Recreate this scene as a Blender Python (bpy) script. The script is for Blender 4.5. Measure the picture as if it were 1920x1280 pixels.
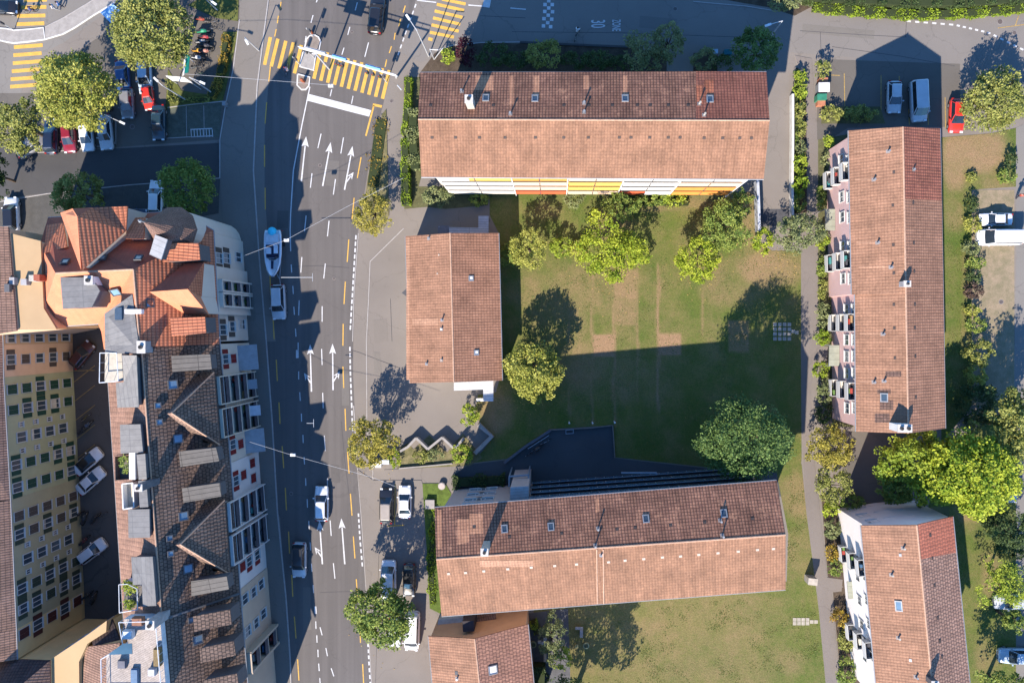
import bpy, bmesh, math, random
import numpy as np
from mathutils import Vector, Matrix, Quaternion

for o in list(bpy.data.objects):
    bpy.data.objects.remove(o, do_unlink=True)
SC = bpy.context.scene
COL = SC.collection
R = math.radians

# ------------------------------------------------------------------ camera
FPX = 1440.0          # focal length in photo pixels (photo 1920 wide)
HC = 100.0            # camera height above the street
NADX, NADY = 1040.0, 615.0   # where the vertical through the camera meets the photo
cam_d = bpy.data.cameras.new("camera")
cam_d.lens = 36.0 * FPX / 1920.0
cam_d.sensor_width = 36.0
cam_d.clip_end = 3000
cam = bpy.data.objects.new("camera", cam_d)
COL.objects.link(cam)
dvec = Vector(((NADX - 960) / FPX, (640 - NADY) / FPX, -1)).normalized()
CQ = dvec.rotation_difference(Vector((0, 0, -1)))
cam.rotation_mode = 'QUATERNION'
cam.rotation_quaternion = CQ
cam.location = (0, 0, HC)
SC.camera = cam

def W(px, py, z=0.0):
    d = CQ @ Vector(((px - 960) / FPX, (640 - py) / FPX, -1))
    t = (z - HC) / d.z
    return Vector((d.x * t, d.y * t, z))

# ------------------------------------------------------------------ light
SX, SY = 0.355, 0.935          # direction in which shadows fall
ELEV = math.atan(1440.0 / 1950.0)
world = bpy.data.worlds.new("World")
SC.world = world
world.use_nodes = True
wn = world.node_tree.nodes
sky = wn.new('ShaderNodeTexSky')
sky.sky_type = 'NISHITA'
sky.sun_disc = False
sky.sun_elevation = ELEV
sky.sun_rotation = math.atan2(-SX, -SY)
sky.air_density = 1.0
sky.dust_density = 0.1
sky.ozone_density = 8.0
bg = wn['Background']
wb = wn.new('ShaderNodeMix'); wb.data_type = 'RGBA'; wb.blend_type = 'MULTIPLY'; wb.inputs[0].default_value = 1
wb.inputs[7].default_value = (.76, 1.04, 1.18, 1)      # daylight white balance
world.node_tree.links.new(sky.outputs[0], wb.inputs[6])
world.node_tree.links.new(wb.outputs[2], bg.inputs[0])
bg.inputs[1].default_value = 0.115
sun_d = bpy.data.lights.new("sun", 'SUN')
sun_d.energy = 4.6
sun_d.angle = R(0.5)
sun_d.color = (1.0, 0.89, 0.765)
sun = bpy.data.objects.new("sun", sun_d)
COL.objects.link(sun)
sdir = Vector((SX * math.cos(ELEV), SY * math.cos(ELEV), -math.sin(ELEV)))
sun.rotation_mode = 'QUATERNION'
sun.rotation_quaternion = Vector((0, 0, -1)).rotation_difference(sdir)
sun.location = (0, 0, 80)
SC.view_settings.view_transform = 'Standard'
SC.view_settings.look = 'None'
SC.view_settings.exposure = 1.45
SC.view_settings.gamma = 1.0
SC.view_settings.use_curve_mapping = False
SC.render.engine = 'CYCLES'
SC.cycles.max_bounces = 5
SC.cycles.diffuse_bounces = 3
SC.cycles.transparent_max_bounces = 4

# ------------------------------------------------------------------ materials
MATS = {}
def nt_new(name):
    m = bpy.data.materials.new(name)
    m.use_nodes = True
    n = m.node_tree.nodes
    b = n['Principled BSDF']
    b.inputs['Specular IOR Level'].default_value = 0.25
    return m, n, m.node_tree.links, b

def mixcol(n, l, a, b, fac, mode='MIX'):
    x = n.new('ShaderNodeMix'); x.data_type = 'RGBA'; x.blend_type = mode
    for i, v in ((0, fac), (6, a), (7, b)):
        if hasattr(v, 'is_linked') or hasattr(v, 'links'):
            l.new(v, x.inputs[i])
        elif i == 0:
            x.inputs[0].default_value = v
        else:
            x.inputs[i].default_value = (*v, 1)
    return x.outputs[2]

def ramp(n, l, src, p0, p1, c0=(0, 0, 0), c1=(1, 1, 1)):
    r = n.new('ShaderNodeValToRGB')
    r.color_ramp.elements[0].position = p0; r.color_ramp.elements[0].color = (*c0, 1)
    r.color_ramp.elements[1].position = p1; r.color_ramp.elements[1].color = (*c1, 1)
    l.new(src, r.inputs[0])
    return r.outputs[0]

def noise(n, l, scale, detail=4, rough=.6, coord='Object', vec=None):
    t = n.new('ShaderNodeTexNoise')
    t.inputs['Scale'].default_value = scale
    t.inputs['Detail'].default_value = detail
    t.inputs['Roughness'].default_value = rough
    if vec is None:
        tc = n.new('ShaderNodeTexCoord'); vec = tc.outputs[coord]
    l.new(vec, t.inputs['Vector'])
    return t.outputs['Fac']

def geo_pos(n):
    return n.new('ShaderNodeNewGeometry').outputs['Position']

def mat(name, col, rough=.8, var=.18, scale=2.0, metal=0.0, spec=None, fine=0.0, col2=None):
    if name in MATS: return MATS[name]
    m, n, l, b = nt_new(name)
    p = geo_pos(n)
    c2 = col2 if col2 else tuple(min(1, c * (1 - var)) for c in col)
    c1 = tuple(min(1, c * (1 + var * .6)) for c in col)
    f = ramp(n, l, noise(n, l, scale, 5, .65, vec=p), .35, .65)
    c = mixcol(n, l, c2, c1, f)
    if fine > 0:
        g = ramp(n, l, noise(n, l, 22, 2, .7, vec=p), .3, .7, (1 - fine,) * 3, (1 + fine * .4,) * 3)
        c = mixcol(n, l, c, g, 1.0, 'MULTIPLY')
    l.new(c, b.inputs['Base Color'])
    b.inputs['Roughness'].default_value = rough
    b.inputs['Metallic'].default_value = metal
    if spec is not None: b.inputs['Specular IOR Level'].default_value = spec
    MATS[name] = m
    return m

def tile_mat(name, c1, c2, mortar, bw=.33, rh=.36, offset=0.0, stain=.35, mort=.035, bump=.5, moss=None, rows=False, grain=1.0):
    """roof tiles laid in UV metres: u along the eaves, v up the slope"""
    if name in MATS: return MATS[name]
    c1, c2, mortar = [tuple(x * k for x, k in zip(c, (.91, .865, .845))) for c in (c1, c2, mortar)]
    m, n, l, b = nt_new(name)
    uv = n.new('ShaderNodeUVMap').outputs[0]
    br = n.new('ShaderNodeTexBrick')
    br.offset = offset
    br.inputs['Color1'].default_value = (*c1, 1)
    br.inputs['Color2'].default_value = (*c2, 1)
    br.inputs['Mortar'].default_value = (*mortar, 1)
    br.inputs['Scale'].default_value = 1
    br.inputs['Mortar Size'].default_value = mort
    br.inputs['Mortar Smooth'].default_value = .35
    br.inputs['Bias'].default_value = -.1
    br.inputs['Brick Width'].default_value = bw
    br.inputs['Row Height'].default_value = rh
    l.new(uv, br.inputs['Vector'])
    p = geo_pos(n)
    big = ramp(n, l, noise(n, l, .45, 8, .72, vec=p), .30, .68, (1 - stain * 1.25,) * 3, (1.18,) * 3)
    c = mixcol(n, l, br.outputs['Color'], big, 1.0, 'MULTIPLY')
    # streaks running down the slope
    mp = n.new('ShaderNodeMapping'); mp.inputs['Scale'].default_value = (1.6, .09, 1)
    l.new(uv, mp.inputs['Vector'])
    st = ramp(n, l, noise(n, l, 1.0, 4, .6, vec=mp.outputs[0]), .38, .66, (1 - stain * .5,) * 3, (1.06,) * 3)
    c = mixcol(n, l, c, st, 1.0, 'MULTIPLY')
    fn = ramp(n, l, noise(n, l, 4.2, 4, .8, vec=p), .28, .72, (1 - .30 * grain,) * 3, (1 + .24 * grain,) * 3)
    c = mixcol(n, l, c, fn, 1.0, 'MULTIPLY')
    if moss:
        mf = ramp(n, l, noise(n, l, .9, 7, .75, vec=p), .56, .72)
        mm = n.new('ShaderNodeMath'); mm.operation = 'MULTIPLY'; mm.inputs[1].default_value = .55
        l.new(mf, mm.inputs[0])
        c = mixcol(n, l, c, moss, mm.outputs[0])
    l.new(c, b.inputs['Base Color'])
    b.inputs['Roughness'].default_value = .85
    wv = n.new('ShaderNodeTexWave'); wv.wave_type = 'BANDS'; wv.bands_direction = 'Y' if rows else 'X'
    wv.inputs['Scale'].default_value = .31416 / (rh if rows else bw)
    l.new(uv, wv.inputs['Vector'])
    bp = n.new('ShaderNodeBump'); bp.inputs['Strength'].default_value = bump; bp.inputs['Distance'].default_value = .03
    l.new(wv.outputs['Fac'], bp.inputs['Height'])
    bp2 = n.new('ShaderNodeBump'); bp2.inputs['Strength'].default_value = bump; bp2.inputs['Distance'].default_value = .02
    bp2.invert = True
    l.new(br.outputs['Fac'], bp2.inputs['Height']); l.new(bp.outputs[0], bp2.inputs['Normal'])
    l.new(bp2.outputs[0], b.inputs['Normal'])
    MATS[name] = m
    return m

def seam_mat(name, col, seam, pitch=.6, var=.12):
    """standing seam sheet metal, seams along v"""
    if name in MATS: return MATS[name]
    m, n, l, b = nt_new(name)
    uv = n.new('ShaderNodeUVMap').outputs[0]
    br = n.new('ShaderNodeTexBrick'); br.offset = 0
    br.inputs['Color1'].default_value = (*col, 1)
    br.inputs['Color2'].default_value = (*[c * .9 for c in col], 1)
    br.inputs['Mortar'].default_value = (*seam, 1)
    br.inputs['Scale'].default_value = 1; br.inputs['Mortar Size'].default_value = .028
    br.inputs['Brick Width'].default_value = 3.7; br.inputs['Row Height'].default_value = pitch
    l.new(uv, br.inputs['Vector'])
    p = geo_pos(n)
    s = ramp(n, l, noise(n, l, 1.3, 6, .7, vec=p), .3, .7, (1 - var * 1.8,) * 3, (1.1,) * 3)
    c = mixcol(n, l, br.outputs['Color'], s, 1.0, 'MULTIPLY')
    l.new(c, b.inputs['Base Color']); b.inputs['Roughness'].default_value = .6
    MATS[name] = m
    return m

def paint_wear(name, col, under, wear=.5):
    m, n, l, b = nt_new(name)
    p = geo_pos(n)
    f = ramp(n, l, noise(n, l, 7, 7, .85, vec=p), .50 - .12 * wear, .66)
    c = ramp(n, l, noise(n, l, 1.2, 4, .6, vec=p), .3, .7, [x * .82 for x in col], [x * 1.08 for x in col])
    mx = n.new('ShaderNodeMath'); mx.operation = 'MULTIPLY'; mx.inputs[1].default_value = wear; l.new(f, mx.inputs[0])
    l.new(mixcol(n, l, c, under, mx.outputs[0]), b.inputs['Base Color']); b.inputs['Roughness'].default_value = .8
    MATS[name] = m
    return m

def asphalt_mat(name, col, crack=.5, patch=.15, track=0.0):
    if name in MATS: return MATS[name]
    col = tuple(x * k for x, k in zip(col, (1.03, .985, .89)))
    m, n, l, b = nt_new(name)
    p = geo_pos(n)
    f = ramp(n, l, noise(n, l, .12, 6, .6, vec=p), .3, .7, [c * (1 - patch) for c in col], [c * (1 + patch) for c in col])
    g = ramp(n, l, noise(n, l, 14, 3, .8, vec=p), .25, .75, (.84,) * 3, (1.12,) * 3)
    c = mixcol(n, l, f, g, 1.0, 'MULTIPLY')
    if track > 0:
        mp = n.new('ShaderNodeMapping'); mp.inputs['Scale'].default_value = (1.15, .02, 1)
        mp.inputs['Rotation'].default_value = (0, 0, R(4))
        l.new(p, mp.inputs['Vector'])
        t = ramp(n, l, noise(n, l, 1.0, 3, .55, vec=mp.outputs[0]), .35, .65, (1 - track,) * 3, (1 + track * .5,) * 3)
        c = mixcol(n, l, c, t, 1.0, 'MULTIPLY')
    if crack > 0:
        v = n.new('ShaderNodeTexVoronoi'); v.feature = 'DISTANCE_TO_EDGE'; v.inputs['Scale'].default_value = .13
        nz = n.new('ShaderNodeTexNoise'); nz.inputs['Scale'].default_value = .7; nz.inputs['Detail'].default_value = 5
        l.new(p, nz.inputs['Vector'])
        add = n.new('ShaderNodeVectorMath'); add.operation = 'MULTIPLY_ADD'
        l.new(nz.outputs['Color'], add.inputs[0]); add.inputs[1].default_value = (2.4, 2.4, 0); l.new(p, add.inputs[2])
        l.new(add.outputs[0], v.inputs['Vector'])
        cr = ramp(n, l, v.outputs['Distance'], .002, .008, (1 - crack * .45,) * 3, (1, 1, 1))
        c = mixcol(n, l, c, cr, 1.0, 'MULTIPLY')
    st = ramp(n, l, noise(n, l, .8, 7, .75, vec=p), .60, .74, (1, 1, 1), (.80,) * 3)
    c = mixcol(n, l, c, st, 1.0, 'MULTIPLY')
    l.new(c, b.inputs['Base Color'])
    b.inputs['Roughness'].default_value = .9
    MATS[name] = m
    return m

def lawn_mat(name, green, green2, dry):
    """grass; the vertex attribute 'dry' holds the worn and dried patches"""
    if name in MATS: return MATS[name]
    m, n, l, b = nt_new(name)
    p = geo_pos(n)
    f1 = ramp(n, l, noise(n, l, .22, 6, .65, vec=p), .35, .66)
    c = mixcol(n, l, green, green2, f1)
    at = n.new('ShaderNodeAttribute'); at.attribute_name = 'dry'
    nz = noise(n, l, .42, 9, .78, vec=p)
    nf = noise(n, l, 5, 4, .75, vec=p)
    a1 = n.new('ShaderNodeMath'); a1.operation = 'MULTIPLY_ADD'; l.new(nz, a1.inputs[0]); a1.inputs[1].default_value = 1.35
    l.new(at.outputs['Fac'], a1.inputs[2])
    a2 = n.new('ShaderNodeMath'); a2.operation = 'MULTIPLY_ADD'; l.new(nf, a2.inputs[0]); a2.inputs[1].default_value = .55
    l.new(a1.outputs[0], a2.inputs[2])
    a3 = n.new('ShaderNodeMath'); a3.operation = 'MULTIPLY'; a3.inputs[1].default_value = .5; l.new(a2.outputs[0], a3.inputs[0])
    d = ramp(n, l, a3.outputs[0], .47, .98)
    c = mixcol(n, l, c, dry, d)
    g = ramp(n, l, noise(n, l, 6, 5, .85, vec=p), .28, .72, (.5,) * 3, (1.4,) * 3)
    c = mixcol(n, l, c, g, 1.0, 'MULTIPLY')
    l.new(c, b.inputs['Base Color']); b.inputs['Roughness'].default_value = .95
    bp = n.new('ShaderNodeBump'); bp.inputs['Strength'].default_value = .6; bp.inputs['Distance'].default_value = .08
    l.new(noise(n, l, 7, 4, .8, vec=p), bp.inputs['Height']); l.new(bp.outputs[0], b.inputs['Normal'])
    MATS[name] = m
    return m

def leaf_mat(name, c1, c2, trans=.22):
    if name in MATS: return MATS[name]
    m, n, l, b = nt_new(name)
    at = n.new('ShaderNodeAttribute'); at.attribute_name = 'tint'
    c = mixcol(n, l, c1, c2, at.outputs['Fac'])
    l.new(c, b.inputs['Base Color']); b.inputs['Roughness'].default_value = .55
    b.inputs['Specular IOR Level'].default_value = .15
    tr = n.new('ShaderNodeBsdfTranslucent'); l.new(c, tr.inputs['Color'])
    mx = n.new('ShaderNodeMixShader'); mx.inputs[0].default_value = trans
    l.new(b.outputs[0], mx.inputs[1]); l.new(tr.outputs[0], mx.inputs[2])
    l.new(mx.outputs[0], n['Material Output'].inputs[0])
    MATS[name] = m
    return m

def glass_mat(name, col, rough=.12):
    if name in MATS: return MATS[name]
    m, n, l, b = nt_new(name)
    f = noise(n, l, .6, 2, .5, vec=geo_pos(n))
    l.new(ramp(n, l, f, .3, .7, col, [c * 1.5 for c in col]), b.inputs['Base Color'])
    b.inputs['Roughness'].default_value = rough
    b.inputs['Specular IOR Level'].default_value = .8
    MATS[name] = m
    return m

def paint_mat(name, col, metal=.0):
    if name in MATS: return MATS[name]
    m, n, l, b = nt_new(name)
    f = noise(n, l, 1.1, 5, .6, vec=geo_pos(n))
    l.new(ramp(n, l, f, .3, .7, [c * .88 for c in col], [min(1, c * 1.05) for c in col]), b.inputs['Base Color'])
    b.inputs['Roughness'].default_value = .32; b.inputs['Metallic'].default_value = metal
    b.inputs['Coat Weight'].default_value = .6; b.inputs['Coat Roughness'].default_value = .08
    b.inputs['Specular IOR Level'].default_value = .5
    MATS[name] = m
    return m

# ------------------------------------------------------------------ object helpers
def tag(o, label=None, cat=None, group=None, kind=None):
    if label: o['label'] = label
    if cat: o['category'] = cat
    if group: o['group'] = group
    if kind: o['kind'] = kind
    return o

def empty(name, loc, label, cat, group=None, rz=0):
    o = bpy.data.objects.new(name, None)
    o.empty_display_size = .3
    COL.objects.link(o); o.location = loc; o.rotation_euler = (0, 0, rz)
    return tag(o, label, cat, group)

class MB:
    """collects faces (world or local coordinates) and links them as one mesh object"""
    def __init__(s): s.v = []; s.f = []; s.m = []; s.uv = []; s.mats = []; s.sm = []
    def mi(s, m):
        if m not in s.mats: s.mats.append(m)
        return s.mats.index(m)
    def face(s, pts, m, uvs=None, smooth=False):
        pts = [Vector(p) for p in pts]
        b = len(s.v); s.v += pts
        s.f.append(list(range(b, b + len(pts)))); s.m.append(s.mi(m)); s.sm.append(smooth)
        if uvs is None:
            nn = Vector((0, 0, 0))
            for i in range(len(pts)):
                nn += (pts[i] - pts[0]).cross(pts[(i + 1) % len(pts)] - pts[0])
            if nn.length < 1e-9: nn = Vector((0, 0, 1))
            nn.normalize()
            if abs(nn.z) > .999:
                u = (pts[1] - pts[0]); u.z = 0
                u = u.normalized() if u.length > 1e-6 else Vector((1, 0, 0))
                w = Vector((-u.y, u.x, 0))
            else:
                u = Vector((0, 0, 1)).cross(nn).normalized(); w = nn.cross(u)
            uvs = [((p).dot(u), (p).dot(w)) for p in pts]
        s.uv += uvs
    def slab(s, pts, m, th=.2, mside=None):
        """top polygon plus sides and bottom, dropped vertically by th"""
        pts = [Vector(p) for p in pts]
        a = Vector((0, 0, 0))
        for i in range(len(pts)):
            a += (pts[i] - pts[0]).cross(pts[(i + 1) % len(pts)] - pts[0])
        if a.z < 0: pts = pts[::-1]
        low = [p - Vector((0, 0, th)) for p in pts]
        s.face(pts, m)
        s.face(low[::-1], mside or m)
        for i in range(len(pts)):
            j = (i + 1) % len(pts)
            s.face([pts[j], pts[i], low[i], low[j]], mside or m)
    def drop(s, pts, m, zb):
        """volume under a polygon down to height zb"""
        pts = [Vector(p) for p in pts]
        a = Vector((0, 0, 0))
        for i in range(len(pts)):
            a += (pts[i] - pts[0]).cross(pts[(i + 1) % len(pts)] - pts[0])
        if a.z < 0: pts = pts[::-1]
        s.face(pts, m)
        for i in range(len(pts)):
            j = (i + 1) % len(pts)
            s.face([pts[j], pts[i], Vector((pts[i].x, pts[i].y, zb)), Vector((pts[j].x, pts[j].y, zb))], m)
    def box(s, c, d, m, rz=0, bev=0):
        c = Vector(c); hx, hy, hz = d[0] / 2, d[1] / 2, d[2] / 2
        M = Matrix.Rotation(rz, 3, 'Z')
        P = [c + M @ Vector((x, y, z)) for z in (-hz, hz) for x, y in ((-hx, -hy), (hx, -hy), (hx, hy), (-hx, hy))]
        for q in ((3, 2, 1, 0), (4, 5, 6, 7), (0, 1, 5, 4), (1, 2, 6, 5), (2, 3, 7, 6), (3, 0, 4, 7)):
            s.face([P[i] for i in q], m)
    def tube(s, a, b, r, m, seg=6, r2=None):
        a = Vector(a); b = Vector(b); r2 = r if r2 is None else r2
        d = (b - a).normalized()
        u = d.orthogonal().normalized(); w = d.cross(u)
        A = [a + (u * math.cos(t) + w * math.sin(t)) * r for t in [2 * math.pi * i / seg for i in range(seg)]]
        B = [b + (u * math.cos(t) + w * math.sin(t)) * r2 for t in [2 * math.pi * i / seg for i in range(seg)]]
        for i in range(seg):
            j = (i + 1) % seg
            s.face([A[i], A[j], B[j], B[i]], m, smooth=True)
        s.face(A[::-1], m); s.face(B, m)
    def disc(s, c, r, m, h=.1, seg=16, r2=None):
        s.tube(Vector(c), Vector(c) + Vector((0, 0, h)), r, m, seg, r2)
    def dome(s, c, r, m, sz=1, seg=10, rings=4, full=False):
        c = Vector(c)
        a0 = -math.pi / 2 if full else 0
        rows = []
        for k in range(rings + 1):
            a = a0 + (math.pi / 2 - a0) * k / rings
            rows.append([c + Vector((math.cos(a) * r * math.cos(t), math.cos(a) * r * math.sin(t), math.sin(a) * r * sz))
                         for t in [2 * math.pi * i / seg for i in range(seg)]])
        for k in range(rings):
            for i in range(seg):
                j = (i + 1) % seg
                s.face([rows[k][i], rows[k][j], rows[k + 1][j], rows[k + 1][i]], m, smooth=True)
    def loft(s, rings, m, closed=True, smooth=True, cap=True):
        for a, b in zip(rings[:-1], rings[1:]):
            k = len(a)
            for i in range(k if closed else k - 1):
                j = (i + 1) % k
                s.face([a[i], a[j], b[j], b[i]], m, smooth=smooth)
        if cap:
            s.face(rings[0][::-1], m); s.face(rings[-1], m)
    def build(s, name, parent=None, loc=None, merge=False, **tags):
        off = Vector((0, 0, 0))
        if parent is not None and loc is None:
            off = Vector(parent.location)
        if loc is not None: off = Vector(loc)
        me = bpy.data.meshes.new(name)
        me.from_pydata([tuple(p - off) for p in s.v], [], s.f)
        for m in s.mats: me.materials.append(m)
        me.polygons.foreach_set('material_index', s.m)
        me.polygons.foreach_set('use_smooth', s.sm)
        ul = me.uv_layers.new(name='UVMap')
        flat = [c for uv in s.uv for c in uv]
        ul.data.foreach_set('uv', flat)
        me.update()
        if merge:
            bm = bmesh.new(); bm.from_mesh(me)
            bmesh.ops.remove_doubles(bm, verts=bm.verts, dist=1e-4)
            bmesh.ops.recalc_face_normals(bm, faces=bm.faces)
            bm.to_mesh(me); bm.free()
        o = bpy.data.objects.new(name, me)
        COL.objects.link(o)
        if parent is not None:
            o.parent = parent
        elif loc is not None:
            o.location = off
        return tag(o, **tags)

def copy_tree(o, parent=None):
    c = o.copy(); COL.objects.link(c); c.parent = parent
    for ch in o.children: copy_tree(ch, c)
    return c

def slot_mat(o, m, names):
    """give the named parts of a copied thing their own paint"""
    for ch in o.children:
        if ch.name.split('.')[0] in names:
            ch.material_slots[0].link = 'OBJECT'; ch.material_slots[0].material = m
        slot_mat(ch, m, names)

# ------------------------------------------------------------------ ground sheets
def sheet(name, pts, z, m, kind='structure', grid=None, dry=None, label=None):
    P = [W(x, y, z) for x, y in pts]
    bm = bmesh.new()
    vs = [bm.verts.new(p) for p in P]
    f = bm.faces.new(vs)
    f.normal_update()
    if f.normal.z < 0: f.normal_flip()
    if grid:
        xs = [p.x for p in P]; ys = [p.y for p in P]
        x = min(xs) + grid
        while x < max(xs):
            bmesh.ops.bisect_plane(bm, geom=bm.verts[:] + bm.edges[:] + bm.faces[:], plane_co=(x, 0, 0), plane_no=(1, 0, 0)); x += grid
        y = min(ys) + grid
        while y < max(ys):
            bmesh.ops.bisect_plane(bm, geom=bm.verts[:] + bm.edges[:] + bm.faces[:], plane_co=(0, y, 0), plane_no=(0, 1, 0)); y += grid
    else:
        bmesh.ops.triangulate(bm, faces=bm.faces[:])
    me = bpy.data.meshes.new(name); bm.to_mesh(me); bm.free()
    me.materials.append(m)
    if dry is not None:
        a = me.attributes.new('dry', 'FLOAT', 'POINT')
        a.data.foreach_set('value', [dry(v.co) for v in me.vertices])
    o = bpy.data.objects.new(name, me); COL.objects.link(o)
    return tag(o, kind=kind)

def slab_px(name, pts, z1, m, kind='structure', mside=None, z0=0):
    b = MB(); b.slab([W(x, y, z1) for x, y in pts], m, z1 - z0, mside)
    return b.build(name, kind=kind)

def ribbon(b, pts, w, z, m, h=None):
    """strip of width w (m) along pixel polyline, top at z, optional thickness h"""
    P = [W(x, y, z) for x, y in pts]
    L = []; Rr = []
    for i, p in enumerate(P):
        a = P[max(0, i - 1)]; c = P[min(len(P) - 1, i + 1)]
        d = (c - a); d.z = 0; d.normalize()
        nrm = Vector((-d.y, d.x, 0)) * w / 2
        L.append(p + nrm); Rr.append(p - nrm)
    for i in range(len(P) - 1):
        q = [L[i], Rr[i], Rr[i + 1], L[i + 1]]
        if h: b.slab(q, m, h)
        else: b.face(q if (q[1] - q[0]).cross(q[2] - q[0]).z > 0 else q[::-1], m)

def inpoly(x, y, poly):
    c = False; j = len(poly) - 1
    for i in range(len(poly)):
        xi, yi = poly[i]; xj, yj = poly[j]
        if (yi > y) != (yj > y) and x < (xj - xi) * (y - yi) / (yj - yi) + xi: c = not c
        j = i
    return c

def topx(v):
    """world point back to photo pixel"""
    c = CQ.inverted() @ (Vector(v) - Vector((0, 0, HC)))
    return 960 + FPX * c.x / -c.z, 640 - FPX * c.y / -c.z

# ------------------------------------------------------------------ foliage
def leaf_object(name, C, size, m, tint, parent=None, off=Vector((0, 0, 0)), seed=0, up=.55):
    rng = np.random.default_rng(seed)
    N = len(C)
    nrm = rng.normal(size=(N, 3)); nrm /= np.linalg.norm(nrm, axis=1)[:, None]
    nrm[:, 2] = np.abs(nrm[:, 2]) + up; nrm /= np.linalg.norm(nrm, axis=1)[:, None]
    t = rng.normal(size=(N, 3))
    u = np.cross(nrm, t); u /= np.linalg.norm(u, axis=1)[:, None]
    w = np.cross(nrm, u)
    s = size * rng.uniform(.6, 1.35, N)[:, None]
    C = C - np.array(off)
    V = np.empty((N, 4, 3))
    V[:, 0] = C + u * s * .6; V[:, 1] = C + w * s * .38; V[:, 2] = C - u * s * .6; V[:, 3] = C - w * s * .38
    V[:, 0, 2] -= .15 * size; V[:, 2, 2] -= .15 * size
    me = bpy.data.meshes.new(name)
    me.vertices.add(N * 4); me.vertices.foreach_set('co', V.reshape(-1))
    me.loops.add(N * 4); me.loops.foreach_set('vertex_index', np.arange(N * 4, dtype=np.int32))
    me.polygons.add(N)
    me.polygons.foreach_set('loop_start', np.arange(0, N * 4, 4, dtype=np.int32))
    me.polygons.foreach_set('loop_total', np.full(N, 4, dtype=np.int32))
    me.update()
    a = me.attributes.new('tint', 'FLOAT', 'FACE')
    a.data.foreach_set('value', np.clip(tint, 0, 1).astype(np.float32))
    me.materials.append(m)
    o = bpy.data.objects.new(name, me); COL.objects.link(o)
    if parent is not None: o.parent = parent
    return o

def crown_points(c, rx, ry, rz, seed, dens=1.0, gap=.2, lob=.22, clump=.2):
    rng = np.random.default_rng(seed)
    rm = (rx + ry) / 2
    K = int(30 + rm * rm * 4.2 * dens)
    # lobes round the outline make it uneven
    ph = rng.uniform(0, 6.28, 5); am = rng.uniform(.3, 1, 5)
    out = []; tint = []
    n_per = int(max(10, 230 * dens * rm * rm / K))
    for k in range(K):
        d = rng.normal(size=3); d[2] = abs(d[2]) * .9 - .25; d /= np.linalg.norm(d)
        az = math.atan2(d[1], d[0])
        lobe = 1 + lob * sum(am[i] * math.sin((i + 2) * az + ph[i] + 2 * d[2]) for i in range(5)) / 2.2
        rr = rng.uniform(.55, 1.0) ** .6 * lobe
        if rng.random() < gap: rr *= .55
        cc = np.array([d[0] * rx, d[1] * ry, d[2] * rz]) * rr
        cr = max(.28, rm * clump * rng.uniform(.5, 1.25))
        n = int(n_per * rng.uniform(.6, 1.4))
        q = rng.normal(size=(n, 3)); q /= np.linalg.norm(q, axis=1)[:, None]
        q *= (rng.uniform(.25, 1, n) ** .45)[:, None] * cr
        q[:, 2] *= .75
        out.append(cc + q)
        tb = rng.uniform(.1, .9)
        tint.append(tb + rng.normal(0, .16, n))
    P = np.concatenate(out) + np.array(c)
    return P, np.concatenate(tint)

BARK = mat('bark', (.09, .065, .045), .9, .3, 4)
def tree(px, py, rx, ry, h, m, label, cat='tree', seed=1, size=.34, dens=1.0, gap=.2, lob=.22, clump=.2, group=None, name='tree', flat=.75, trunk=True, base=None):
    zc = h * .62
    k = zc / HC
    c = W(px, py, zc)
    sc = (1 - k) / 14.4
    RX, RY = rx * sc * .97, ry * sc * .97
    size *= .68; dens *= 2.6; gap *= .7
    RZ = min(h * .42, max(RX, RY) * flat)
    root = empty(name, (c.x, c.y, 0), label, cat, group)
    P, T = crown_points(c, RX, RY, RZ, seed, dens, gap, lob, clump)
    leaf_object('crown', P, size, m, T, root, root.location, seed)
    if trunk:
        rng = random.Random(seed)
        b = MB()
        tr = .035 * h
        top = Vector((c.x + rng.uniform(-.3, .3), c.y + rng.uniform(-.3, .3), zc - RZ * .3))
        b.tube((c.x, c.y, 0), top, tr, BARK, 8, tr * .6)
        for i in range(7):
            a = i * 2 * math.pi / 7 + rng.uniform(-.3, .3)
            st = Vector((c.x, c.y, 0)).lerp(top, rng.uniform(.6, 1))
            e = Vector((c.x + math.cos(a) * RX * .7, c.y + math.sin(a) * RY * .7, zc + rng.uniform(-.1, .5) * RZ))
            mid = st.lerp(e, .5) + Vector((0, 0, .3))
            b.tube(st, mid, tr * .45, BARK, 6, tr * .3); b.tube(mid, e, tr * .3, BARK, 5, tr * .1)
        b.build('trunk', root)
    return root

def shrub(px, py, rx, ry, h, m, label, seed=1, size=.2, dens=2.0, group=None, name='shrub', cat='shrub', gap=.1, lob=.15, z0=0):
    zc = h * .45 + z0
    c = W(px, py, zc + h * .2)
    c.z = zc
    sc = 1 / 14.4
    P, T = crown_points(c, rx * sc * .95, ry * sc * .95, h * .55, seed, dens, gap, lob, .24)
    P = P[P[:, 2] > z0 + .03]; T = T[:len(P)]
    o = leaf_object(name, P, size, m, T, None, (c.x, c.y, z0), seed)
    o.location = (c.x, c.y, z0)
    return tag(o, label, cat, group)

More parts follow.
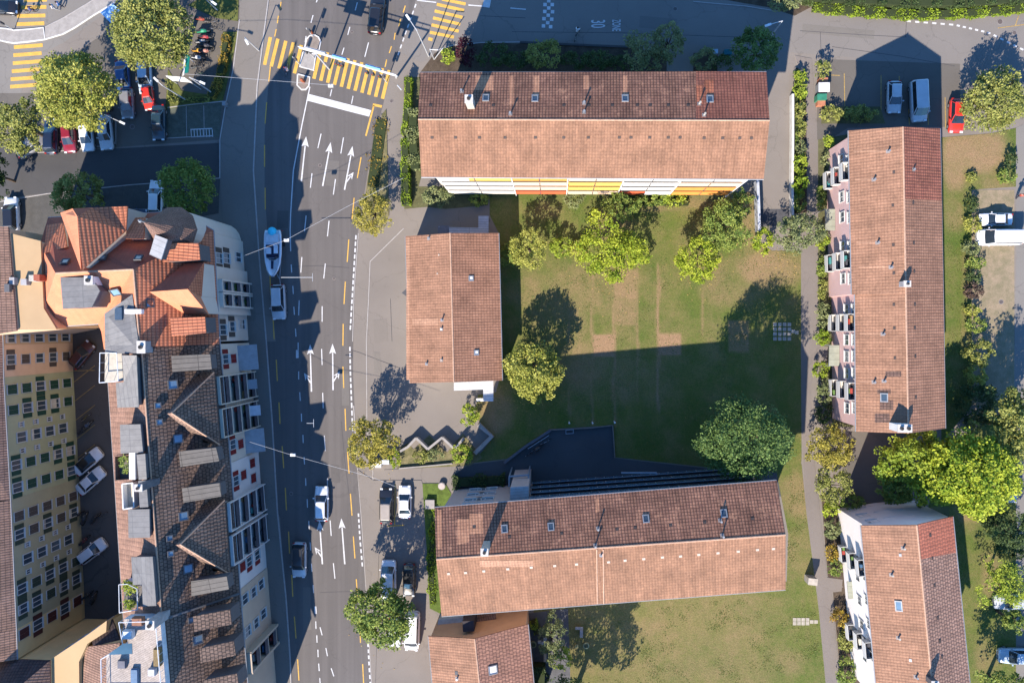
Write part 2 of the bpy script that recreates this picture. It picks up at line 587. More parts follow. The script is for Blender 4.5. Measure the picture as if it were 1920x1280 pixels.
def hedge(pts, w, h, m, label, seed=1, size=.17, dens=70, name='hedge', cat='hedge', group=None, z0=0, rough=.1):
    rng = np.random.default_rng(seed)
    P = [W(x, y, z0) for x, y in pts]
    allp = []
    for a, b in zip(P[:-1], P[1:]):
        L = (b - a).length; d = np.array((b - a).normalized()); nr = np.array([-d[1], d[0], 0])
        n = int(L * (w + 2 * h) * dens)
        s = rng.uniform(-.1, L + .1, n)
        q = rng.uniform(0, w + 2 * h, n)
        t = np.where(q < h, -w / 2, np.where(q > h + w, w / 2, q - h - w / 2))
        z = np.where(q < h, q, np.where(q > h + w, w + 2 * h - q, h))
        wob = 1 + rough * np.sin(s * 1.7 + seed) + rough * .6 * np.sin(s * 4.3)
        pt = np.array(a)[None, :] + s[:, None] * d + (t * wob + rng.normal(0, .05, n))[:, None] * nr
        pt[:, 2] = z0 + np.maximum(.03, z * (.93 + rough * .8 * np.sin(s * 2.3 + 1)) + rng.normal(0, .05, n))
        allp.append(pt)
    A = np.concatenate(allp)
    tint = .5 + .3 * np.sin(A[:, 0] * 1.9) * np.sin(A[:, 1] * 1.5) + rng.normal(0, .2, len(A))
    c = P[0]
    o = leaf_object(name, A, size, m, tint, None, c, seed, up=.3)
    o.location = c
    # woody core so the hedge is not hollow
    b = MB(); core = mat('hedge core', (.025, .035, .012), .95)
    for a, e in zip(P[:-1], P[1:]):
        d = (e - a).normalized(); nr = Vector((-d.y, d.x, 0)) * (w / 2 - .08)
        b.slab([a + nr + Vector((0, 0, h - .1)), a - nr + Vector((0, 0, h - .1)), e - nr + Vector((0, 0, h - .1)), e + nr + Vector((0, 0, h - .1))], core, h - .12)
    cc = b.build('stems', loc=c); cc.location = (0, 0, 0); cc.parent = o
    return tag(o, label, cat, group)
# ================================================================== GROUND
A_SIDE = asphalt_mat('asphalt worn light', (.158, .145, .140), .35, .10)
A_ROAD = asphalt_mat('asphalt road', (.098, .093, .097), .25, .07, track=.12)
A_ROAD2 = asphalt_mat('asphalt shoulder', (.150, .140, .137), .25, .08)
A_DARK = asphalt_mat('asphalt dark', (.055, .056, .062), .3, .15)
A_LOT = asphalt_mat('asphalt lot', (.098, .092, .088), .4, .12)
A_STREET = asphalt_mat('asphalt street', (.155, .150, .150), .4, .08)
PAVER = mat('paving stones', (.17, .155, .14), .9, .12, 1.2, fine=.3)
PAVE_D = mat('grass pavers', (.085, .095, .075), .9, .25, 1.5, fine=.4)
KERB = mat('kerb stone', (.30, .28, .265), .85, .15, 2)
SOIL = mat('garden soil', (.075, .055, .038), .95, .35, 1.2, fine=.5)
YEL = paint_wear('yellow road paint', (.58, .335, .055), (.14, .12, .10), .55)
WHT = paint_wear('white road paint', (.50, .50, .50), (.15, .145, .145), .45)
CONC = mat('concrete', (.27, .25, .23), .85, .15, 1.5, fine=.15)

b = MB()
b.face([(-320, -260, 0), (320, -260, 0), (320, 260, 0), (-320, 260, 0)], A_SIDE)
b.build('ground', kind='structure')

# main road
ROAD_L = [(512, -60), (508, 0), (482, 162), (475, 320), (485, 470), (489, 520), (499, 640), (510, 790), (520, 960), (525, 970), (536, 1120), (544, 1237), (549, 1400)]
ROAD_R = [(705, 1400), (697, 1280), (687, 1110), (677, 960), (669, 860), (662, 700), (663, 560), (671, 437), (690, 320), (716, 205), (735, 130), (772, 30), (795, -60)]
sheet('main_road', ROAD_L + ROAD_R, .006, A_ROAD)
# lighter cycle strip along the left edge of the carriageway
sheet('cycle_lane', [(640, -60), (620, 20), (700, 30), (772, 30), (795, -60)][0:0] or
      [(512, -60), (508, 0), (482, 162), (475, 320), (485, 470), (489, 520), (499, 640), (497 + 20, 640), (506, 512), (496, 352), (496, 250), (506, 125), (528, 0), (540, -60)], .010, A_ROAD2)
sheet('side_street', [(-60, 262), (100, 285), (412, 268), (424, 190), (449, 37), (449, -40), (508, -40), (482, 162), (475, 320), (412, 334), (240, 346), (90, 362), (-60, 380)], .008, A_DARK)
sheet('side_street_crossing', [(-60, -60), (215, -60), (205, 20), (120, 80), (60, 110), (40, 175), (-60, 175)], .007, A_STREET)
sheet('back_street', [(795, -60), (772, 30), (752, 100), (790, 118), (850, 92), (905, 80), (1080, 78), (1270, 82), (1440, 96), (1600, 108), (1780, 150), (1930, 190), (2000, 200), (2000, 20), (1760, 38), (1640, 36), (1515, 22), (1440, -8), (1290, -4), (1160, -30), (1000, -60)], .007, asphalt_mat('asphalt back street', (.150, .142, .142), .4, .08))
sheet('parking_lot', [(60, 175), (110, 120), (200, 60), (215, -60), (450, -60), (449, 37), (437, 130), (424, 190), (411, 262), (100, 285), (-60, 262), (-60, 175)], .009, A_LOT)
sheet('parking_bay', [(310, 200), (416, 192), (411, 257), (314, 258)], .013, PAVE_D)
sheet('parking_strip', [(-60, 384), (90, 364), (240, 348), (412, 336), (410, 400), (300, 420), (80, 470), (-60, 470)], .013, mat('dark paving', (.075, .072, .066), .9, .15, 1.5, fine=.35))
sheet('courtyard', [(80, 600), (330, 600), (330, 1290), (100, 1290)], .008, asphalt_mat('asphalt courtyard', (.082, .078, .078), .6, .18))

# raised pavements with real kerbs
slab_px('pavement', [(449, -40), (506, -40), (482, 160), (474, 320), (484, 470), (498, 640), (509, 790), (519, 960), (535, 1120), (543, 1237), (548, 1400), (440, 1400), (440, 900), (420, 500), (412, 334), (412, 262), (424, 190), (437, 130), (449, 37)], .10, asphalt_mat('asphalt pavement', (.140, .132, .130), .3, .08), mside=KERB)
b = MB()
ribbon(b, [(508, -40), (482, 162), (475, 320), (485, 470), (489, 520), (499, 640), (510, 790), (520, 960), (536, 1120), (544, 1237), (549, 1400)], .16, .112, KERB, .11)
b.build('kerb_strip', kind='structure')
b = MB()
ribbon(b, [(697, 1280), (687, 1110), (677, 960), (669, 860), (663, 760)], .14, .05, KERB, .05)
ribbon(b, [(672, 437), (664, 545), (661, 640)], .10, .05, KERB, .05)
ribbon(b, [(757, 428), (694, 490), (691, 560), (687, 640), (688, 800), (699, 880), (700, 960)], .10, .03, KERB, .03)
ribbon(b, [(449, 37), (437, 130), (424, 190), (412, 262), (412, 334)], .14, .13, KERB, .13)
ribbon(b, [(412, 334), (240, 347), (90, 363), (0, 378)], .12, .05, KERB, .05)
ribbon(b, [(314, 202), (360, 196), (418, 190)], .12, .08, KERB, .08)
ribbon(b, [(286, 261), (400, 254)], .10, .05, KERB, .05)
ribbon(b, [(35, 287), (100, 285), (180, 275), (217, 271), (217, 225)], .12, .05, KERB, .05)
ribbon(b, [(815, 95), (850, 85), (905, 80), (975, 79)], .12, .05, KERB, .05)
ribbon(b, [(975, 79), (1080, 84), (1180, 88)], .25, .16, A_DARK, .16)
ribbon(b, [(1300, 3), (1400, 12), (1450, 20)], .10, .05, KERB, .05)
b.build('kerb_strip', kind='structure')
slab_px('pavement', [(700, 900), (790, 900), (800, 930), (795, 1020), (710, 1040), (704, 1280), (697, 1280), (687, 1110), (677, 960), (670, 880)], .055, A_SIDE, mside=KERB)

# traffic islands
def island(pts, m=CONC, h=.12):
    slab_px('traffic_island', pts, h, m, mside=KERB)
    b = MB(); ribbon(b, pts + [pts[0]], .17, h + .012, mat('white kerb', (.5, .49, .47), .8, .1), h)
    b.build('kerb_strip', kind='structure')
ISL = mat('island paving', (.20, .165, .14), .9, .15, 2, fine=.3)
island([(571, 90), (575, 73), (581, 67), (590, 66), (597, 70), (601, 78), (598, 96)], ISL)
island([(568, 98), (592, 102), (588, 132), (562, 125)], CONC)
island([(558, 139), (581, 145), (579, 161), (573, 168), (565, 168), (557, 160)], ISL)
island([(-40, 50), (12, 54), (26, 57), (55, 55), (81, 52), (84, 74), (55, 78), (26, 81), (12, 79), (-40, 66)], CONC)
slab_px('traffic_island', [(84, 52), (120, 34), (180, -2), (190, -20), (260, -20), (215, 5), (175, 29), (140, 52), (118, 64), (84, 74)], .10, CONC, mside=KERB)
b = MB(); ribbon(b, [(84, 74), (118, 64), (140, 52), (175, 29), (215, 5)], .16, .115, mat('white kerb', (.5, .49, .47)), .1)
ribbon(b, [(84, 51), (120, 33), (180, -3)], .12, .115, KERB, .1); b.build('kerb_strip', kind='structure')

# courts, paths, drives
sheet('playground', [(850, 890), (880, 870), (950, 862), (1030, 806), (1148, 799), (1152, 858), (1220, 866), (1350, 880), (1500, 885), (1500, 930), (850, 930)], .014, asphalt_mat('asphalt playground', (.060, .064, .074), .3, .15))
sheet('garage_drive', [(1440, 120), (1488, 120), (1487, 180), (1486, 420), (1421, 420), (1421, 330), (1437, 230)], .012, A_SIDE)
b = MB(); DK = mat('ramp lining', (.06, .06, .065)); b.face([W(x, y, .018) for x, y in [(1426, 392), (1482, 392), (1482, 424), (1426, 424)]], DK); b.build('garage_ramp', kind='structure')
PATHM = asphalt_mat('asphalt path', (.150, .136, .134), .3, .1)
slab_px('path', [(1503, 470), (1502, 660), (1503, 830), (1512, 960), (1525, 1060), (1535, 1140), (1550, 1300), (1577, 1300), (1562, 1140), (1559, 1110), (1578, 1108), (1580, 1086), (1551, 1082), (1541, 990), (1534, 930), (1522, 820), (1520, 730), (1527, 690), (1550, 684), (1553, 650), (1531, 645), (1533, 560), (1532, 470), (1534, 400), (1532, 240), (1522, 110), (1490, 104), (1512, 180), (1513, 400)], .045, PATHM, mside=KERB)
sheet('parking_lot', [(1532, 118), (1562, 112), (1800, 120), (1800, 238), (1590, 240), (1555, 262), (1532, 262)], .011, A_LOT)
sheet('back_drive', [(1592, 808), (1700, 812), (1705, 960), (1590, 958), (1575, 905)], .011, A_LOT)
sheet('side_path', [(1905, 240), (1990, 200), (1990, 1290), (1905, 1290), (1890, 1180), (1900, 760), (1905, 500)], .012, A_STREET)
sheet('gravel_lot', [(1822, 356), (1902, 356), (1902, 760), (1822, 760)], .013, mat('gravel', (.24, .185, .125), .95, .18, .9, fine=.45, col2=(.165, .145, .085)))

# planted beds
def bed(pts, z=.02, m=SOIL, name='flower_bed'): return sheet(name, pts, z, m)
bed([(815, 100), (850, 86), (905, 80), (975, 82), (1180, 90), (1250, 100), (1250, 170), (790, 170), (785, 140)])
bed([(1300, 100), (1345, 95), (1345, 140), (1300, 140)])
bed([(692, 437), (676, 432), (690, 330), (716, 215), (724, 205), (727, 330), (729, 405), (710, 437)], .11, mat('dry verge', (.17, .145, .075), .95, .3, 1.2, fine=.5, col2=(.09, .09, .035)))
bed([(785, 350), (915, 350), (915, 385), (835, 392), (800, 388), (758, 392), (757, 145), (790, 145), (790, 330)], .02, mat('bed ground', (.10, .10, .045), .95, .3, 1.2, fine=.5))
bed([(1492, 128), (1512, 128), (1513, 400), (1490, 400)])
bed([(1534, 262), (1600, 250), (1600, 800), (1563, 800), (1536, 700), (1536, 645), (1534, 560)], .021, mat('bed ground', (.1, .1, .045)))
bed([(1540, 930), (1590, 950), (1640, 1290), (1578, 1290), (1564, 1140), (1562, 1108), (1582, 1100), (1552, 1080)], .021, SOIL)
bed([(1540, 200), (1650, 200), (1660, 232), (1540, 232)], .024, mat('bed ground', (.1, .1, .045)))
bed([(745, 842), (765, 830), (775, 842), (805, 815), (838, 848), (868, 812), (905, 858), (880, 873), (745, 878)], .03, mat('dry verge', (.17, .145, .075)))
bed([(792, 906), (835, 906), (846, 925), (826, 1150), (806, 1140), (800, 1030)], .06, mat('bright grass', (.085, .125, .022), .95, .3, 1.5, fine=.5))
bed([(985, 1150), (1065, 1140), (1070, 1290), (1000, 1290)], .024, mat('terrace paving', (.09, .09, .095), .9, .2, 1.3, fine=.2))
bed([(1520, 14), (1640, 30), (1760, 31), (1930, 22), (1930, -40), (1520, -40)], .02, mat('allotment soil', (.19, .16, .10), .95, .25, .8, fine=.4))
bed([(310, 205), (315, 130), (340, 170), (405, 180), (412, 120), (418, 60), (446, 60), (432, 130), (418, 190)], .07, mat('dark verge', (.10, .11, .028), .95, .3, 1.5, fine=.5))
bed([(352, 10), (405, -20), (448, -20), (446, 40), (405, 34)], .06, mat('dark verge', (.1, .11, .028)))
bed([(1700, 950), (1780, 950), (1780, 990), (1590, 960), (1600, 940)], .023, mat('bed ground', (.1, .1, .045)))
bed([(1360, 0), (1480, 0), (1520, 14), (1490, 30), (1440, 14)], .02)

# lawns: vertex attribute marks where the grass is worn
random.seed(5)
def smooth(e0, e1, x):
    t = max(0, min(1, (x - e0) / (e1 - e0))); return t * t * (3 - 2 * t)
def blob(px, py, cx, cy, rx, ry): return 1 - smooth(.5, 1.15, math.hypot((px - cx) / rx, (py - cy) / ry))
LINES = [(1067, 505, 770, .40), (1110, 510, 790, .50), (1152, 500, 790, .62), (1195, 500, 745, .50), (1234, 500, 760, .75), (1318, 515, 620, .5), (1400, 470, 560, .42)]
RECTS = [(1111, 627, 1152, 669, .85), (1235, 625, 1277, 666, .85), (1152, 505, 1195, 560, .5), (1152, 560, 1195, 610, .38), (1365, 600, 1405, 660, .6)]
BLOBS = [(1440, 505, 75, 45, .62), (1370, 530, 70, 50, .3), (1150, 415, 40, 25, .3), (1225, 520, 30, 60, .1), (1060, 560, 50, 70, .25), (985, 545, 40, 35, .2), (1300, 650, 70, 60, .12),
         (1090, 690, 60, 60, .3), (1200, 720, 90, 50, .2), (930, 770, 40, 50, .5), (1130, 540, 40, 60, .25), (1350, 378, 90, 20, .4), (1230, 388, 60, 12, .35), (1405, 400, 20, 100, .5), (1020, 400, 50, 16, .15), (1300, 470, 40, 70, .2), (1480, 600, 30, 60, .1)]
def dry_c(v):
    px, py = topx(v)
    d = 0
    for x, y0, y1, a in LINES:
        d = max(d, .85 * a * (1 - smooth(.5, 4.6, abs(px - x - 1.5 * math.sin(py * .05)))) * (1 - smooth(0, 12, y0 - py)) * (1 - smooth(0, 25, py - y1)))
    for x0, y0, x1, y1, a in RECTS:
        e = max(x0 - px, px - x1, y0 - py, py - y1); d = max(d, a * (1 - smooth(-3, 2.5, e)))
    for cx, cy, rx, ry, a in BLOBS: d = max(d, a * blob(px, py, cx, cy, rx, ry)) if a > d else d
    if px < 960: d += .05
    lanes = math.sin((px - 1067) / 42 * math.pi) * .06 if py > 480 else 0
    return d + .10 + lanes + .12 * blob(px, py, 1100, 600, 190, 170)
LG, LG2, LD = (.058, .092, .014), (.098, .112, .024), (.235, .150, .084)
LAWN = lawn_mat('lawn grass', LG, LG2, LD)
sheet('lawn', [(918, 360), (1405, 360), (1421, 372), (1424, 455), (1448, 470), (1502, 470), (1502, 660), (1503, 860), (1500, 888), (1350, 878), (1220, 864), (1154, 857), (1149, 797), (1030, 804), (950, 860), (880, 868), (905, 845), (925, 818), (890, 780), (896, 740), (930, 735), (940, 700), (935, 437), (918, 403)], .022, LAWN, grid=.26, dry=dry_c)
BL2 = [(1495, 930, 40, 60, .5), (1500, 1040, 45, 60, .35), (1140, 1230, 60, 60, .3), (1240, 1180, 60, 40, .5), (1290, 1240, 60, 40, .25), (1395, 1190, 60, 50, .4), (1480, 1240, 40, 30, .45), (1330, 1130, 50, 20, .4), (1440, 1130, 30, 20, .3), (1100, 1160, 30, 15, .3)]
def dry_s(v):
    px, py = topx(v); d = .38 - .26 * smooth(1400, 1490, px)
    for cx, cy, rx, ry, a in BL2: d = max(d, a * blob(px, py, cx, cy, rx, ry))
    return d
sheet('lawn', [(1455, 880), (1503, 870), (1512, 960), (1525, 1060), (1535, 1140), (1550, 1300), (1065, 1300), (1060, 1155), (1000, 1150), (1005, 1120), (1475, 1090), (1478, 1000)], .023, LAWN, grid=.8, dry=dry_s)
BL3 = [(1790, 300, 35, 70, .8), (1840, 285, 60, 50, .85), (1790, 400, 22, 40, .4), (1812, 520, 12, 60, .5), (1795, 700, 30, 40, .2), (1870, 345, 40, 20, .55), (1810, 610, 12, 60, .35)]
def dry_e(v):
    px, py = topx(v); d = .08
    for cx, cy, rx, ry, a in BL3: d = max(d, a * blob(px, py, cx, cy, rx, ry))
    return d
sheet('lawn', [(1765, 258), (1860, 250), (1905, 240), (1905, 350), (1822, 356), (1822, 760), (1765, 830)], .024, LAWN, grid=.8, dry=dry_e)
def dry_f(v):
    px, py = topx(v); return .1 + .5 * blob(px, py, 1812, 965, 25, 20) + .45 * blob(px, py, 1860, 1080, 20, 60) + .3 * blob(px, py, 1850, 1240, 30, 40)
sheet('lawn', [(1780, 830), (1905, 760), (1905, 1300), (1800, 1300), (1740, 950)], .020, LAWN, grid=.8, dry=dry_f)

# ------------------------------------------------------------------ painted markings (4 mm above the road)
MZ = .016
def line(b, x0, y0, x1, y1, w, m, z=MZ): ribbon(b, [(x0, y0), (x1, y1)], w, z, m)
by = MB()
for q in [(527, 4, 525, 18), (522, 30, 520, 44), (518, 55, 515, 69), (507, 125, 504, 153), (500, 192, 497, 232), (496, 272, 496, 313), (497, 352, 497.5, 393), (506, 512, 507.5, 553), (512, 595, 514, 636), (518, 674, 520, 714), (523, 754, 525, 794),
          (529, 836, 532, 877), (535, 914, 537, 956), (541, 996, 543, 1037), (547, 1077, 549, 1118), (552, 1155, 555, 1196), (558, 1235, 560.5, 1275),
          (760, 11, 756, 24), (751, 36, 748, 50), (741, 62, 739, 75), (734, 87, 730, 100), (725, 112, 722, 126), (677, 295, 670, 334), (664, 371, 660, 411), (654, 449, 651, 491), (647.5, 528, 645, 570), (643.5, 607, 643, 648),
          (643, 687, 644.5, 727), (647, 766, 648.5, 807), (651.5, 846, 654.5, 887), (657, 925, 660, 966), (662.5, 1005, 665.5, 1046), (668, 1085, 671, 1125), (674, 1164, 676, 1204), (680, 1244, 682, 1285)]:
    line(by, *q, .14, YEL)
line(by, 701, 198, 686, 255, .22, YEL); line(by, 699, 196.5, 716, 200, .34, YEL)
by.build('lane_marking', kind='structure')

bx = MB()
for q in [(507, 70, 496, 122), (521, 73, 508.5, 125), (536, 77, 523, 129), (550, 80, 538, 133), (565, 85, 552, 138)]: line(bx, *q, .46, YEL)
for i in range(11):
    line(bx, 601 + 12.9 * i, 95 + 3.7 * i, 588.5 + 12.85 * i, 148 + 3.75 * i, .46, YEL)
bx.build('pedestrian_crossing', kind='structure')
bx = MB()
for q in [(829, -12, 873, -3), (829, -1, 873, 8), (819, 8.5, 870, 20), (815, 21, 867, 33), (812, 34, 863, 46), (809, 47, 860, 59), (806, 61, 851, 70), (803, 73, 811, 75)]: line(bx, *q, .40, YEL)
bx.build('pedestrian_crossing', kind='structure')
bx = MB()
for q in [(45, -14, 90, -15), (45, 1, 88, 0), (40, 14.5, 87, 13.5), (32, 30.5, 85, 29.5), (31, 46, 83, 44), (26, 89, 80, 85), (25, 104, 78, 100), (24, 119, 77, 115), (22, 134, 76, 130), (20, 149, 75, 145), (19, 163, 74, 159)]: line(bx, *q, .5, YEL)
bx.build('pedestrian_crossing', kind='structure')

bw = MB()
for q in [(597, -6, 593, 5), (587, 29, 583, 43), (574, 68, 572, 80), (656, 51, 652, 66), (645, 90, 641, 103), (691, 80, 684, 107), (670, 5, 666, 20), (602, 251, 596, 278), (585, 325, 582, 352), (574, 404, 571, 434), (566, 482, 564, 511), (561, 563, 560, 591),
          (644, 258, 639, 288), (629, 336, 625, 365), (617, 414, 614, 443), (610, 494, 607, 522), (604, 574, 604, 603), (603, 654, 604, 684), (605, 736, 606, 765), (608, 816, 610, 845), (614, 896, 614, 916), (619, 975, 621, 1004), (625, 1055, 628, 1084),
          (600, 1175, 604, 1190), (611, 1214, 614, 1229), (621, 1252, 626, 1267), (546, 496, 547, 511), (549, 536, 550, 551), (551, 575, 552, 590), (554, 616, 555, 631), (560, 696, 560, 711), (562, 735, 563, 751), (565, 775, 565.5, 790),
          (568, 815, 568.5, 830), (570, 856, 571, 870), (573, 896, 573.5, 910), (576, 935, 576.5, 951), (579, 976, 579.5, 991), (581.5, 1016, 582.5, 1031), (584, 1056, 585, 1071), (587, 1096, 588, 1111), (592, 1164, 592.5, 1178), (594, 1190, 594.5, 1204), (596, 1217, 596.5, 1231), (597.5, 1243, 598.5, 1257), (599.5, 1270, 600.5, 1284)]:
    line(bw, *q, .13, WHT)
line(bw, 559, 642, 559, 671, .12, WHT); line(bw, 556.5, 656, 556.5, 671, .22, WHT); line(bw, 591, 1136, 592, 1150, .3, WHT)
ribbon(bw, [(581, 163), (566, 235), (550, 320), (545, 400), (544, 430), (545, 471)], .14, MZ, WHT)
b = bw
bw.face([W(x, y, MZ + .004) for x, y in [(577, 176), (576, 189), (692, 219), (696, 207)]], WHT)
line(bw, 622, 168, 619, 181, .12, WHT, MZ + .008); line(bw, 662, 180, 659, 195, .12, WHT, MZ + .008)
def short(b, pts, n, on, w):
    P = []
    for i in range(n):
        t0 = i / n; t1 = t0 + on / n
        def at(t):
            s = t * (len(pts) - 1); k = min(int(s), len(pts) - 2); u = s - k
            return (pts[k][0] + (pts[k + 1][0] - pts[k][0]) * u, pts[k][1] + (pts[k + 1][1] - pts[k][1]) * u)
        a, c = at(t0), at(t1); line(b, a[0], a[1], c[0], c[1], w, WHT)
short(bw, [(780, 8), (762, 58), (744, 110)], 8, .55, .17)
short(bw, [(667.5, 441), (662, 531), (656.5, 622)], 15, .68, .2)
short(bw, [(656, 650), (657, 700), (659, 750), (661.5, 812)], 13, .68, .2)
short(bw, [(672, 962), (675, 1010), (680, 1066)], 9, .6, .2)
short(bw, [(690, 1205), (692, 1245), (695, 1290)], 7, .6, .2)
short(bw, [(1700, 40), (1790, 47), (1855, 62), (1925, 97)], 17, .5, .22)
line(bw, 782, 1, 818, 5, .14, WHT); line(bw, 878, 10, 905, 12, .14, WHT); line(bw, 957, 15.5, 986, 18, .13, WHT)
bw.build('lane_marking', kind='structure')
bw = MB()
bw.face([W(x, y, MZ) for x, y in [(908, -6), (905, 13), (918, 15), (922, -6)]], WHT)
for cx, cy in [(1029, 2), (1022, 9), (1035.5, 9), (1029, 15.5), (1021.5, 22), (1036, 22.5), (1028, 29), (1020, 35.5), (1034.5, 36.5), (1027, 43), (1019, 49), (1032.5, 50.5), (1030, -4.5)]:
    bw.face([W(cx + dx, cy + dy, MZ) for dx, dy in [(-3.2, -3.2), (-3.4, 3.1), (3.1, 3.3), (3.3, -3.0)]], WHT)
bw.build('speed_zone_chequers', kind='structure')

def text_px(txt, px, py, size, rot, sx, m, name, z=MZ, kind='structure', parent=None, extr=0):
    cu = bpy.data.curves.new(name, 'FONT'); cu.body = txt; cu.size = size; cu.align_x = 'CENTER'; cu.align_y = 'CENTER'
    cu.offset = .012; cu.extrude = extr
    t = bpy.data.objects.new(name, cu); COL.objects.link(t)
    bpy.context.view_layer.update()
    me = bpy.data.meshes.new_from_object(t.evaluated_get(bpy.context.evaluated_depsgraph_get()))
    bpy.data.objects.remove(t)
    o = bpy.data.objects.new(name, me); COL.objects.link(o)
    me.materials.clear(); me.materials.append(m)
    p = W(px, py, z); o.location = p; o.rotation_euler = (0, 0, rot); o.scale = (sx, 1, 1)
    return tag(o, kind=kind)
# the driver reads the text towards the right: long letters, tops pointing right
text_px('30', 1120, 45, 2.55, -math.pi / 2, .43, WHT, 'road_lettering')
text_px('ZONE', 1155, 48, 1.5, -math.pi / 2, .36, WHT, 'road_lettering')

def arrow(tip, tail, br=None, hl=1.35, hw=.46):
    T = W(*tip, MZ); S = W(*tail, MZ)
    d = (S - T); L = d.length; d.normalize(); n = Vector((-d.y, d.x, 0))
    b.face([T, T + d * hl + n * hw, T + d * (hl * .86) + n * .10, T + d * (hl * .86) - n * .10, T + d * hl - n * hw], WHT)
    b.face([T + d * (hl * .9) + n * .08, S + n * .1, S - n * .1, T + d * (hl * .9) - n * .08], WHT, None)
    if br:
        A = W(*br[0], MZ + .004); B = W(*br[1], MZ + .004); e = (A - B).normalized(); m_ = Vector((-e.y, e.x, 0))
        b.face([A + m_ * .08, A - m_ * .08, B + e * .5 - m_ * .08, B + e * .5 + m_ * .08], WHT)
        b.face([B, B + e * .95 + m_ * .42, B + e * .62, B + e * .95 - m_ * .42], WHT)
b = MB()
arrow((574, 256), (565, 340), hw=.5)
arrow((620, 267), (605, 349)); arrow((661, 274), (646, 356), ((650, 341), (663, 323)))
arrow((581.5, 645), (584, 734), ((583.5, 719), (570, 699))); arrow((623.5, 644), (624.5, 731), ((624.5, 716), (637, 696)))
arrow((599, 975), (604.5, 1057), ((604, 1045), (590, 1025))); arrow((640, 971), (646.5, 1057))
o = b.build('direction_arrows', kind='structure')
# parking bay lines
b = MB(); YT = mat('worn yellow paint', (.33, .22, .07), .8, .3, 3, fine=.3)
for q in [(1583, 138, 1584, 200), (1652, 141, 1652, 207), (1686, 143, 1688, 210), (1704, 205, 1705, 235), (1740, 215, 1741, 235), (1772, 183, 1773, 240), (1556, 141, 1575, 142), (1871, 53, 1925, 46), (1904, 48, 1910, 30)]: line(b, *q, .1, YT)
for q in [(741, 907, 740, 985), (726, 986, 758, 984)]: line(b, *q, .13, YEL, .075)
for i in range(6):
    line(b, 131, 730 + i * 37 - 8, 178, 693 + i * 37 - 8 + (0 if i else 0), .09, YT, .02)
line(b, 131, 695, 178, 694, .09, YT, .02)
b.build('parking_lines', kind='structure')
b = MB()
for x in (349, 382): line(b, x, 198, x + 1, 256, .07, KERB, .03)
for q in [(357, 243, 398, 241), (358, 257, 399, 255)]: line(b, *q, .12, WHT, .03)
for i in range(8): line(b, 358 + i * 5.7, 243, 359 + i * 5.7, 257, .09, WHT, .034)
b.build('parking_lines', kind='structure')
# repaired patches in the asphalt; dark lines for tar seams and painted wire shadows
for i, (pts, c) in enumerate([([(520, 395), (541, 395), (540, 428), (519, 428)], (.075, .074, .078)), ([(612, 300), (636, 302), (634, 350), (610, 348)], (.11, .105, .107)), ([(640, 700), (654, 700), (655, 760), (641, 760)], (.115, .11, .112)),
        ([(568, 1100), (582, 1100), (584, 1180), (569, 1180)], (.12, .113, .112)), ([(620, 870), (636, 872), (638, 905), (621, 903)], (.085, .082, .086)), ([(700, 600), (725, 598), (728, 640), (702, 642)], (.15, .138, .133)),
        ([(1200, 30), (1270, 36), (1268, 58), (1198, 52)], (.125, .12, .122)), ([(1505, 45), (1640, 58), (1639, 74), (1504, 62)], (.135, .128, .125)), ([(455, 560), (476, 556), (480, 600), (458, 604)], (.125, .118, .115)),
        ([(230, 760 - 60), (255, 700), (300, 760), (260, 790)], (.07, .067, .067)), ([(960, 880), (1010, 876), (1014, 900), (962, 905)], (.07, .073, .08)), ([(700, 660), (712, 660), (716, 700), (702, 700)], (.145, .135, .13))]):
    sheet('asphalt_patch', pts, .0135 if i not in (8,) else .104, asphalt_mat('asphalt patch %d' % i, c, .2, .1))
b = MB(); TAR_SHADOW = mat('tar seam and wire shadow', (.055, .052, .055), .7, .2)
for pts in [[(600, 318), (660, 321), (676, 322)], [(545, 500), (600, 498), (655, 502)], [(505, 560), (540, 566)], [(600, 1110), (660, 1108)], [(1500, 58), (1620, 66), (1700, 70)], [(1538, 60), (1540, 110)], [(1560, 88), (1690, 106), (1790, 124)], [(900, 30), (985, 34)], [(960, 60), (1170, 62), (1440, 72)], [(655, 655), (672, 660), (750, 690)], [(735, 640), (732, 560)], [(560, 220), (556, 300), (552, 360)], [(640, 790), (646, 860), (655, 930)], [(720, 880), (800, 876)], [(1700, 30), (1698, 70)]]:
    ribbon(b, pts, .06, .0145, TAR_SHADOW)
b.build('seam_and_wire_shadow', kind='structure')
# manhole covers
b = MB(); IRON = mat('cast iron', (.09, .075, .07), .7, .2, 6); IR2 = mat('cover ring', (.2, .18, .17), .8)
for x, y, r in [(248, 238, .33), (1875, 41, .38), (626, 522, .22), (600, 310, .25), (1877, 566, .3), (1266, 17, .3), (734, 190, .25), (1902, 62, .3), (546, 925, .25), (610, 120, .25), (660, 60, .2)]:
    b.disc(W(x, y, .012), r, IR2, .012, 16); b.disc(W(x, y, .012), r * .8, IRON, .016, 16)
b.build('manhole_covers', kind='structure')

# make every painted face look upwards
for o in COL.objects:
    if o.type == 'MESH' and o.get('kind') == 'structure' and o.name.split('.')[0] in ('direction_arrows', 'lane_marking', 'pedestrian_crossing', 'speed_zone_chequers', 'garage_ramp', 'seam_and_wire_shadow', 'parking_lines'):
        bm = bmesh.new(); bm.from_mesh(o.data)
        for f in bm.faces:
            f.normal_update()
            if f.normal.z < 0: f.normal_flip()
        bm.to_mesh(o.data); bm.free()

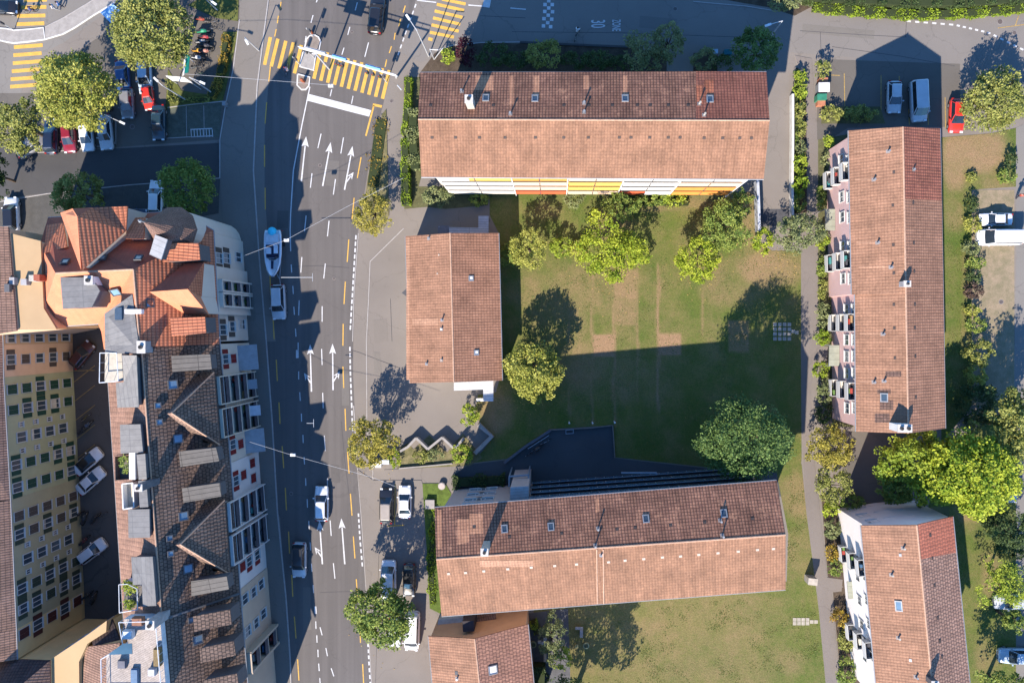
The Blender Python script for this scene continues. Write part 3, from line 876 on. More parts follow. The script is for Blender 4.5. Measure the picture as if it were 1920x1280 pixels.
# ================================================================== BUILDINGS
T_OLD = tile_mat('aged brown tiles', (.34, .175, .112), (.26, .130, .088), (.10, .05, .036), .34, .36, stain=.36, mort=.045, moss=(.50, .26, .15))
T_LIGHT = tile_mat('pale terracotta tiles', (.280, .155, .094), (.245, .138, .086), (.185, .100, .064), .32, .36, stain=.26, mort=.022)
T_PALE = tile_mat('pale pink tiles', (.30, .170, .108), (.262, .150, .096), (.195, .105, .07), .34, .34, stain=.24, mort=.022)
T_LIGHT2 = tile_mat('terracotta tiles', (.320, .175, .112), (.275, .148, .095), (.165, .085, .055), .34, .37, stain=.24, mort=.032)
T_NEWRED = tile_mat('new red tiles', (.34, .135, .085), (.28, .105, .07), (.11, .042, .032), .34, .36, stain=.3, mort=.035)
T_RED2 = tile_mat('bright red tiles', (.38, .115, .065), (.33, .10, .06), (.17, .06, .045), .34, .45, stain=.12, mort=.04)
T_BRN = tile_mat('brown plain tiles', (.215, .150, .115), (.160, .108, .083), (.058, .043, .036), .42, .42, offset=.5, stain=.28, mort=.05)
T_ORG = tile_mat('orange pantiles', (.52, .19, .10), (.47, .17, .09), (.24, .085, .05), .33, .46, stain=.10, mort=.045, bump=1.0, rows=True, grain=.35)
T_ORX = tile_mat('orange dormer pantiles', (.54, .20, .105), (.50, .18, .095), (.27, .095, .055), .36, .5, stain=.08, mort=.03, bump=1.0, grain=.35)
T_BRNP = tile_mat('brown pantiles', (.30, .19, .14), (.26, .165, .125), (.13, .085, .065), .3, .5, stain=.25, mort=.04)
T_SLATE = tile_mat('turret shingles', (.22, .135, .105), (.19, .12, .095), (.12, .08, .065), .25, .3, offset=.5, stain=.15)
T_WEST = tile_mat('light brown tiles', (.30, .185, .135), (.25, .155, .115), (.16, .10, .078), .6, .4, stain=.25, mort=.03)
M_SEAM = seam_mat('weathered sheet metal', (.20, .19, .175), (.13, .125, .12), .62)
M_SEAMG = seam_mat('grey sheet metal', (.165, .16, .155), (.11, .11, .11), .62)
M_DORM = seam_mat('dormer sheet metal', (.115, .105, .093), (.02, .018, .017), .55)
GUT = mat('zinc gutter', (.24, .25, .26), .5, .12, 3, metal=.3)
RIDGE = mat('ridge mortar', (.40, .25, .17), .9, .2, 3)
CHIM = mat('rendered chimney', (.36, .33, .28), .9, .2, 3)
SOOT = mat('soot black', (.02, .02, .02), .9, .1)
WH = mat('white render', (.62, .61, .58), .85, .08, 1.2)
GLS = glass_mat('window glass', (.03, .045, .06))
GLB = glass_mat('skylight glass', (.10, .16, .22), .08)
FRM = mat('window frame white', (.46, .46, .44), .6, .05)
FRD = mat('dark frame', (.07, .07, .075), .6, .1)

def wpts(l): return [W(*p) for p in l]
def centroid(faces):
    s = Vector((0, 0, 0)); n = 0
    for f in faces:
        for p in f: s += p; n += 1
    c = s / n; c.z = 0; return c

def gable(name, label, cat, faces, wall, sx=.95, sy=.95, th=.22, ridges=(), eaves=(), zb=0, drop=.28, group=None, wallname='wall'):
    F = [(wpts(p), m) for p, m in faces]
    c = centroid([f for f, _ in F])
    root = empty(name, c, label, cat, group)
    r = MB()
    for f, m in F: r.slab(f, m, th)
    r.build('roof', root)
    def T(p):
        return Vector((c.x + (p.x - c.x) * sx, c.y + (p.y - c.y) * sy, p.z - drop))
    w = MB()
    for f, m in F: w.drop([T(p) for p in f], wall, zb)
    w.build(wallname, root)
    if ridges:
        g = MB()
        for a, b_ in ridges: g.tube(W(*a) - Vector((0, 0, .02)), W(*b_) - Vector((0, 0, .02)), .1, RIDGE, 6)
        g.build('ridge_cap', root)
    for e in eaves:
        g = MB()
        for a, b_ in zip(e[:-1], e[1:]): g.tube(W(*a) - Vector((0, 0, .08)), W(*b_) - Vector((0, 0, .08)), .09, GUT, 6)
        g.build('gutter', root)
    return root, T, F

def onface(px, py, f):
    """world point where the view ray through a pixel meets the roof plane"""
    n = Vector((0, 0, 0)); c0 = sum(f, Vector((0, 0, 0))) / len(f)
    for i in range(len(f)): n += (f[i] - c0).cross(f[(i + 1) % len(f)] - c0)
    n.normalize()
    if n.z < 0: n = -n
    a = Vector((0, 0, HC)); d = W(px, py, 0) - a
    t = (c0 - a).dot(n) / d.dot(n)
    p = a + d * t
    if abs(n.z) > .999: u = (f[1] - f[0]).normalized()
    else: u = Vector((0, 0, 1)).cross(n).normalized()
    return p, u, n.cross(u), n

def obox(b, p, u, w, n, du, dv, h0, h1, m):
    q = [p + u * x * du / 2 + w * y * dv / 2 for x, y in ((-1, -1), (1, -1), (1, 1), (-1, 1))]
    lo = [x + n * h0 for x in q]; hi = [x + n * h1 for x in q]
    b.face(hi, m); b.face(lo[::-1], m)
    for i in range(4):
        j = (i + 1) % 4; b.face([lo[i], lo[j], hi[j], hi[i]], m)

def skylight(root, f, px, py, du=.8, dv=1.1, frame=None, glass=None, lift=0):
    p, u, w, n = onface(px, py, f); p = p + n * lift
    b = MB(); fr = frame or FRD
    for s in (-1, 1):
        obox(b, p + u * s * (du / 2), u, w, n, .12, dv + .12, -.05, .13, fr)
        obox(b, p + w * s * (dv / 2), u, w, n, du - .12, .12, -.05, .125, fr)
    o = b.build('skylight', root)
    g = MB(); obox(g, p, u, w, n, du - .13, dv - .13, -.05, .07, glass or GLB)
    g.build('pane', o, loc=root.location).location = (0, 0, 0)

def vent(root, f, px, py, m=None, s=.34, tall=.05):
    p, u, w, n = onface(px, py, f)
    b = MB(); obox(b, p, u, w, n, s, s * .8, -.03, tall, m or mat('vent tile', (.06, .045, .04), .8))
    b.build('roof_vent', root)

def pipe(root, f, px, py, h=1.0, r=.09, m=None):
    p, u, w, n = onface(px, py, f)
    b = MB(); mm = m or GUT
    obox(b, p, u, w, n, .42, .42, -.02, .03, mat('lead flashing', (.22, .19, .18), .7))
    h *= .6; b.tube(p - Vector((0, 0, .1)), p + Vector((0, 0, h)), r, mm, 8); b.disc(p + Vector((0, 0, h + .04)), r * 1.4, mm, .05, 8)
    b.build('vent_pipe', root)

def chimney(root, f, px, py, dx, dy, h, m=CHIM, rz=0, flues=2):
    """px,py is where the chimney's foot meets the roof"""
    p, u, w, n = onface(px, py, f)
    b = MB(); z0 = p.z - 1.0; z1 = p.z + h
    b.box((p.x, p.y, (z0 + z1) / 2), (dx, dy, z1 - z0), m, rz)
    b.box((p.x, p.y, z1 + .06), (dx + .1, dy + .1, .12), mat('chimney slab', (.42, .40, .37), .85), rz)
    o = b.build('chimney', root)
    g = MB()
    for i in range(flues):
        t = (i - (flues - 1) / 2) * (max(dx, dy) / max(1, flues))
        q = Vector((p.x + (t * math.cos(rz) if dx >= dy else -t * math.sin(rz)), p.y + (t * math.sin(rz) if dx >= dy else t * math.cos(rz)), z1 + .12))
        g.disc(q, min(dx, dy) * .26, FRD, .25, 8); g.disc(q + Vector((0, 0, .26)), min(dx, dy) * .2, SOOT, .01, 8)
    g.build('flue', o, loc=root.location).location = (0, 0, 0)
    return o

WC = {}
def win_meshes(w, h, style):
    k = (round(w, 2), round(h, 2), style)
    if k in WC: return WC[k]
    out = []
    def me(name, fn):
        b = MB(); fn(b); o = b.build(name, loc=(0, 0, 0)); out.append((name, o.data)); bpy.data.objects.remove(o)
    frame_col = {'dark': FRD}.get(style, FRM)
    closed = style.startswith('closed')
    def glass(b): b.box((0, .012, 0), (w, .05, h), GLS)
    me('window', glass)
    def frame(b):
        for s in (-1, 1):
            b.box((s * (w / 2 + .02), .05, 0), (.075, .09, h + .14), frame_col)
            b.box((0, .05, s * (h / 2 + .045)), (w - .04, .088, .075), frame_col)
        b.box((0, .045, 0), (.06, .06, h), frame_col)
        b.box((0, .11, -h / 2 - .10), (w + .22, .16, .05), frame_col)
    me('frame', frame)
    col = {'red': (.16, .018, .018), 'green': (.014, .052, .036), 'brown': (.075, .062, .052), 'dkgreen': (.035, .05, .035), 'maroon': (.07, .022, .018)}
    for cname, c in col.items():
        if cname == style or style == 'closed_' + cname:
            sm = mat('shutter ' + cname, c, .7, .2, 6)
            if closed:
                def f(b):
                    for s in (-1, 1):
                        b.box((s * (w / 4 + .01), .12, 0), (w / 2 - .01, .04, h), sm)
                    for i in range(7): b.box((0, .145, -h / 2 + (i + .5) * h / 7), (w - .1, .02, .03), sm)
                me('shutter', f)
            else:
                for s in (-1, 1):
                    def f(b, s=s):
                        b.box((s * (w * .77 + .08), .055, 0), (w * .5, .045, h + .05), sm)
                        for i in range(7): b.box((s * (w * .77 + .08), .085, -h / 2 + (i + .5) * h / 7), (w * .42, .02, .03), sm)
                    me('shutter', f)
    WC[k] = out
    return out

def solve(A, B, z, target, axis):
    lo, hi = -.2, 1.2
    f = lambda t: topx((A.x + (B.x - A.x) * t, A.y + (B.y - A.y) * t, z))[axis] - target
    s = 1 if f(hi) > f(lo) else -1
    for _ in range(40):
        m = (lo + hi) / 2
        if f(m) * s > 0: hi = m
        else: lo = m
    return (lo + hi) / 2

WB = {}; WR = random.Random(7)
def window(root, A, B, t, z, w=1.0, h=1.4, style='plain', out=0.0):
    d = Vector((B.x - A.x, B.y - A.y, 0)); dn = d.normalized(); nrm = Vector((-dn.y, dn.x, 0))
    p = Vector((A.x, A.y, 0)) + d * t + nrm * out; p.z = z
    ang = math.atan2(dn.y, dn.x)
    ms = win_meshes(w, h, style)
    wo = bpy.data.objects.new('window', ms[0][1]); COL.objects.link(wo)
    wo.parent = root; wo.location = p - Vector(root.location); wo.rotation_euler = (0, 0, ang)
    for nme, m in ms[1:]:
        o = bpy.data.objects.new(nme, m); COL.objects.link(o); o.parent = wo
    if not style.startswith('closed') and WR.random() < .45:
        k = (round(w, 2), round(h, 2), WR.choice((.25, .45, .7)), WR.randrange(3))
        if k not in WB:
            b = MB(); hh = h * k[2]; b.box((0, .042, h / 2 - hh / 2), (w - .02, .015, hh), [mat('pale blind', (.42, .40, .35)), mat('grey blind', (.22, .22, .22)), mat('linen curtain', (.36, .33, .29))][k[3]])
            o = b.build('blind', loc=(0, 0, 0)); WB[k] = o.data; bpy.data.objects.remove(o)
        o = bpy.data.objects.new('blind', WB[k]); COL.objects.link(o); o.parent = wo

def wbox(b, A, B, t0, t1, z0, z1, y0, y1, m):
    """box on a wall A-B: t along, z up, y outwards"""
    d = Vector((B.x - A.x, B.y - A.y, 0)); dn = d.normalized(); nrm = Vector((-dn.y, dn.x, 0))
    a = Vector((A.x, A.y, 0)) + d * t0; c = Vector((A.x, A.y, 0)) + d * t1
    q = [a + nrm * y0, c + nrm * y0, c + nrm * y1, a + nrm * y1]
    b.slab([Vector((p.x, p.y, z1)) for p in q], m, z1 - z0)

T_STRK = tile_mat('rain washed orange tiles', (.52, .27, .155), (.46, .23, .135), (.24, .12, .075), .34, .36, stain=.2, mort=.03)
T_STRK2 = tile_mat('rain washed pale tiles', (.36, .215, .14), (.33, .195, .128), (.24, .135, .09), .34, .34, stain=.15, mort=.02)
T_DSTN = tile_mat('sooty tiles', (.16, .10, .08), (.13, .085, .065), (.06, .04, .035), .34, .36, stain=.3, mort=.04)
def washed(root, f, x0, y0, x1, y1, m=None, x2=None):
    """course of cleaner tiles below a fitting"""
    b = MB(); q = [onface(x, y, f) for x, y in ((x0, y0), (x1, y0), (x1 if x2 is None else x2[1], y1), (x0 if x2 is None else x2[0], y1))]
    pts = [a[0] + a[3] * .012 for a in q]
    if (pts[1] - pts[0]).cross(pts[2] - pts[0]).z < 0: pts = pts[::-1]
    b.face(pts, m or T_STRK); b.build('washed_tiles', root)

# ---------------------------------------------------------------- long block in the north
fN = [(788, 136, 12.8), (1305, 134, 12.8), (1305, 225, 15.1), (784, 224, 15.1)]
fN2 = [(1305, 134, 12.8), (1437, 135, 12.8), (1443, 226, 15.1), (1305, 225, 15.1)]
fS = [(784, 224, 15.1), (1305, 225, 15.1), (1443, 226, 15.1), (1432, 336, 12.8), (790, 332, 12.8)]
random.seed(3)
cream = mat('cream render', (.60, .55, .45), .85, .06)
root, T, F = gable('apartment_block', 'long tiled block with orange and white balcony fronts, beside the shaded street', 'building',
    [(fN, T_OLD), (fN2, T_NEWRED), (fS, T_LIGHT)], cream, .975, .80, ridges=[((784, 224, 15.1), (1443, 226, 15.1))],
    eaves=[[(788, 136, 12.8), (1437, 135, 12.8)], [(790, 332, 12.8), (1432, 336, 12.8)]])
FN, FN2, FS = F[0][0], F[1][0], F[2][0]
chimney(root, FN, 884, 199, .8, .8, 2.6, CHIM, 0, 1)
for x, y in [(911, 184), (1003, 185), (1172, 185)]: skylight(root, FN, x, y, .62, .8, GUT, GLS)
skylight(root, FN2, 1331, 186, .62, .8, GUT, GLS)
for x in (807, 925, 1057, 1104, 1148, 1195, 1219, 1253, 1290): vent(root, FN, x, 198)
for x in (810, 854, 899, 947, 1004, 1057, 1103, 1161, 1183, 1218, 1253, 1275): vent(root, FS, x, 258)
for x in (1320, 1355, 1387, 1409): vent(root, FS, x, 259)
for x, y in [(957, 214), (1095, 194), (1095, 211), (866, 172)]: pipe(root, FN, x, y, 1.1)
for x, y in [(1311, 195), (1320, 216)]: pipe(root, FN2, x, y, 1.1, m=CHIM)
for q in [(955, 142, 963, 196), (1000, 142, 1011, 178), (1094, 142, 1105, 168), (1168, 142, 1176, 178), (892, 142, 925, 170)]: washed(root, FN, *q)
for q in [(1306, 160, 1318, 195), (1321, 150, 1338, 180)]: washed(root, FN2, *q, mat('x', (0, 0, 0)) if 0 else tile_mat('orange replaced tiles', (.62, .22, .11), (.52, .17, .09), (.2, .08, .05), .34, .36))
SEp, SWp = T(W(1432, 336, 12.8)), T(W(790, 332, 12.8))
OR1 = mat('orange balcony front', (.62, .245, .055), .8, .08); OR2 = mat('amber balcony front', (.62, .36, .09), .8, .08)
RDo = mat('red balcony front', (.60, .11, .045), .8, .08); CRM = mat('cream balcony front', (.58, .42, .30), .8, .06)
WHF = mat('white balcony front', (.50, .48, .44), .85, .08)
secs = [(.97, .745, [OR2, WHF, WHF, WHF]), (.742, .572, [OR1, CRM, CRM, RDo]), (.565, .40, [CRM, OR2, OR2, CRM]), (.393, .225, [WHF, WHF, WHF, RDo]), (.218, .03, [WHF, CRM, OR1, OR1])]
for i, (t1, t0, cols) in enumerate(secs):
    for f in range(4):
        z = 10.7 - 2.9 * f
        b = MB(); wbox(b, SEp, SWp, t0, t1, z - .18, z, 0, 1.1, CONC)
        o = b.build('balcony', root)
        g = MB()
        if i == 3 and f == 3:
            wbox(g, SEp, SWp, t0 + .085, t1, z - .62, z + 1.1, 1.1, 1.2, cols[f]); wbox(g, SEp, SWp, t0, t0 + .084, z - .62, z + 1.1, 1.1, 1.2, WH)
        elif i == 0 and f == 0:
            wbox(g, SEp, SWp, t0, t0 + .13, z - .62, z + 1.1, 1.1, 1.2, cols[f]); wbox(g, SEp, SWp, t0 + .131, t1, z - .62, z + 1.1, 1.1, 1.2, WH)
        else: wbox(g, SEp, SWp, t0, t1, z - .62, z + 1.1, 1.1, 1.2, cols[f])
        for tt in (t0, t1): wbox(g, SEp, SWp, tt - .0015, tt + .0015, z - .2, z + 1.0, .02, 1.1, cols[f])
        g.build('balcony_front', o, loc=root.location).location = (0, 0, 0)
    b = MB()
    wbox(b, SEp, SWp, t0 - .004, t0 - .0015, 0, 11.9, 0, 1.25, WH)
    b.build('partition', root)
    for f in range(4):
        for tt in (.25, .75): window(root, SEp, SWp, t0 + (t1 - t0) * tt, 11.7 - 2.9 * f, 1.8, 1.7, 'dark')
        sm = MB(); wbox(sm, SEp, SWp, (t0 + t1) / 2 - .0016, (t0 + t1) / 2 + .0016, 10.0 - 2.9 * f, 11.82 - 2.9 * f, 1.2, 1.215, FRD); sm.build('downpipe', root)
for A_, B_ in ((T(W(1437, 135, 12)), SEp),):
    pass

# ---------------------------------------------------------------- long block in the south
gN = [(815, 951, 12.8), (1456, 900, 12.8), (1473, 1002, 14.9), (818, 1048, 14.9)]
gS = [(818, 1048, 14.9), (1473, 1002, 14.9), (1473, 1105, 12.8), (828, 1155, 12.8)]
root, T, F = gable('apartment_block', 'long tiled apartment block with shaded glass galleries, between the two lawns', 'building',
    [(gN, T_OLD), (gS, T_LIGHT)], mat('taupe render', (.33, .28, .26), .85, .06), .965, .87, ridges=[((818, 1048, 14.9), (1473, 1002, 14.9))],
    eaves=[[(815, 951, 12.8), (1456, 900, 12.8)], [(828, 1155, 12.8), (1473, 1105, 12.8)]])
GN, GS = F[0][0], F[1][0]
chimney(root, GN, 913, 1020, .75, .75, 3.0, CHIM, 0, 1)
for x, y in [(946, 991), (1033, 987), (1211, 972), (1357, 962)]: skylight(root, GN, x, y, .6, .8, GUT, GLS)
for x, y in [(889, 988), (955, 1006), (1053, 1000), (1157, 992), (1191, 989), (1257, 985), (1321, 979), (1411, 972)]: vent(root, GN, x, y)
for q in [(857, 972, 880, 1040), (880, 962, 905, 1000), (1117, 934, 1123, 988), (820, 955, 828, 1044)]: washed(root, GN, *q)
washed(root, GS, 900, 1050, 1000, 1062, T_STRK2)
WT = mat('white vent tile', (.38, .31, .25), .7)
for x, y in [(841, 1075), (873, 1073), (907, 1070), (952, 1066), (996, 1063), (1040, 1060), (1081, 1057), (1141, 1053), (1172, 1050), (1207, 1047), (1242, 1044), (1276, 1042), (1310, 1039), (1346, 1036), (1384, 1033), (1420, 1030), (1450, 1028)]: vent(root, GS, x, y, WT, .34)
for x, y in [(1121, 990), (1116, 1022), (1354, 1003), (1350, 975)]: pipe(root, GN, x, y, 1.2)
pipe(root, GS, 1127, 1040, .6)
b = MB()
for x in (1119, 1131): b.tube(onface(x, 1029, GS)[0] + Vector((0, 0, .05)), onface(x + 1, 1131, GS)[0] + Vector((0, 0, .05)), .08, RIDGE, 5)
b.build('expansion_joint', root)
NWp, NEp = T(W(815, 951, 12.8)), T(W(1456, 900, 12.8))
for ty, z in [(0, 1.8), (1, 4.7), (2, 7.6), (3, 10.3)]:
    for tx in (.085, .125): window(root, NWp, NEp, tx, z, 2.0, .9, 'plain')
GLR = glass_mat('gallery glass', (.035, .075, .11), .15); STL = mat('galvanised steel', (.20, .24, .28), .5, .1, 3, metal=.3)
for f in range(4):
    z = 10.2 - 2.8 * f
    b = MB(); wbox(b, NWp, NEp, .275, .985, z - .2, z, 0, .55, mat('gallery slab', (.05, .06, .07), .8)); o = b.build('gallery', root)
    g = MB()
    wbox(g, NWp, NEp, .275, .985, z + .95, z + 1.03, 0.49, .57, STL)
    for i in range(24):
        t = .275 + .71 * i / 23; wbox(g, NWp, NEp, t - .0008, t + .0008, z, z + 1.0, 0.49, .57, STL)
    g.build('railing', o, loc=root.location).location = (0, 0, 0)
    g = MB(); wbox(g, NWp, NEp, .276, .984, z + .1, z + .93, 0.52, .54, GLR); g.build('glass_panel', o, loc=root.location).location = (0, 0, 0)
b = MB(); wbox(b, NWp, NEp, .275, .985, .1, 11.2, .01, .04, glass_mat('gallery wall glass', (.03, .05, .07), .3)); b.build('glazing', root)
# lift tower with ribbed roof and a low frame before it
b = MB(); b.slab(wpts([(957, 913, 11.0), (991, 911, 11.0), (991, 935, 11.0), (956, 938, 11.0)]), seam_mat('lift roof', (.33, .31, .30), (.2, .19, .19), .35), 11.0, mat('taupe render', (.33, .28, .26)))
b.build('lift_tower', root)
b = MB()
for q in [((955, 893), (991, 890)), ((955, 893), (955, 912)), ((991, 890), (991, 910))]:
    b.tube(W(*q[0], 6), W(*q[1], 6), .12, STL, 6)
for x, y in ((955, 893), (991, 890)): b.tube(W(x, y, 6), W(x, y, 6) - Vector((0, 0, 6)), .1, STL, 6)
b.slab(wpts([(956, 895, 3.0), (990, 892, 3.0), (990, 910, 3.0), (956, 912, 3.0)]), mat('dark canopy', (.06, .07, .08)), .1)
b.build('lift_frame', root)
b = MB(); b.tube(W(1165, 868 + 18, 6), W(1231, 862 + 24, 6), .12, STL, 5); b.tube(W(1231, 886, 6), W(1231, 890, 6), .12, STL, 5)
b.build('railing', root)

# ---------------------------------------------------------------- small middle house
hW = [(760, 443, 4.6), (844, 437, 6.8), (851, 716, 6.8), (768, 718, 4.6)]
hE = [(844, 437, 6.8), (935, 437, 4.6), (942, 713, 4.6), (851, 716, 6.8)]
root, T, F = gable('community_hall', 'low hall with pale tiled gable roof and white stair canopy beside the asphalt forecourt', 'building',
    [(hW, T_PALE), (hE, T_LIGHT2)], mat('white render', (.62, .61, .58)), .95, .975, ridges=[((844, 437, 6.8), (851, 716, 6.8))],
    eaves=[[(760, 443, 4.6), (768, 718, 4.6)], [(935, 437, 4.6), (942, 713, 4.6)]])
HW, HE = F[0][0], F[1][0]
for q in [(773, 597, 822, 609), (775, 681, 797, 684), (762, 446, 768, 712)]: washed(root, HW, *q, T_STRK2)
skylight(root, HE, 883, 522, .55, .5, GUT, WH); skylight(root, HE, 893, 661, .55, .5, GUT, WH)
for x, y in [(823, 478), (820, 513)]: vent(root, HW, x, y, WT, .2)
pipe(root, HW, 829, 600, 1.0); pipe(root, HW, 828, 617, .5, m=WH); pipe(root, HW, 804, 447, .5); pipe(root, HW, 800, 682, .5); pipe(root, HW, 828, 675, .4, m=WT)
NE_, SE_ = T(W(935, 437, 4.6)), T(W(942, 713, 4.6))
for t in (.28, .42, .56, .70, .84): window(root, NE_, SE_, t, 2.2, 1.6, 1.3, 'plain')
b = MB(); b.slab(wpts([(753, 549, 3.0), (763, 540, 3.0), (763, 556, 3.0)]), FRD, .12); b.build('awning', root)
CAN = seam_mat('white ribbed canopy', (.44, .44, .45), (.24, .24, .26), .36)
b = MB(); b.slab(wpts([(851, 717, 3.2), (925, 714, 3.2), (925, 752, 3.2), (906, 752, 3.2), (906, 730, 3.2), (851, 732, 3.2)]), CAN, .12, WH)
for x, y in ((853, 731), (905, 750), (923, 750)): b.tube(W(x, y, 3.1), Vector((*W(x, y, 3.1).xy, 0)), .06, GUT, 6)
b.slab(wpts([(893, 747, 1.0), (906, 747, 1.0), (906, 752, 1.0), (893, 752, 1.0)]), WH, 1.0)
b.build('canopy', root)
CAN2 = seam_mat('grey ribbed canopy', (.30, .31, .34), (.18, .18, .2), .3)
b = MB(); b.slab(wpts([(897, 405, 3.0), (916, 405, 3.0), (916, 437, 3.0), (880, 437, 3.0), (842, 437, 3.0), (842, 426, 3.0), (897, 427, 3.0)]), CAN2, .12, GUT)
b.slab(wpts([(821, 423, 2.8), (842, 423, 2.8), (842, 437, 2.8), (821, 437, 2.8)]), mat('grey felt', (.12, .115, .13)), .12)
for x, y in ((899, 407), (914, 407), (823, 425), (844, 428)): b.tube(W(x, y, 2.9), Vector((*W(x, y, 2.9).xy, 0)), .06, GUT, 6)
b.build('canopy', root)

# ---------------------------------------------------------------- house at the bottom edge
jW = [(803, 1192, 6.5), (890, 1197, 8.8), (904, 1330, 8.8), (815, 1330, 6.5)]
jE = [(890, 1197, 8.8), (990, 1170, 6.5), (1006, 1330, 6.5), (904, 1330, 8.8)]
peach = mat('apricot render', (.55, .30, .16), .85, .08, .6)
root, T, F = gable('tiled_house', 'apricot rendered house with tiled gable roof at the bottom edge beside the parked vans', 'building',
    [(jW, T_PALE), (jE, tile_mat('coarse terracotta tiles', (.33, .18, .125), (.27, .145, .105), (.15, .08, .06), .45, .42, offset=.5, stain=.2, mort=.05))], peach, .955, .97,
    ridges=[((890, 1197, 8.8), (904, 1330, 8.8))], eaves=[[(803, 1192, 6.5), (815, 1330, 6.5)], [(990, 1170, 6.5), (1006, 1330, 6.5)]])
skylight(root, F[1][0], 924, 1255, 1.0, 1.0, mat('grey skylight frame', (.18, .18, .19)), WH)
vent(root, F[0][0], 856, 1261, FRD, .5); pipe(root, F[0][0], 857, 1271, .6, m=WH)
b = MB(); b.drop(wpts([(822, 1161, 2.6), (868, 1157, 2.6), (868, 1172, 2.6), (819, 1176, 2.6)]), mat('pale annex render', (.42, .41, .38)), 0); b.build('annex', root)
b = MB(); b.drop(wpts([(867, 1164, 7.0), (888, 1163, 7.0), (889, 1183, 7.0), (868, 1184, 7.0)]), mat('dark brown hood', (.035, .028, .03)), 3.0); b.build('chimney', root)
b = MB(); b.slab(wpts([(890, 1153, 3.0), (930, 1148, 3.0), (930, 1160, 3.0), (890, 1168, 3.0)]), T_BRNP, .15); b.build('lean_to', root)

# ---------------------------------------------------------------- pink block, east side
kW1 = [(1591, 245, 8.9), (1693, 238, 11.6), (1700, 552, 11.6), (1597, 552, 8.9)]
kW2 = [(1603, 552, 8.9), (1700, 552, 11.6), (1703, 812, 11.6), (1605, 809, 8.9)]
kE1 = [(1693, 238, 11.6), (1763, 241, 8.9), (1766, 376, 8.9), (1696, 373, 11.6)]
kE2 = [(1696, 373, 11.6), (1766, 376, 8.9), (1773, 803, 8.9), (1703, 812, 11.6)]
pink = mat('pink render', (.50, .34, .32), .85, .05, .5)
root, T, F = gable('apartment_block', 'pink apartment block with tiled roof and white balconies along the garden path', 'building',
    [(kW1, T_PALE), (kW2, T_PALE), (kE1, T_NEWRED), (kE2, T_LIGHT2)], pink, .90, .975,
    ridges=[((1693, 238, 11.6), (1703, 812, 11.6))], eaves=[[(1591, 245, 8.9), (1597, 552, 8.9)], [(1603, 552, 8.9), (1605, 809, 8.9)], [(1763, 241, 8.9), (1773, 803, 8.9)]])
K1, K2, K3, K4 = [f[0] for f in F]
for x, y in [(1676, 323), (1674, 385), (1675, 459), (1676, 512)]: vent(root, K1, x, y)
for x, y in [(1676, 571), (1677, 615), (1678, 671)]: vent(root, K2, x, y)
for x, y in [(1712, 380), (1713, 456), (1714, 509), (1715, 571), (1715, 615), (1716, 668), (1717, 745)]: vent(root, K4, x, y)
for x, y in [(1665, 284), (1638, 337), (1645, 455), (1670, 501)]: pipe(root, K1, x, y, .7)
for x, y in [(1655, 626), (1657, 714), (1638, 716)]: pipe(root, K2, x, y, .7)
pipe(root, K3, 1713, 318, .4)
for q in [(1603, 335, 1634, 339), (1606, 453, 1641, 457), (1610, 499, 1666, 503), (1600, 282, 1661, 286)]: washed(root, K1, *q, T_STRK2)
for q in [(1612, 624, 1651, 628), (1612, 714, 1634, 717)]: washed(root, K2, *q, T_STRK2)
for q in [(1660, 696, 1690, 706), (1645, 730, 1670, 738), (1650, 750, 1675, 768), (1640, 775, 1668, 792)]: washed(root, K2, *q, T_DSTN)
chimney(root, K1, 1693, 533, .7, .6, 1.0, mat('grey chimney', (.30, .29, .29)), 0, 1)
chimney(root, K2, 1683, 799, 1.5, .8, 1.7, WH, 0, 2)
skylight(root, K2, 1658, 745, .9, .7, GUT, GLS)
A1, B1_ = T(W(1597, 552, 8.9)), T(W(1591, 245, 8.9)); A2, B2_ = T(W(1605, 809, 8.9)), T(W(1603, 552, 8.9))
CLC = [mat('balcony stuff %d' % i, c, .7, .2, 4) for i, c in enumerate([(.30, .05, .04), (.05, .12, .22), (.10, .18, .05), (.45, .43, .38), (.06, .06, .07), (.32, .20, .10), (.05, .20, .20)])]
def clutter(A, B, t0, t1, z, y0, y1, par, root, L):
    g = MB()
    for _ in range(random.randint(1, 3)):
        t = random.uniform(t0, t1); w = random.uniform(.15, .45) / L; y = random.uniform(y0, max(y0 + .05, y1 - .35))
        wbox(g, A, B, t - w, t + w, z, z + random.uniform(.25, .8), y, y + random.uniform(.2, .35), random.choice(CLC))
    g.build('balcony_furniture', par, loc=root.location).location = (0, 0, 0)
BFL = mat('pale balcony floor', (.46, .43, .40), .85, .15, 3)
def balc(root, A, B, t, z, w, d, m, L):
    dt = w / L / 2
    b = MB(); wbox(b, A, B, t - dt, t + dt, z - .15, z, 0, d, BFL); o = b.build('balcony', root)
    g = MB(); wbox(g, A, B, t - dt, t + dt, z, z + .9, d - .06, d, m); wbox(g, A, B, t - dt, t - dt + .06 / L, z, z + .9, 0, d, m); wbox(g, A, B, t + dt - .06 / L, t + dt, z, z + .9, 0, d, m)
    if random.random() < .75: clutter(A, B, t - dt * .7, t + dt * .7, z, .1, d - .15, o, root, L)
    g.build('balcony_front', o, loc=root.location).location = (0, 0, 0)
WHB = mat('balcony white', (.44, .44, .43), .8, .04)
for A_, B_, ys, wins in ((A1, B1_, (330, 490), (300, 369, 407, 462, 522)), (A2, B2_, (605, 730), (580, 637, 668, 700, 765))):
    L = (B_ - A_).length
    for y in ys:
        for z in (1.2, 3.9, 6.6):
            t = solve(A_, B_, 4.5, y, 1)
            balc(root, A_, B_, t, z, 2.1, .85, WHB, L)
            window(root, A_, B_, t, z + 1.05, 1.4, 1.9, 'dark')
    for y in wins:
        for z in (5.2, 7.6): window(root, A_, B_, solve(A_, B_, z, y, 1), z, 1.2, 1.2, 'plain')
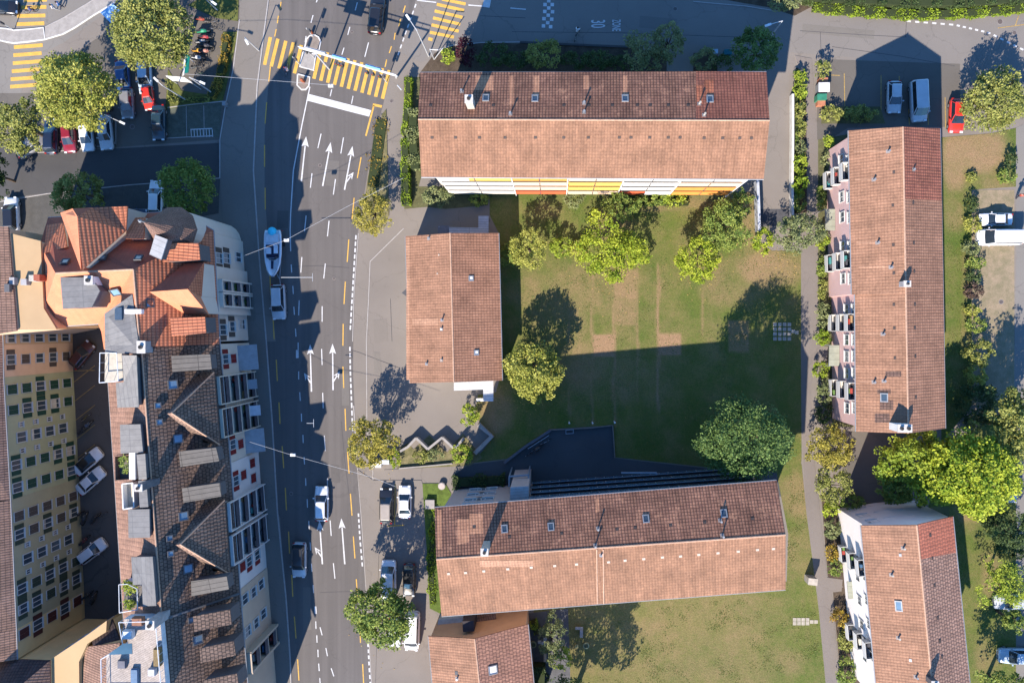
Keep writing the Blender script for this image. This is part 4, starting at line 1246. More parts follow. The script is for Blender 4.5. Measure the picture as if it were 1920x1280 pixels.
CG = seam_mat('green grey canopy', (.27, .28, .22), (.15, .16, .13), .8)
for q in ([(1547, 392), (1566, 392), (1566, 432), (1548, 432)], [(1555, 647), (1574, 647), (1574, 686), (1554, 686)]):
    b = MB(); b.slab([W(x, y, 2.8) for x, y in q], CG, .14, GUT)
    for x, y in (q[0], q[3]): b.tube(W(x + 1, y, 2.7), Vector((*W(x + 1, y, 2.7).xy, 0)), .06, GUT, 6)
    b.build('entrance_canopy', root)

# ---------------------------------------------------------------- white block, bottom right
lW = [(1614, 985, 9.0), (1719, 984, 11.6), (1752, 1330, 11.6), (1647, 1330, 9.0)]
lE1 = [(1719, 984, 11.6), (1787, 968, 9.0), (1793, 1035, 9.0), (1726, 1048, 11.6)]
lE2 = [(1726, 1048, 11.6), (1793, 1035, 9.0), (1824, 1330, 9.0), (1752, 1330, 11.6)]
T_COARSE = tile_mat('coarse brown tiles', (.36, .225, .165), (.28, .17, .125), (.13, .08, .065), .42, .4, offset=.5, stain=.2, mort=.055)
root, T, F = gable('apartment_block', 'white apartment block with tiled roof at the bottom right edge of the path', 'building',
    [(lW, T_PALE), (lE1, tile_mat('bright red coarse tiles', (.40, .14, .085), (.34, .115, .07), (.20, .08, .055), .42, .4, offset=.5, stain=.1)), (lE2, T_COARSE)],
    mat('white block render', (.62, .58, .56), .85, .05, .5), .91, .985, ridges=[((1719, 984, 11.6), (1752, 1330, 11.6))],
    eaves=[[(1614, 985, 9.0), (1647, 1330, 9.0)], [(1787, 968, 9.0), (1824, 1330, 9.0)]])
L1, L2, L3 = [f[0] for f in F]
for q in [(1632, 1026, 1688, 1028), (1636, 1076, 1667, 1078), (1648, 1194, 1680, 1196)]: washed(root, L1, *q, T_STRK2)
for x, y in [(1693, 1027), (1671, 1077), (1684, 1195)]: pipe(root, L1, x, y, .7, m=CHIM)
pipe(root, L1, 1717, 1268, .7)
skylight(root, L1, 1685, 1135, 1.1, .65, GUT, GLB)
for x, y in [(1688, 1040), (1707, 1237)]: vent(root, L1, x, y, GUT)
for x, y in [(1744, 1003)]: vent(root, L2, x, y)
for x, y in [(1748, 1046), (1752, 1097), (1758, 1158), (1762, 1201), (1766, 1231)]: vent(root, L3, x, y)
chimney(root, L1, 1743, 1272, .7, .6, 1.2, mat('dark chimney', (.10, .09, .09)), 0, 1)
A_, B_ = T(W(1647, 1330, 9)), T(W(1614, 985, 9)); L = (B_ - A_).length
for y in (1050, 1200):
    for z in (1.2, 3.9, 6.6):
        t = solve(A_, B_, 4.5, y, 1); balc(root, A_, B_, t, z, 2.0, .8, WHB, L); window(root, A_, B_, t, z + 1.05, 1.4, 1.9, 'dark')
for y in (1080, 1125, 1170, 1230):
    for z in (5.0, 7.4): window(root, A_, B_, solve(A_, B_, z, y, 1), z, 1.0, 1.2, 'plain')
b = MB(); b.slab([W(x, y, 2.8) for x, y in [(1588, 1090), (1600, 1090), (1603, 1122), (1591, 1122)]], CG, .14, GUT); b.build('entrance_canopy', root)
A_, C_ = T(W(1614, 985, 9)), T(W(1787, 968, 9))
for tx in (.15, .38, .60): 
    for z in (1.8, 4.6, 7.4): window(root, A_, C_, tx, z, 1.2, 1.1, 'plain')
# ================================================================== ROW HOUSES, WEST SIDE OF THE STREET
def row_house(label, walls, faces, dorm, gab, dx0=.2, name='row_house', ridges=(), eaves=(), sx=.94, sy=.999, gmat=T_BRN):
    root, T, F = gable(name, label, 'house', faces, walls, sx, sy, ridges=ridges, eaves=eaves)
    for pts, z, dep, m, side in dorm:
        b = MB(); z_ = z if isinstance(z, (list, tuple)) else [z] * len(pts)
        P = [W(x, y, zz) for (x, y), zz in zip(pts, z_)]
        c = sum(P, Vector((0, 0, 0))) / len(P)
        b.slab(P, m, .14)
        o = b.build('dormer', root)
        w = MB(); w.slab([c + (p - c) * .93 - Vector((0, 0, .15)) for p in P], side, dep)
        w.build('dormer_wall', o, loc=root.location).location = (0, 0, 0)
    return root, T, F

WLC = mat('cream street render', (.47, .42, .34), .85, .06, .5)
WLB = mat('white street render', (.52, .49, .46), .85, .05, .5)
WLG = mat('beige street render', (.40, .32, .24), .85, .06, .5)
WLO = mat('pale corner render', (.50, .44, .37), .85, .05, .5)
LEAD = mat('lead grey', (.095, .095, .10), .6, .12, 3)

def cross_gable(root, A, B, B2, C, zf, zt, wall, zb=0):
    """steep cross gable facing the street: A and C are its front corners, B and B2 the ridge tips (photo pixels)"""
    a, b_, b2, c = W(*A, zf), W(*B, zt - .1), W(*B2, zt), W(*C, zf)
    r = MB()
    r.slab([a, b2, b_], T_BRNP, .2); r.slab([a, c, b2], T_BRN, .2); r.slab([c, b_, b2], T_BRNP, .2)
    r.slab([a, b_, a - Vector((2.6, -.1, 1.2))], T_BRN, .2); r.slab([c, b_, c - Vector((2.6, -.1, 1.2))], T_BRN, .2)
    o = r.build('cross_gable', root)
    g = MB(); g.tube(a, b2, .1, RIDGE, 5); g.tube(c, b2, .1, RIDGE, 5); g.build('ridge_cap', o, loc=root.location).location = (0, 0, 0)
    w = MB(); e = Vector((-1.15, 0, -.35)); s = Vector((0, .25, 0))
    a0 = Vector((a.x - 2.2, a.y, a.z)); c0 = Vector((c.x - 2.2, c.y, c.z))
    q = [a + e - s, c + e + s, c0 + e + s, a0 + e - s]
    w.drop(q, wall, zb)
    ce = (a + b2 + c + b_) / 4
    for tri in ([a, b2, b_], [a, c, b2], [c, b_, b2]): w.drop([ce + (p - ce) * .9 - Vector((0, 0, .5)) for p in tri], LEAD, 9.5); w.build('bay_wall', o, loc=root.location).location = (0, 0, 0)
    return q[0] + Vector((.42, 0, 0)), q[1] + Vector((.42, 0, 0))      # loggia line north -> south

LOGP = mat('dark balcony panel', (.055, .06, .075), .5, .3, 1.5)
LOGF = mat('dark loggia floor', (.085, .08, .085), .85, .3, 2)
def loggias(root, A, B, cols, floors, wall):
    L = (B - A).length
    for t0, t1 in cols:
        for z in floors:
            b = MB(); wbox(b, A, B, t0, t1, z - .16, z - .02, .82, .9, wall); wbox(b, A, B, t0, t1, z - .16, z, .0, .82, LOGF)
            o = b.build('loggia', root)
            g = MB(); wbox(g, A, B, t0 + .012, t1 - .012, z, z + .95, .82, .87, LOGP); g.build('parapet', o, loc=root.location).location = (0, 0, 0)
            g = MB(); wbox(g, A, B, t0 + .01, t1 - .01, z + .02, z + 2.45, .005, .03, GLS)
            g.build('loggia_glass', o, loc=root.location).location = (0, 0, 0)
            clutter(A, B, t0 + .05, t1 - .05, z, .1, .75, o, root, L)
        b = MB()
        for t in (t0, t1): wbox(b, A, B, t - .008, t + .008, 0, floors[-1] + 2.6, 0, .92, wall)
        wbox(b, A, B, t0, t1, floors[-1] + 2.5, floors[-1] + 2.66, 0, .92, wall)
        b.build('loggia_frame', root)

def awning(root, A, B, y0, y1, z, d, m, zo=.9):
    t0, t1 = solve(A, B, z, y0, 1), solve(A, B, z, y1, 1)
    dd = Vector((B.x - A.x, B.y - A.y, 0)); dn = dd.normalized(); nr = Vector((-dn.y, dn.x, 0))
    a = Vector((A.x, A.y, z)) + dd * t0; c = Vector((A.x, A.y, z)) + dd * t1
    b = MB(); b.slab([a, c, c + nr * d - Vector((0, 0, zo)), a + nr * d - Vector((0, 0, zo))], m, .06); b.build('awning', root)

# -- northern brown-roofed house
zE, zR, zW_ = 9.8, 16.2, 12.0
e1, e2, e3, e4 = (412, 645), (432, 870), (450, 1110), (474, 1400)
r1, r2, r3, r4 = (265, 651), (283, 897), (303, 1160), (326, 1460)
w1, w2, w3, w4 = (198, 652), (214, 893), (231, 1158), (246, 1450)
def rowfaces(ea, eb, ra, rb, wa, wb): return [([(*ea, zE), (*eb, zE), (*rb, zR), (*ra, zR)], T_BRN), ([(*ra, zR), (*rb, zR), (*wb, zW_), (*wa, zW_)], T_WEST)]
MS, MD = M_SEAM, M_DORM
root, T, F = row_house('brown tiled row house with cream front and red shutters, adjoining the orange corner house', WLC, rowfaces(e1, e2, r1, r2, w1, w2), [
    ([(321, 667), (394, 664), (397, 692), (323, 697)], 14.7, 1.7, MD, LEAD), ([(335, 846), (405, 839), (411, 864), (338, 875)], 14.7, 1.7, MD, LEAD),
    ([(229, 666), (256, 666), (260, 763), (220, 764), (217, 718), (232, 716)], [17, 17, 17, 15.9, 15.9, 16.2], 2.2, MS, LEAD),
    ([(225, 796), (263, 795), (268, 848), (226, 850)], 16.7, 2.2, MS, LEAD), ([(256, 852), (272, 850), (275, 898), (260, 899)], 16.9, 2, MS, LEAD)],
    None, ridges=[((*r1, zR), (*r2, zR))], eaves=[[(*e1, zE), (*e2, zE)], [(*w1, zW_), (*w2, zW_)]])
H2 = root; fE, fW = F[0][0], F[1][0]
ba, bb = cross_gable(root, (401, 698), (313, 775), (322, 774), (412, 834), 12.3, 16.8, WLC)
for x, y, s in [(323, 721, .95), (333, 822, .95), (295, 760, .6), (298, 791, .6)]: skylight(root, fE, x, y, s, s * 1.05, LEAD, GLB, lift=.14)
chimney(root, fE, 276, 650, .9, 1.3, 1.2, mat('grey chimney', (.30, .29, .29)), 0, 1)
chimney(root, fE, 289, 903, .8, .7, 3.2, mat('iron flue', (.12, .12, .13)), 0, 1)
A_, B_ = T(W(*e1, zE)), T(W(*e2, zE)); A_.z = B_.z = 0
for y, z, st in [(673, 7.8, 'red'), (672, 5.6, 'closed_red'), (833, 7.8, 'red'), (832, 5.6, 'closed_red')]: window(root, A_, B_, solve(A_, B_, z, y, 1), z, 1.1, 1.5, st)
AWN = mat('grey awning cloth', (.22, .24, .26), .9, .12, 2); AWN2 = mat('pale awning cloth', (.42, .43, .46), .9, .1, 2)
awning(root, A_, B_, 648, 695, 4.0, 2.2, AWN); awning(root, A_, B_, 806, 850, 4.0, 2.2, AWN)
loggias(root, ba, bb, [(.05, .46), (.53, .95)], [0.8, 3.4, 6.0, 8.7], WLC)
awning(root, ba, bb, 713, 731, 3.4, 2.0, AWN, .5); awning(root, ba, bb, 762, 781, 3.4, 2.2, AWN2, .4)
# roof terrace with low walls at the back of the house
def px_terrace(root, pts, z, m, wallm, h=.9, wall=True, name='roof_terrace', rail=False):
    b = MB(); P = [W(x, y, z) for x, y in pts]; b.slab(P, m, 1.6, wallm); o = b.build(name, root)
    g = MB()
    for i in range(len(P)):
        a, c = P[i], P[(i + 1) % len(P)]
        if rail:
            g.tube(a + Vector((0, 0, 1)), c + Vector((0, 0, 1)), .05, wallm, 5)
            n = max(1, int((c - a).length / .9))
            for k in range(n): g.tube(a.lerp(c, k / n), a.lerp(c, k / n) + Vector((0, 0, 1)), .025, wallm, 4)
        else:
            d = (c - a).normalized(); nr = Vector((-d.y, d.x, 0)) * .06
            g.slab([a + nr + Vector((0, 0, h)), a - nr + Vector((0, 0, h)), c - nr + Vector((0, 0, h)), c + nr + Vector((0, 0, h))], wallm, h)
    g.build('railing' if rail else 'parapet', o, loc=root.location).location = (0, 0, 0)
    return o
px_terrace(root, [(197, 661), (228, 661), (231, 713), (196, 716)], 15.6, mat('terrace slabs', (.40, .36, .29), .85, .15, 2), mat('white rail', (.55, .57, .6), .5), rail=True)
px_terrace(root, [(223, 852), (255, 850), (256, 896), (224, 898)], 15.4, mat('terrace dark deck', (.12, .11, .10)), T_WEST)
b = MB(); b.box(W(250, 873, 16.4), (.7, 3.0, .5), WH); b.build('planter_wall', root)

# -- middle brown-roofed house
root, T, F = row_house('brown tiled row house with white front and red shutters, middle of the brown roofs', WLB, rowfaces(e2, e3, r2, r3, w2, w3), [
    ([(341, 915), (412, 905), (415, 930), (344, 942)], 14.7, 1.7, MD, LEAD), ([(358, 1089), (425, 1080), (429, 1104), (359, 1117)], 14.7, 1.7, MD, LEAD),
    ([(259, 901), (274, 900), (278, 950), (262, 951)], 16.9, 2, M_SEAMG, LEAD), ([(240, 955), (280, 954), (281, 1007), (241, 1008)], 16.7, 2.2, M_SEAMG, LEAD),
    ([(246, 1044), (286, 1043), (293, 1135), (268, 1136), (266, 1095), (249, 1096)], [16.3, 17.1, 17.1, 16.7, 16.7, 16.3], 2.2, M_SEAMG, LEAD)],
    None, ridges=[((*r2, zR), (*r3, zR))], eaves=[[(*e2, zE), (*e3, zE)], [(*w2, zW_), (*w3, zW_)]])
H3 = root; fE, fW = F[0][0], F[1][0]
ba, bb = cross_gable(root, (421, 937), (329, 1021), (338, 1020), (431, 1076), 12.3, 16.8, WLB)
for x, y, s in [(343, 967, .95), (352, 1065, .95), (317, 1008, .6), (319, 1037, .6)]: skylight(root, fE, x, y, s, s * 1.05, LEAD, GLB, lift=.14)
chimney(root, fE, 308, 1152, .9, .9, 3.0, mat('grey chimney', (.30, .29, .29)), 0, 1)
A_, B_ = T(W(*e2, zE)), T(W(*e3, zE)); A_.z = B_.z = 0
for y, z, st in [(901, 7.8, 'red'), (890, 5.6, 'closed_red'), (868, 2.6, 'closed_red'), (896, 2.6, 'closed_red'), (1062, 7.8, 'closed_red'), (1052, 5.6, 'red'), (1040, 3.0, 'red')]: window(root, A_, B_, solve(A_, B_, z, y, 1), z, 1.1, 1.5, st)
loggias(root, ba, bb, [(.05, .46), (.53, .95)], [0.8, 3.4, 6.0, 8.7], WLB)
px_terrace(root, [(237, 904), (257, 902), (259, 948), (239, 951)], 15.2, mat('terrace slabs', (.40, .36, .29)), WH)
px_terrace(root, [(232, 1090), (248, 1089), (266, 1098), (267, 1136), (233, 1142)], 14.6, mat('terrace dark deck', (.12, .11, .10)), mat('white rail', (.55, .57, .6)), rail=True)

# -- southern house with roof terrace
root, T, F = row_house('brown tiled row house with beige front and a pale decked roof terrace', WLG, rowfaces(e3, e4, r3, r4, w3, w4), [
    ([(362, 1155), (431, 1142), (434, 1170), (364, 1184)], [15.6, 14.2, 14.2, 15.6], 2.8, T_BRN, LEAD), ([(374, 1215), (438, 1201), (442, 1228), (376, 1243)], [15.6, 14.2, 14.2, 15.6], 2.8, T_BRN, LEAD),
    ([(380, 1275), (444, 1262), (448, 1290), (382, 1304)], [15.6, 14.2, 14.2, 15.6], 2.8, T_BRN, LEAD)],
    None, ridges=[((*r3, zR), (*r4, zR))], eaves=[[(*e3, zE), (*e4, zE)], [(*w3, zW_), (*w4, zW_)]])
H4 = root; fE, fW = F[0][0], F[1][0]
for x, y, s in [(358, 1161, .6), (370, 1198, 1.0)]: skylight(root, fE, x, y, s, s * 1.05, LEAD, GLB, lift=.14)
b = MB(); p1, p2 = onface(300, 1162, fE)[0], onface(450, 1111, fE)[0]
b.tube(p1 + Vector((0, 0, .2)), p2 + Vector((0, 0, .2)), .16, LEAD, 5); b.build('parapet_flashing', root)
A_, B_ = T(W(*e3, zE)), T(W(*e4, zE)); A_.z = B_.z = 0
for y, z in [(1122, 7.8), (1110, 5.2), (1095, 2.6), (1183, 7.8), (1168, 5.2), (1150, 2.6), (1300, 8.3)]: window(root, A_, B_, solve(A_, B_, z, y, 1), z, 1.2, 1.5, 'plain')
loggias(root, A_, B_, [(solve(A_, B_, 6, 1205, 1), solve(A_, B_, 6, 1240, 1))], [1.0, 3.8, 6.6], WLG)
DECK = tile_mat('pale deck boards', (.37, .335, .30), (.32, .29, .26), (.20, .18, .16), 2.4, .22, offset=.5, stain=.12, mort=.02, bump=.1)
terr = px_terrace(root, [(232, 1160), (300, 1158), (312, 1300), (200, 1300), (199, 1228), (240, 1205)], 16.9, DECK, mat('white rail', (.55, .57, .6)), rail=True)
b = MB(); b.slab(wpts([(203, 1227, 18.6), (230, 1206, 18.6), (247, 1206, 18.6), (248, 1225, 18.6)]), glass_mat('awning glass', (.04, .08, .11)), .1, GUT); b.build('glass_roof', root)

# -- orange-roofed corner house
fNs = [(75, 458, 13.4), (90, 408, 11.4), (300, 398, 10.2), (250, 505, 17.3), (104, 512, 18.2)]
fNE = [(300, 398, 10.2), (352, 404, 10.2), (400, 432, 9.9), (250, 505, 17.3)]
fEs = [(400, 432, 9.9), (412, 645, 9.9), (262, 651, 16.6), (250, 505, 17.3)]
fWh = [(75, 458, 13.4), (104, 512, 18.2), (103, 612, 13.2), (82, 578, 13.6)]
fSs = [(104, 512, 18.2), (250, 505, 17.3), (184, 607, 12.4), (103, 612, 13.2)]
fSW = [(250, 505, 17.3), (262, 651, 16.6), (195, 655, 12.4), (190, 622, 12.4), (184, 607, 12.4)]
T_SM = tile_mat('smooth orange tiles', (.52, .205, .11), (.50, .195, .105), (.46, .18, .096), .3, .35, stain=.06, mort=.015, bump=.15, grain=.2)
T_SMD = tile_mat('shade darkened orange tiles', (.30, .095, .06), (.28, .09, .056), (.24, .076, .048), .3, .35, stain=.08, mort=.015, bump=.15, grain=.25)  # darker copy of the orange tiles: shade of the north faces put into colour
root, T, F = gable('corner_house', 'large orange roofed corner house with round turret and many gables above the shaded side street', 'house',
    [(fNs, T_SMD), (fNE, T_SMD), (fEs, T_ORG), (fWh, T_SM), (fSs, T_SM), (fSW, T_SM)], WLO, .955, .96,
    ridges=[((104, 512, 18.2), (250, 505, 17.3)), ((250, 505, 17.3), (262, 651, 16.6))], eaves=[[(400, 432, 9.9), (412, 645, 9.9)], [(90, 408, 10.4), (300, 398, 10.2), (352, 404, 10.2), (400, 432, 9.9)], [(82, 578, 13.6), (103, 612, 13.2), (184, 607, 12.4)]])
H1 = root; fa = [f[0] for f in F]
def rgroup(name, faces, wall, dep=3.5, sc=.94):
    b = MB(); Fp = [(wpts(p), m) for p, m in faces]
    for f, m in Fp: b.slab(f, m, .18)
    o = b.build(name, root)
    c = centroid([f for f, _ in Fp]); w = MB()
    zmin = min(p.z for f, _ in Fp for p in f)
    for f, m in Fp: w.drop([Vector((c.x + (p.x - c.x) * sc, c.y + (p.y - c.y) * sc, p.z - .2)) for p in f], wall, zmin - dep)
    w.build('gable_wall', o, loc=root.location).location = (0, 0, 0)
    return o
rgroup('cross_gable', [([(113, 399, 14.8), (136, 391, 16.6), (145, 406, 19.0), (152, 506, 18.8)], T_SM), ([(136, 391, 16.6), (172, 389, 16.9), (145, 406, 19.0)], T_SMD),
                       ([(145, 406, 19.0), (172, 389, 16.9), (239, 387, 15.1), (236, 432, 15.1), (154, 506, 18.8)], T_ORG)], WLO, 10)
rgroup('dormer', [([(88, 421, 12.8), (118, 418, 12.8), (125, 463, 15.3), (82, 475, 15.0)], T_ORX)], WLO, 3)
rgroup('dormer', [([(240, 409, 13.0), (272, 407, 13.0), (269, 448, 15.5), (235, 448, 15.5)], T_ORX)], WLO, 3)
rgroup('cross_gable', [([(280, 547, 16.7), (347, 494, 13.2), (382, 492, 12.8), (352, 542, 16.2)], T_SMD), ([(280, 547, 16.7), (352, 542, 16.2), (375, 556, 14.2), (391, 590, 12.8), (345, 588, 13.0)], T_SM),
                       ([(352, 542, 16.2), (382, 492, 12.8), (377, 556, 14.0)], T_ORG)], WLO, 13, .96)
rgroup('dormer', [([(312, 456, 15.6), (372, 456, 14.2), (375, 487, 14.2), (305, 491, 15.6)], T_ORX)], LEAD, 3)
rgroup('dormer', [([(319, 596, 15.6), (384, 594, 14.2), (386, 624, 14.2), (322, 630, 15.6)], T_ORX)], LEAD, 3)
rgroup('flat_roof', [([(113, 520, 17.8), (172, 520, 17.8), (187, 545, 17.8), (172, 576, 17.8), (118, 579, 17.8)], M_SEAMG)], LEAD, 3)
rgroup('flat_roof', [([(196, 588, 17.4), (248, 552, 16.9), (262, 662, 16.9), (197, 663, 16.4)], M_SEAMG)], LEAD, 3)
rgroup('flat_roof', [([(291, 440, 17.4), (314, 449, 17.4), (302, 487, 17.4), (280, 477, 17.4)], seam_mat('bright sheet metal', (.34, .34, .34), (.2, .2, .2), .6))], LEAD, 1.2)
# turret
tc = W(327, 431, 13.2); b = MB(); N8 = 10
apex = Vector((tc.x, tc.y, 20.0)); ring = [Vector((tc.x + 2.75 * math.cos(a), tc.y + 2.75 * math.sin(a), 13.2)) for a in [2 * math.pi * i / N8 for i in range(N8)]]
mid = [Vector((tc.x + 1.7 * math.cos(a), tc.y + 1.7 * math.sin(a), 15.6)) for a in [2 * math.pi * i / N8 for i in range(N8)]]
for i in range(N8):
    j = (i + 1) % N8
    b.face([ring[i], ring[j], mid[j], mid[i]], T_SLATE); b.face([mid[i], mid[j], apex], T_SLATE)
b.face(ring[::-1], T_SLATE)
o = b.build('turret', root)
g = MB(); g.tube((tc.x, tc.y, 0), (tc.x, tc.y, 13.3), 2.45, WLO, 20); g.build('turret_wall', o, loc=root.location).location = (0, 0, 0)
g = MB(); g.tube(apex - Vector((0, 0, .2)), apex + Vector((0, 0, .9)), .09, GUT, 6); g.dome(apex + Vector((0, 0, .55)), .2, GUT, full=True, seg=8); g.build('finial', o, loc=root.location).location = (0, 0, 0)
for x, y, f, s in [(125, 494, 0, .7), (194, 487, 0, .7), (262, 487, 0, .7), (218, 544, 4, .9), (278, 527, 2, .8), (281, 568, 2, .8), (384, 470, 2, .6), (391, 607, 2, .6)]:
    skylight(root, fa[f], x, y, s * 1.1, s, FRD, GLB, lift=.3 if f in (0, 4) else 0)
chimney(root, wpts([(113, 520, 16.9), (172, 520, 16.9), (172, 576, 16.9)]), 180, 527, .9, .9, 1.3, WH, 0, 1)
b = MB(); b.box(W(252, 584, 16.9), (1.9, .5, .6), WH); b.box(W(226, 588, 16.7), (.8, 1.4, .9), mat('dark blue tank', (.04, .07, .11))); b.build('roof_plant', root)
A_, B_ = T(W(400, 432, 9.9)), T(W(412, 645, 9.9)); A_.z = B_.z = 0
for y in (463, 487): pass
for y, z, st in [(484, 7.8, 'brown'), (484, 5.6, 'brown'), (618, 7.8, 'brown'), (612, 5.2, 'brown'), (482, 2.0, 'plain'), (608, 2.0, 'plain')]: window(root, A_, B_, solve(A_, B_, z, y, 1), z, 1.2, 1.7, st)
loggias(root, A_, B_, [(solve(A_, B_, 6, 528, 1), solve(A_, B_, 6, 548, 1)), (solve(A_, B_, 6, 552, 1), solve(A_, B_, 6, 576, 1))], [1.0, 3.8, 6.6], WLO)

# ---------------------------------------------------------------- courtyard range on the far left
GRN = mat('pale green render', (.31, .32, .20), .85, .07, .6); OLV = mat('olive beige render', (.31, .285, .18), .85, .07, .6)
APR = mat('peach render', (.52, .36, .24), .85, .07, .6); YLW = mat('straw yellow render', (.56, .41, .20), .85, .07, .6)
def court(label, ya, yb, m, xa, xb, rows, styles, ext=-90):
    """rows of windows on a facade that looks east into the courtyard"""
    root, T, F = gable('courtyard_house', label, 'house', [([(xa, ya, 13.2), (xb, yb[0], 13.2), (ext, yb[1], 17.0), (ext, ya + 20, 17.0)], T_BRNP)], m, .985, .9995, eaves=[[(xa, ya, 13.2), (xb, yb[0], 13.2)]])
    A, B = T(W(xa, ya, 13.2)), T(W(xb, yb[0], 13.2)); A.z = B.z = 0
    for y_ref, z, w, h, st in rows:
        window(root, A, B, solve(A, B, z, y_ref, 1), z, w, h, st)
    return root, A, B
def fl(py0, slope, zs, w, h, sts):
    """a column of windows: one per storey; py of each follows the leaning facade"""
    out = []
    for i, z in enumerate(zs):
        out.append((None, py0, slope, z, w, h, sts[i % len(sts)]))
    return out
def court_cols(ya_g, specs):
    rows = []
    for yg, zs, w, h, sts in specs:
        for i, z in enumerate(zs):
            # pixel row on the facade of the ground line yg at height z
            py = 615 + (yg - 615) / (1 - z / 100)
            rows.append((py, z, w, h, sts[i % len(sts)]))
    return rows
Z5 = [1.6, 4.2, 6.8, 9.4, 11.9]
court('peach house in the courtyard with small brown shuttered windows', 647, (707, 716), APR, 5, 6, court_cols(0, [(667, Z5, 1.1, 1.3, ['closed_brown', 'brown', 'plain'])]), None)
g_specs = [(716, Z5, 1.1, 1.5, ['closed_green', 'closed_green', 'green', 'closed_green', 'closed_green']), (750, Z5, 1.1, 1.5, ['closed_green', 'green', 'green', 'green', 'closed_green']),
           (776, [2.9, 5.5, 8.1, 10.7], .5, .6, ['plain']), (797, [2.9, 5.5, 8.1, 10.7], 1.2, 1.5, ['plain']), (820, [2.9, 5.5, 8.1, 10.7], .5, .6, ['plain']),
           (841, Z5, 1.1, 1.5, ['green', 'green', 'closed_green', 'closed_green', 'green']), (878, Z5, 1.1, 1.5, ['green', 'closed_green', 'closed_green', 'closed_green', 'green'])]
court('pale green house in the courtyard with dark green shutters', 707, (937, 942), GRN, 6, 19, court_cols(0, g_specs), None)
o_specs = [(925, Z5, 1.1, 1.5, ['closed_brown']), (955, Z5, 1.1, 1.5, ['dkgreen', 'closed_brown']), (977, [2.9, 5.5, 8.1, 10.7], .5, .6, ['plain']), (1000, [2.9, 5.5, 8.1, 10.7], 1.2, 1.5, ['plain']),
           (1022, [2.9, 5.5, 8.1, 10.7], .5, .6, ['plain']), (1045, Z5, 1.1, 1.5, ['closed_dkgreen', 'dkgreen', 'dkgreen']), (1078, Z5, 1.1, 1.5, ['dkgreen', 'dkgreen', 'closed_dkgreen'])]
court('olive beige house in the courtyard with grey shutters, south of the green one', 937, (1180, 1196), OLV, 19, 30, court_cols(0, o_specs), None)
y_specs = [(1118, Z5, 1.2, 1.6, ['closed_maroon', 'maroon'])]
court('straw yellow house in the courtyard with maroon shutters', 1180, (1236, 1252), YLW, 30, 32, court_cols(0, y_specs), None)

# flat beige-roofed house between the corner house and the picture edge
root, T, F = gable('courtyard_house', 'house with plain beige roof terrace and brown tiles beside the orange corner house', 'house',
    [([(18, 437, 15.0), (76, 452, 15.0), (82, 578, 15.0), (106, 617, 15.0), (31, 617, 15.0)], mat('beige roof screed', (.36, .25, .14), .9, .06, .4)), ([(-90, 425, 17.4), (15, 425, 15.4), (31, 620, 15.4), (-90, 640, 17.4)], T_BRNP)], APR, .99, .97)
b = MB(); b.box(W(49, 529, 15.3), (.7, .7, .9), mat('grey chimney', (.30, .29, .29))); b.box(W(27, 527, 15.2), (.6, .8, .9), mat('grey chimney', (.30, .29, .29))); b.build('chimney', root)
b = MB(); b.box(W(67, 522, 15.7), (.8, .7, 1.2), CHIM); b.box(W(75, 521, 15.8), (.7, .7, 1.2), T_SMD); b.build('chimney', root)
b = MB(); b.box(W(15, 540, 15.8), (.6, .9, .4), LEAD); b.build('roof_vent', root)
court('narrow sand coloured house with dark windows between the beige roof and the peach house', 615, (647, 656), mat('sand render', (.42, .29, .17), .85, .07, .6), 4, 5, court_cols(0, [(631, Z5, 1.1, 1.4, ['plain'])]), None)

# yellow house crossing the courtyard at the bottom
root, T, F = gable('courtyard_house', 'sand yellow flat topped house crossing the courtyard at the bottom edge', 'house',
    [([(93, 1237, 12.5), (166, 1188, 12.5), (200, 1163, 12.5), (199, 1184, 12.5), (164, 1206, 12.5), (148, 1240, 12.5), (149, 1330, 12.5), (96, 1330, 12.5)], mat('sand yellow screed', (.40, .28, .15), .9, .05, .3))], YLW, .995, .995)
A_, B_ = T(W(93, 1237, 12.5)), T(W(166, 1188, 12.5)); A_.z = B_.z = 0
for t in (.14, .5, .86):
    for z in (2.2, 4.9, 7.6, 10.6): window(root, A_, B_, t, z, 1.1, 1.4, 'maroon')
root, T, F = gable('courtyard_house', 'brown tiled roof with shaded slope in the bottom left corner', 'house',
    [([(-60, 1250, 13.0), (40, 1236, 13.0), (93, 1238, 13.0), (20, 1300, 16.5), (-60, 1310, 16.5)], tile_mat('shade darkened brown tiles', (.10, .07, .065), (.08, .06, .055), (.04, .03, .03), .4, .4)), ([(93, 1238, 13.0), (95, 1340, 13.0), (-60, 1340, 16.5), (20, 1300, 16.5)], T_BRNP)], YLW, .98, .98)  # the northern slope has its shade put into the tile colour
root, T, F = gable('courtyard_house', 'low house with ribbed brown roof in shade between the yellow house and the roof terrace', 'house',
    [([(168, 1188, 11.5), (210, 1160, 11.5), (225, 1200, 12.5), (175, 1212, 12.5)], tile_mat('shade darkened brown tiles', (.1, .07, .065), (.08, .06, .055), (.04, .03, .03))),  # same tiles, the shade again put into the colour
     ([(160, 1212, 12.0), (225, 1205, 14.0), (205, 1330, 14.0), (150, 1330, 12.0)], T_BRNP)], YLW, .97, .97)
# ================================================================== VEHICLES
RUB = mat('tyre rubber', (.02, .02, .02), .9, .1); RIM = mat('alloy rim', (.35, .35, .36), .4, .1, metal=.6)
HL = mat('headlight lens', (.6, .62, .64), .2, .05, spec=.8); TL = mat('tail light lens', (.30, .015, .012), .3, .1)
CGL = glass_mat('car glass', (.012, .018, .024), .08); PLASTIC = mat('black plastic', (.025, .025, .027), .7, .1)
DEFP = paint_mat('car paint white', (.62, .63, .64))

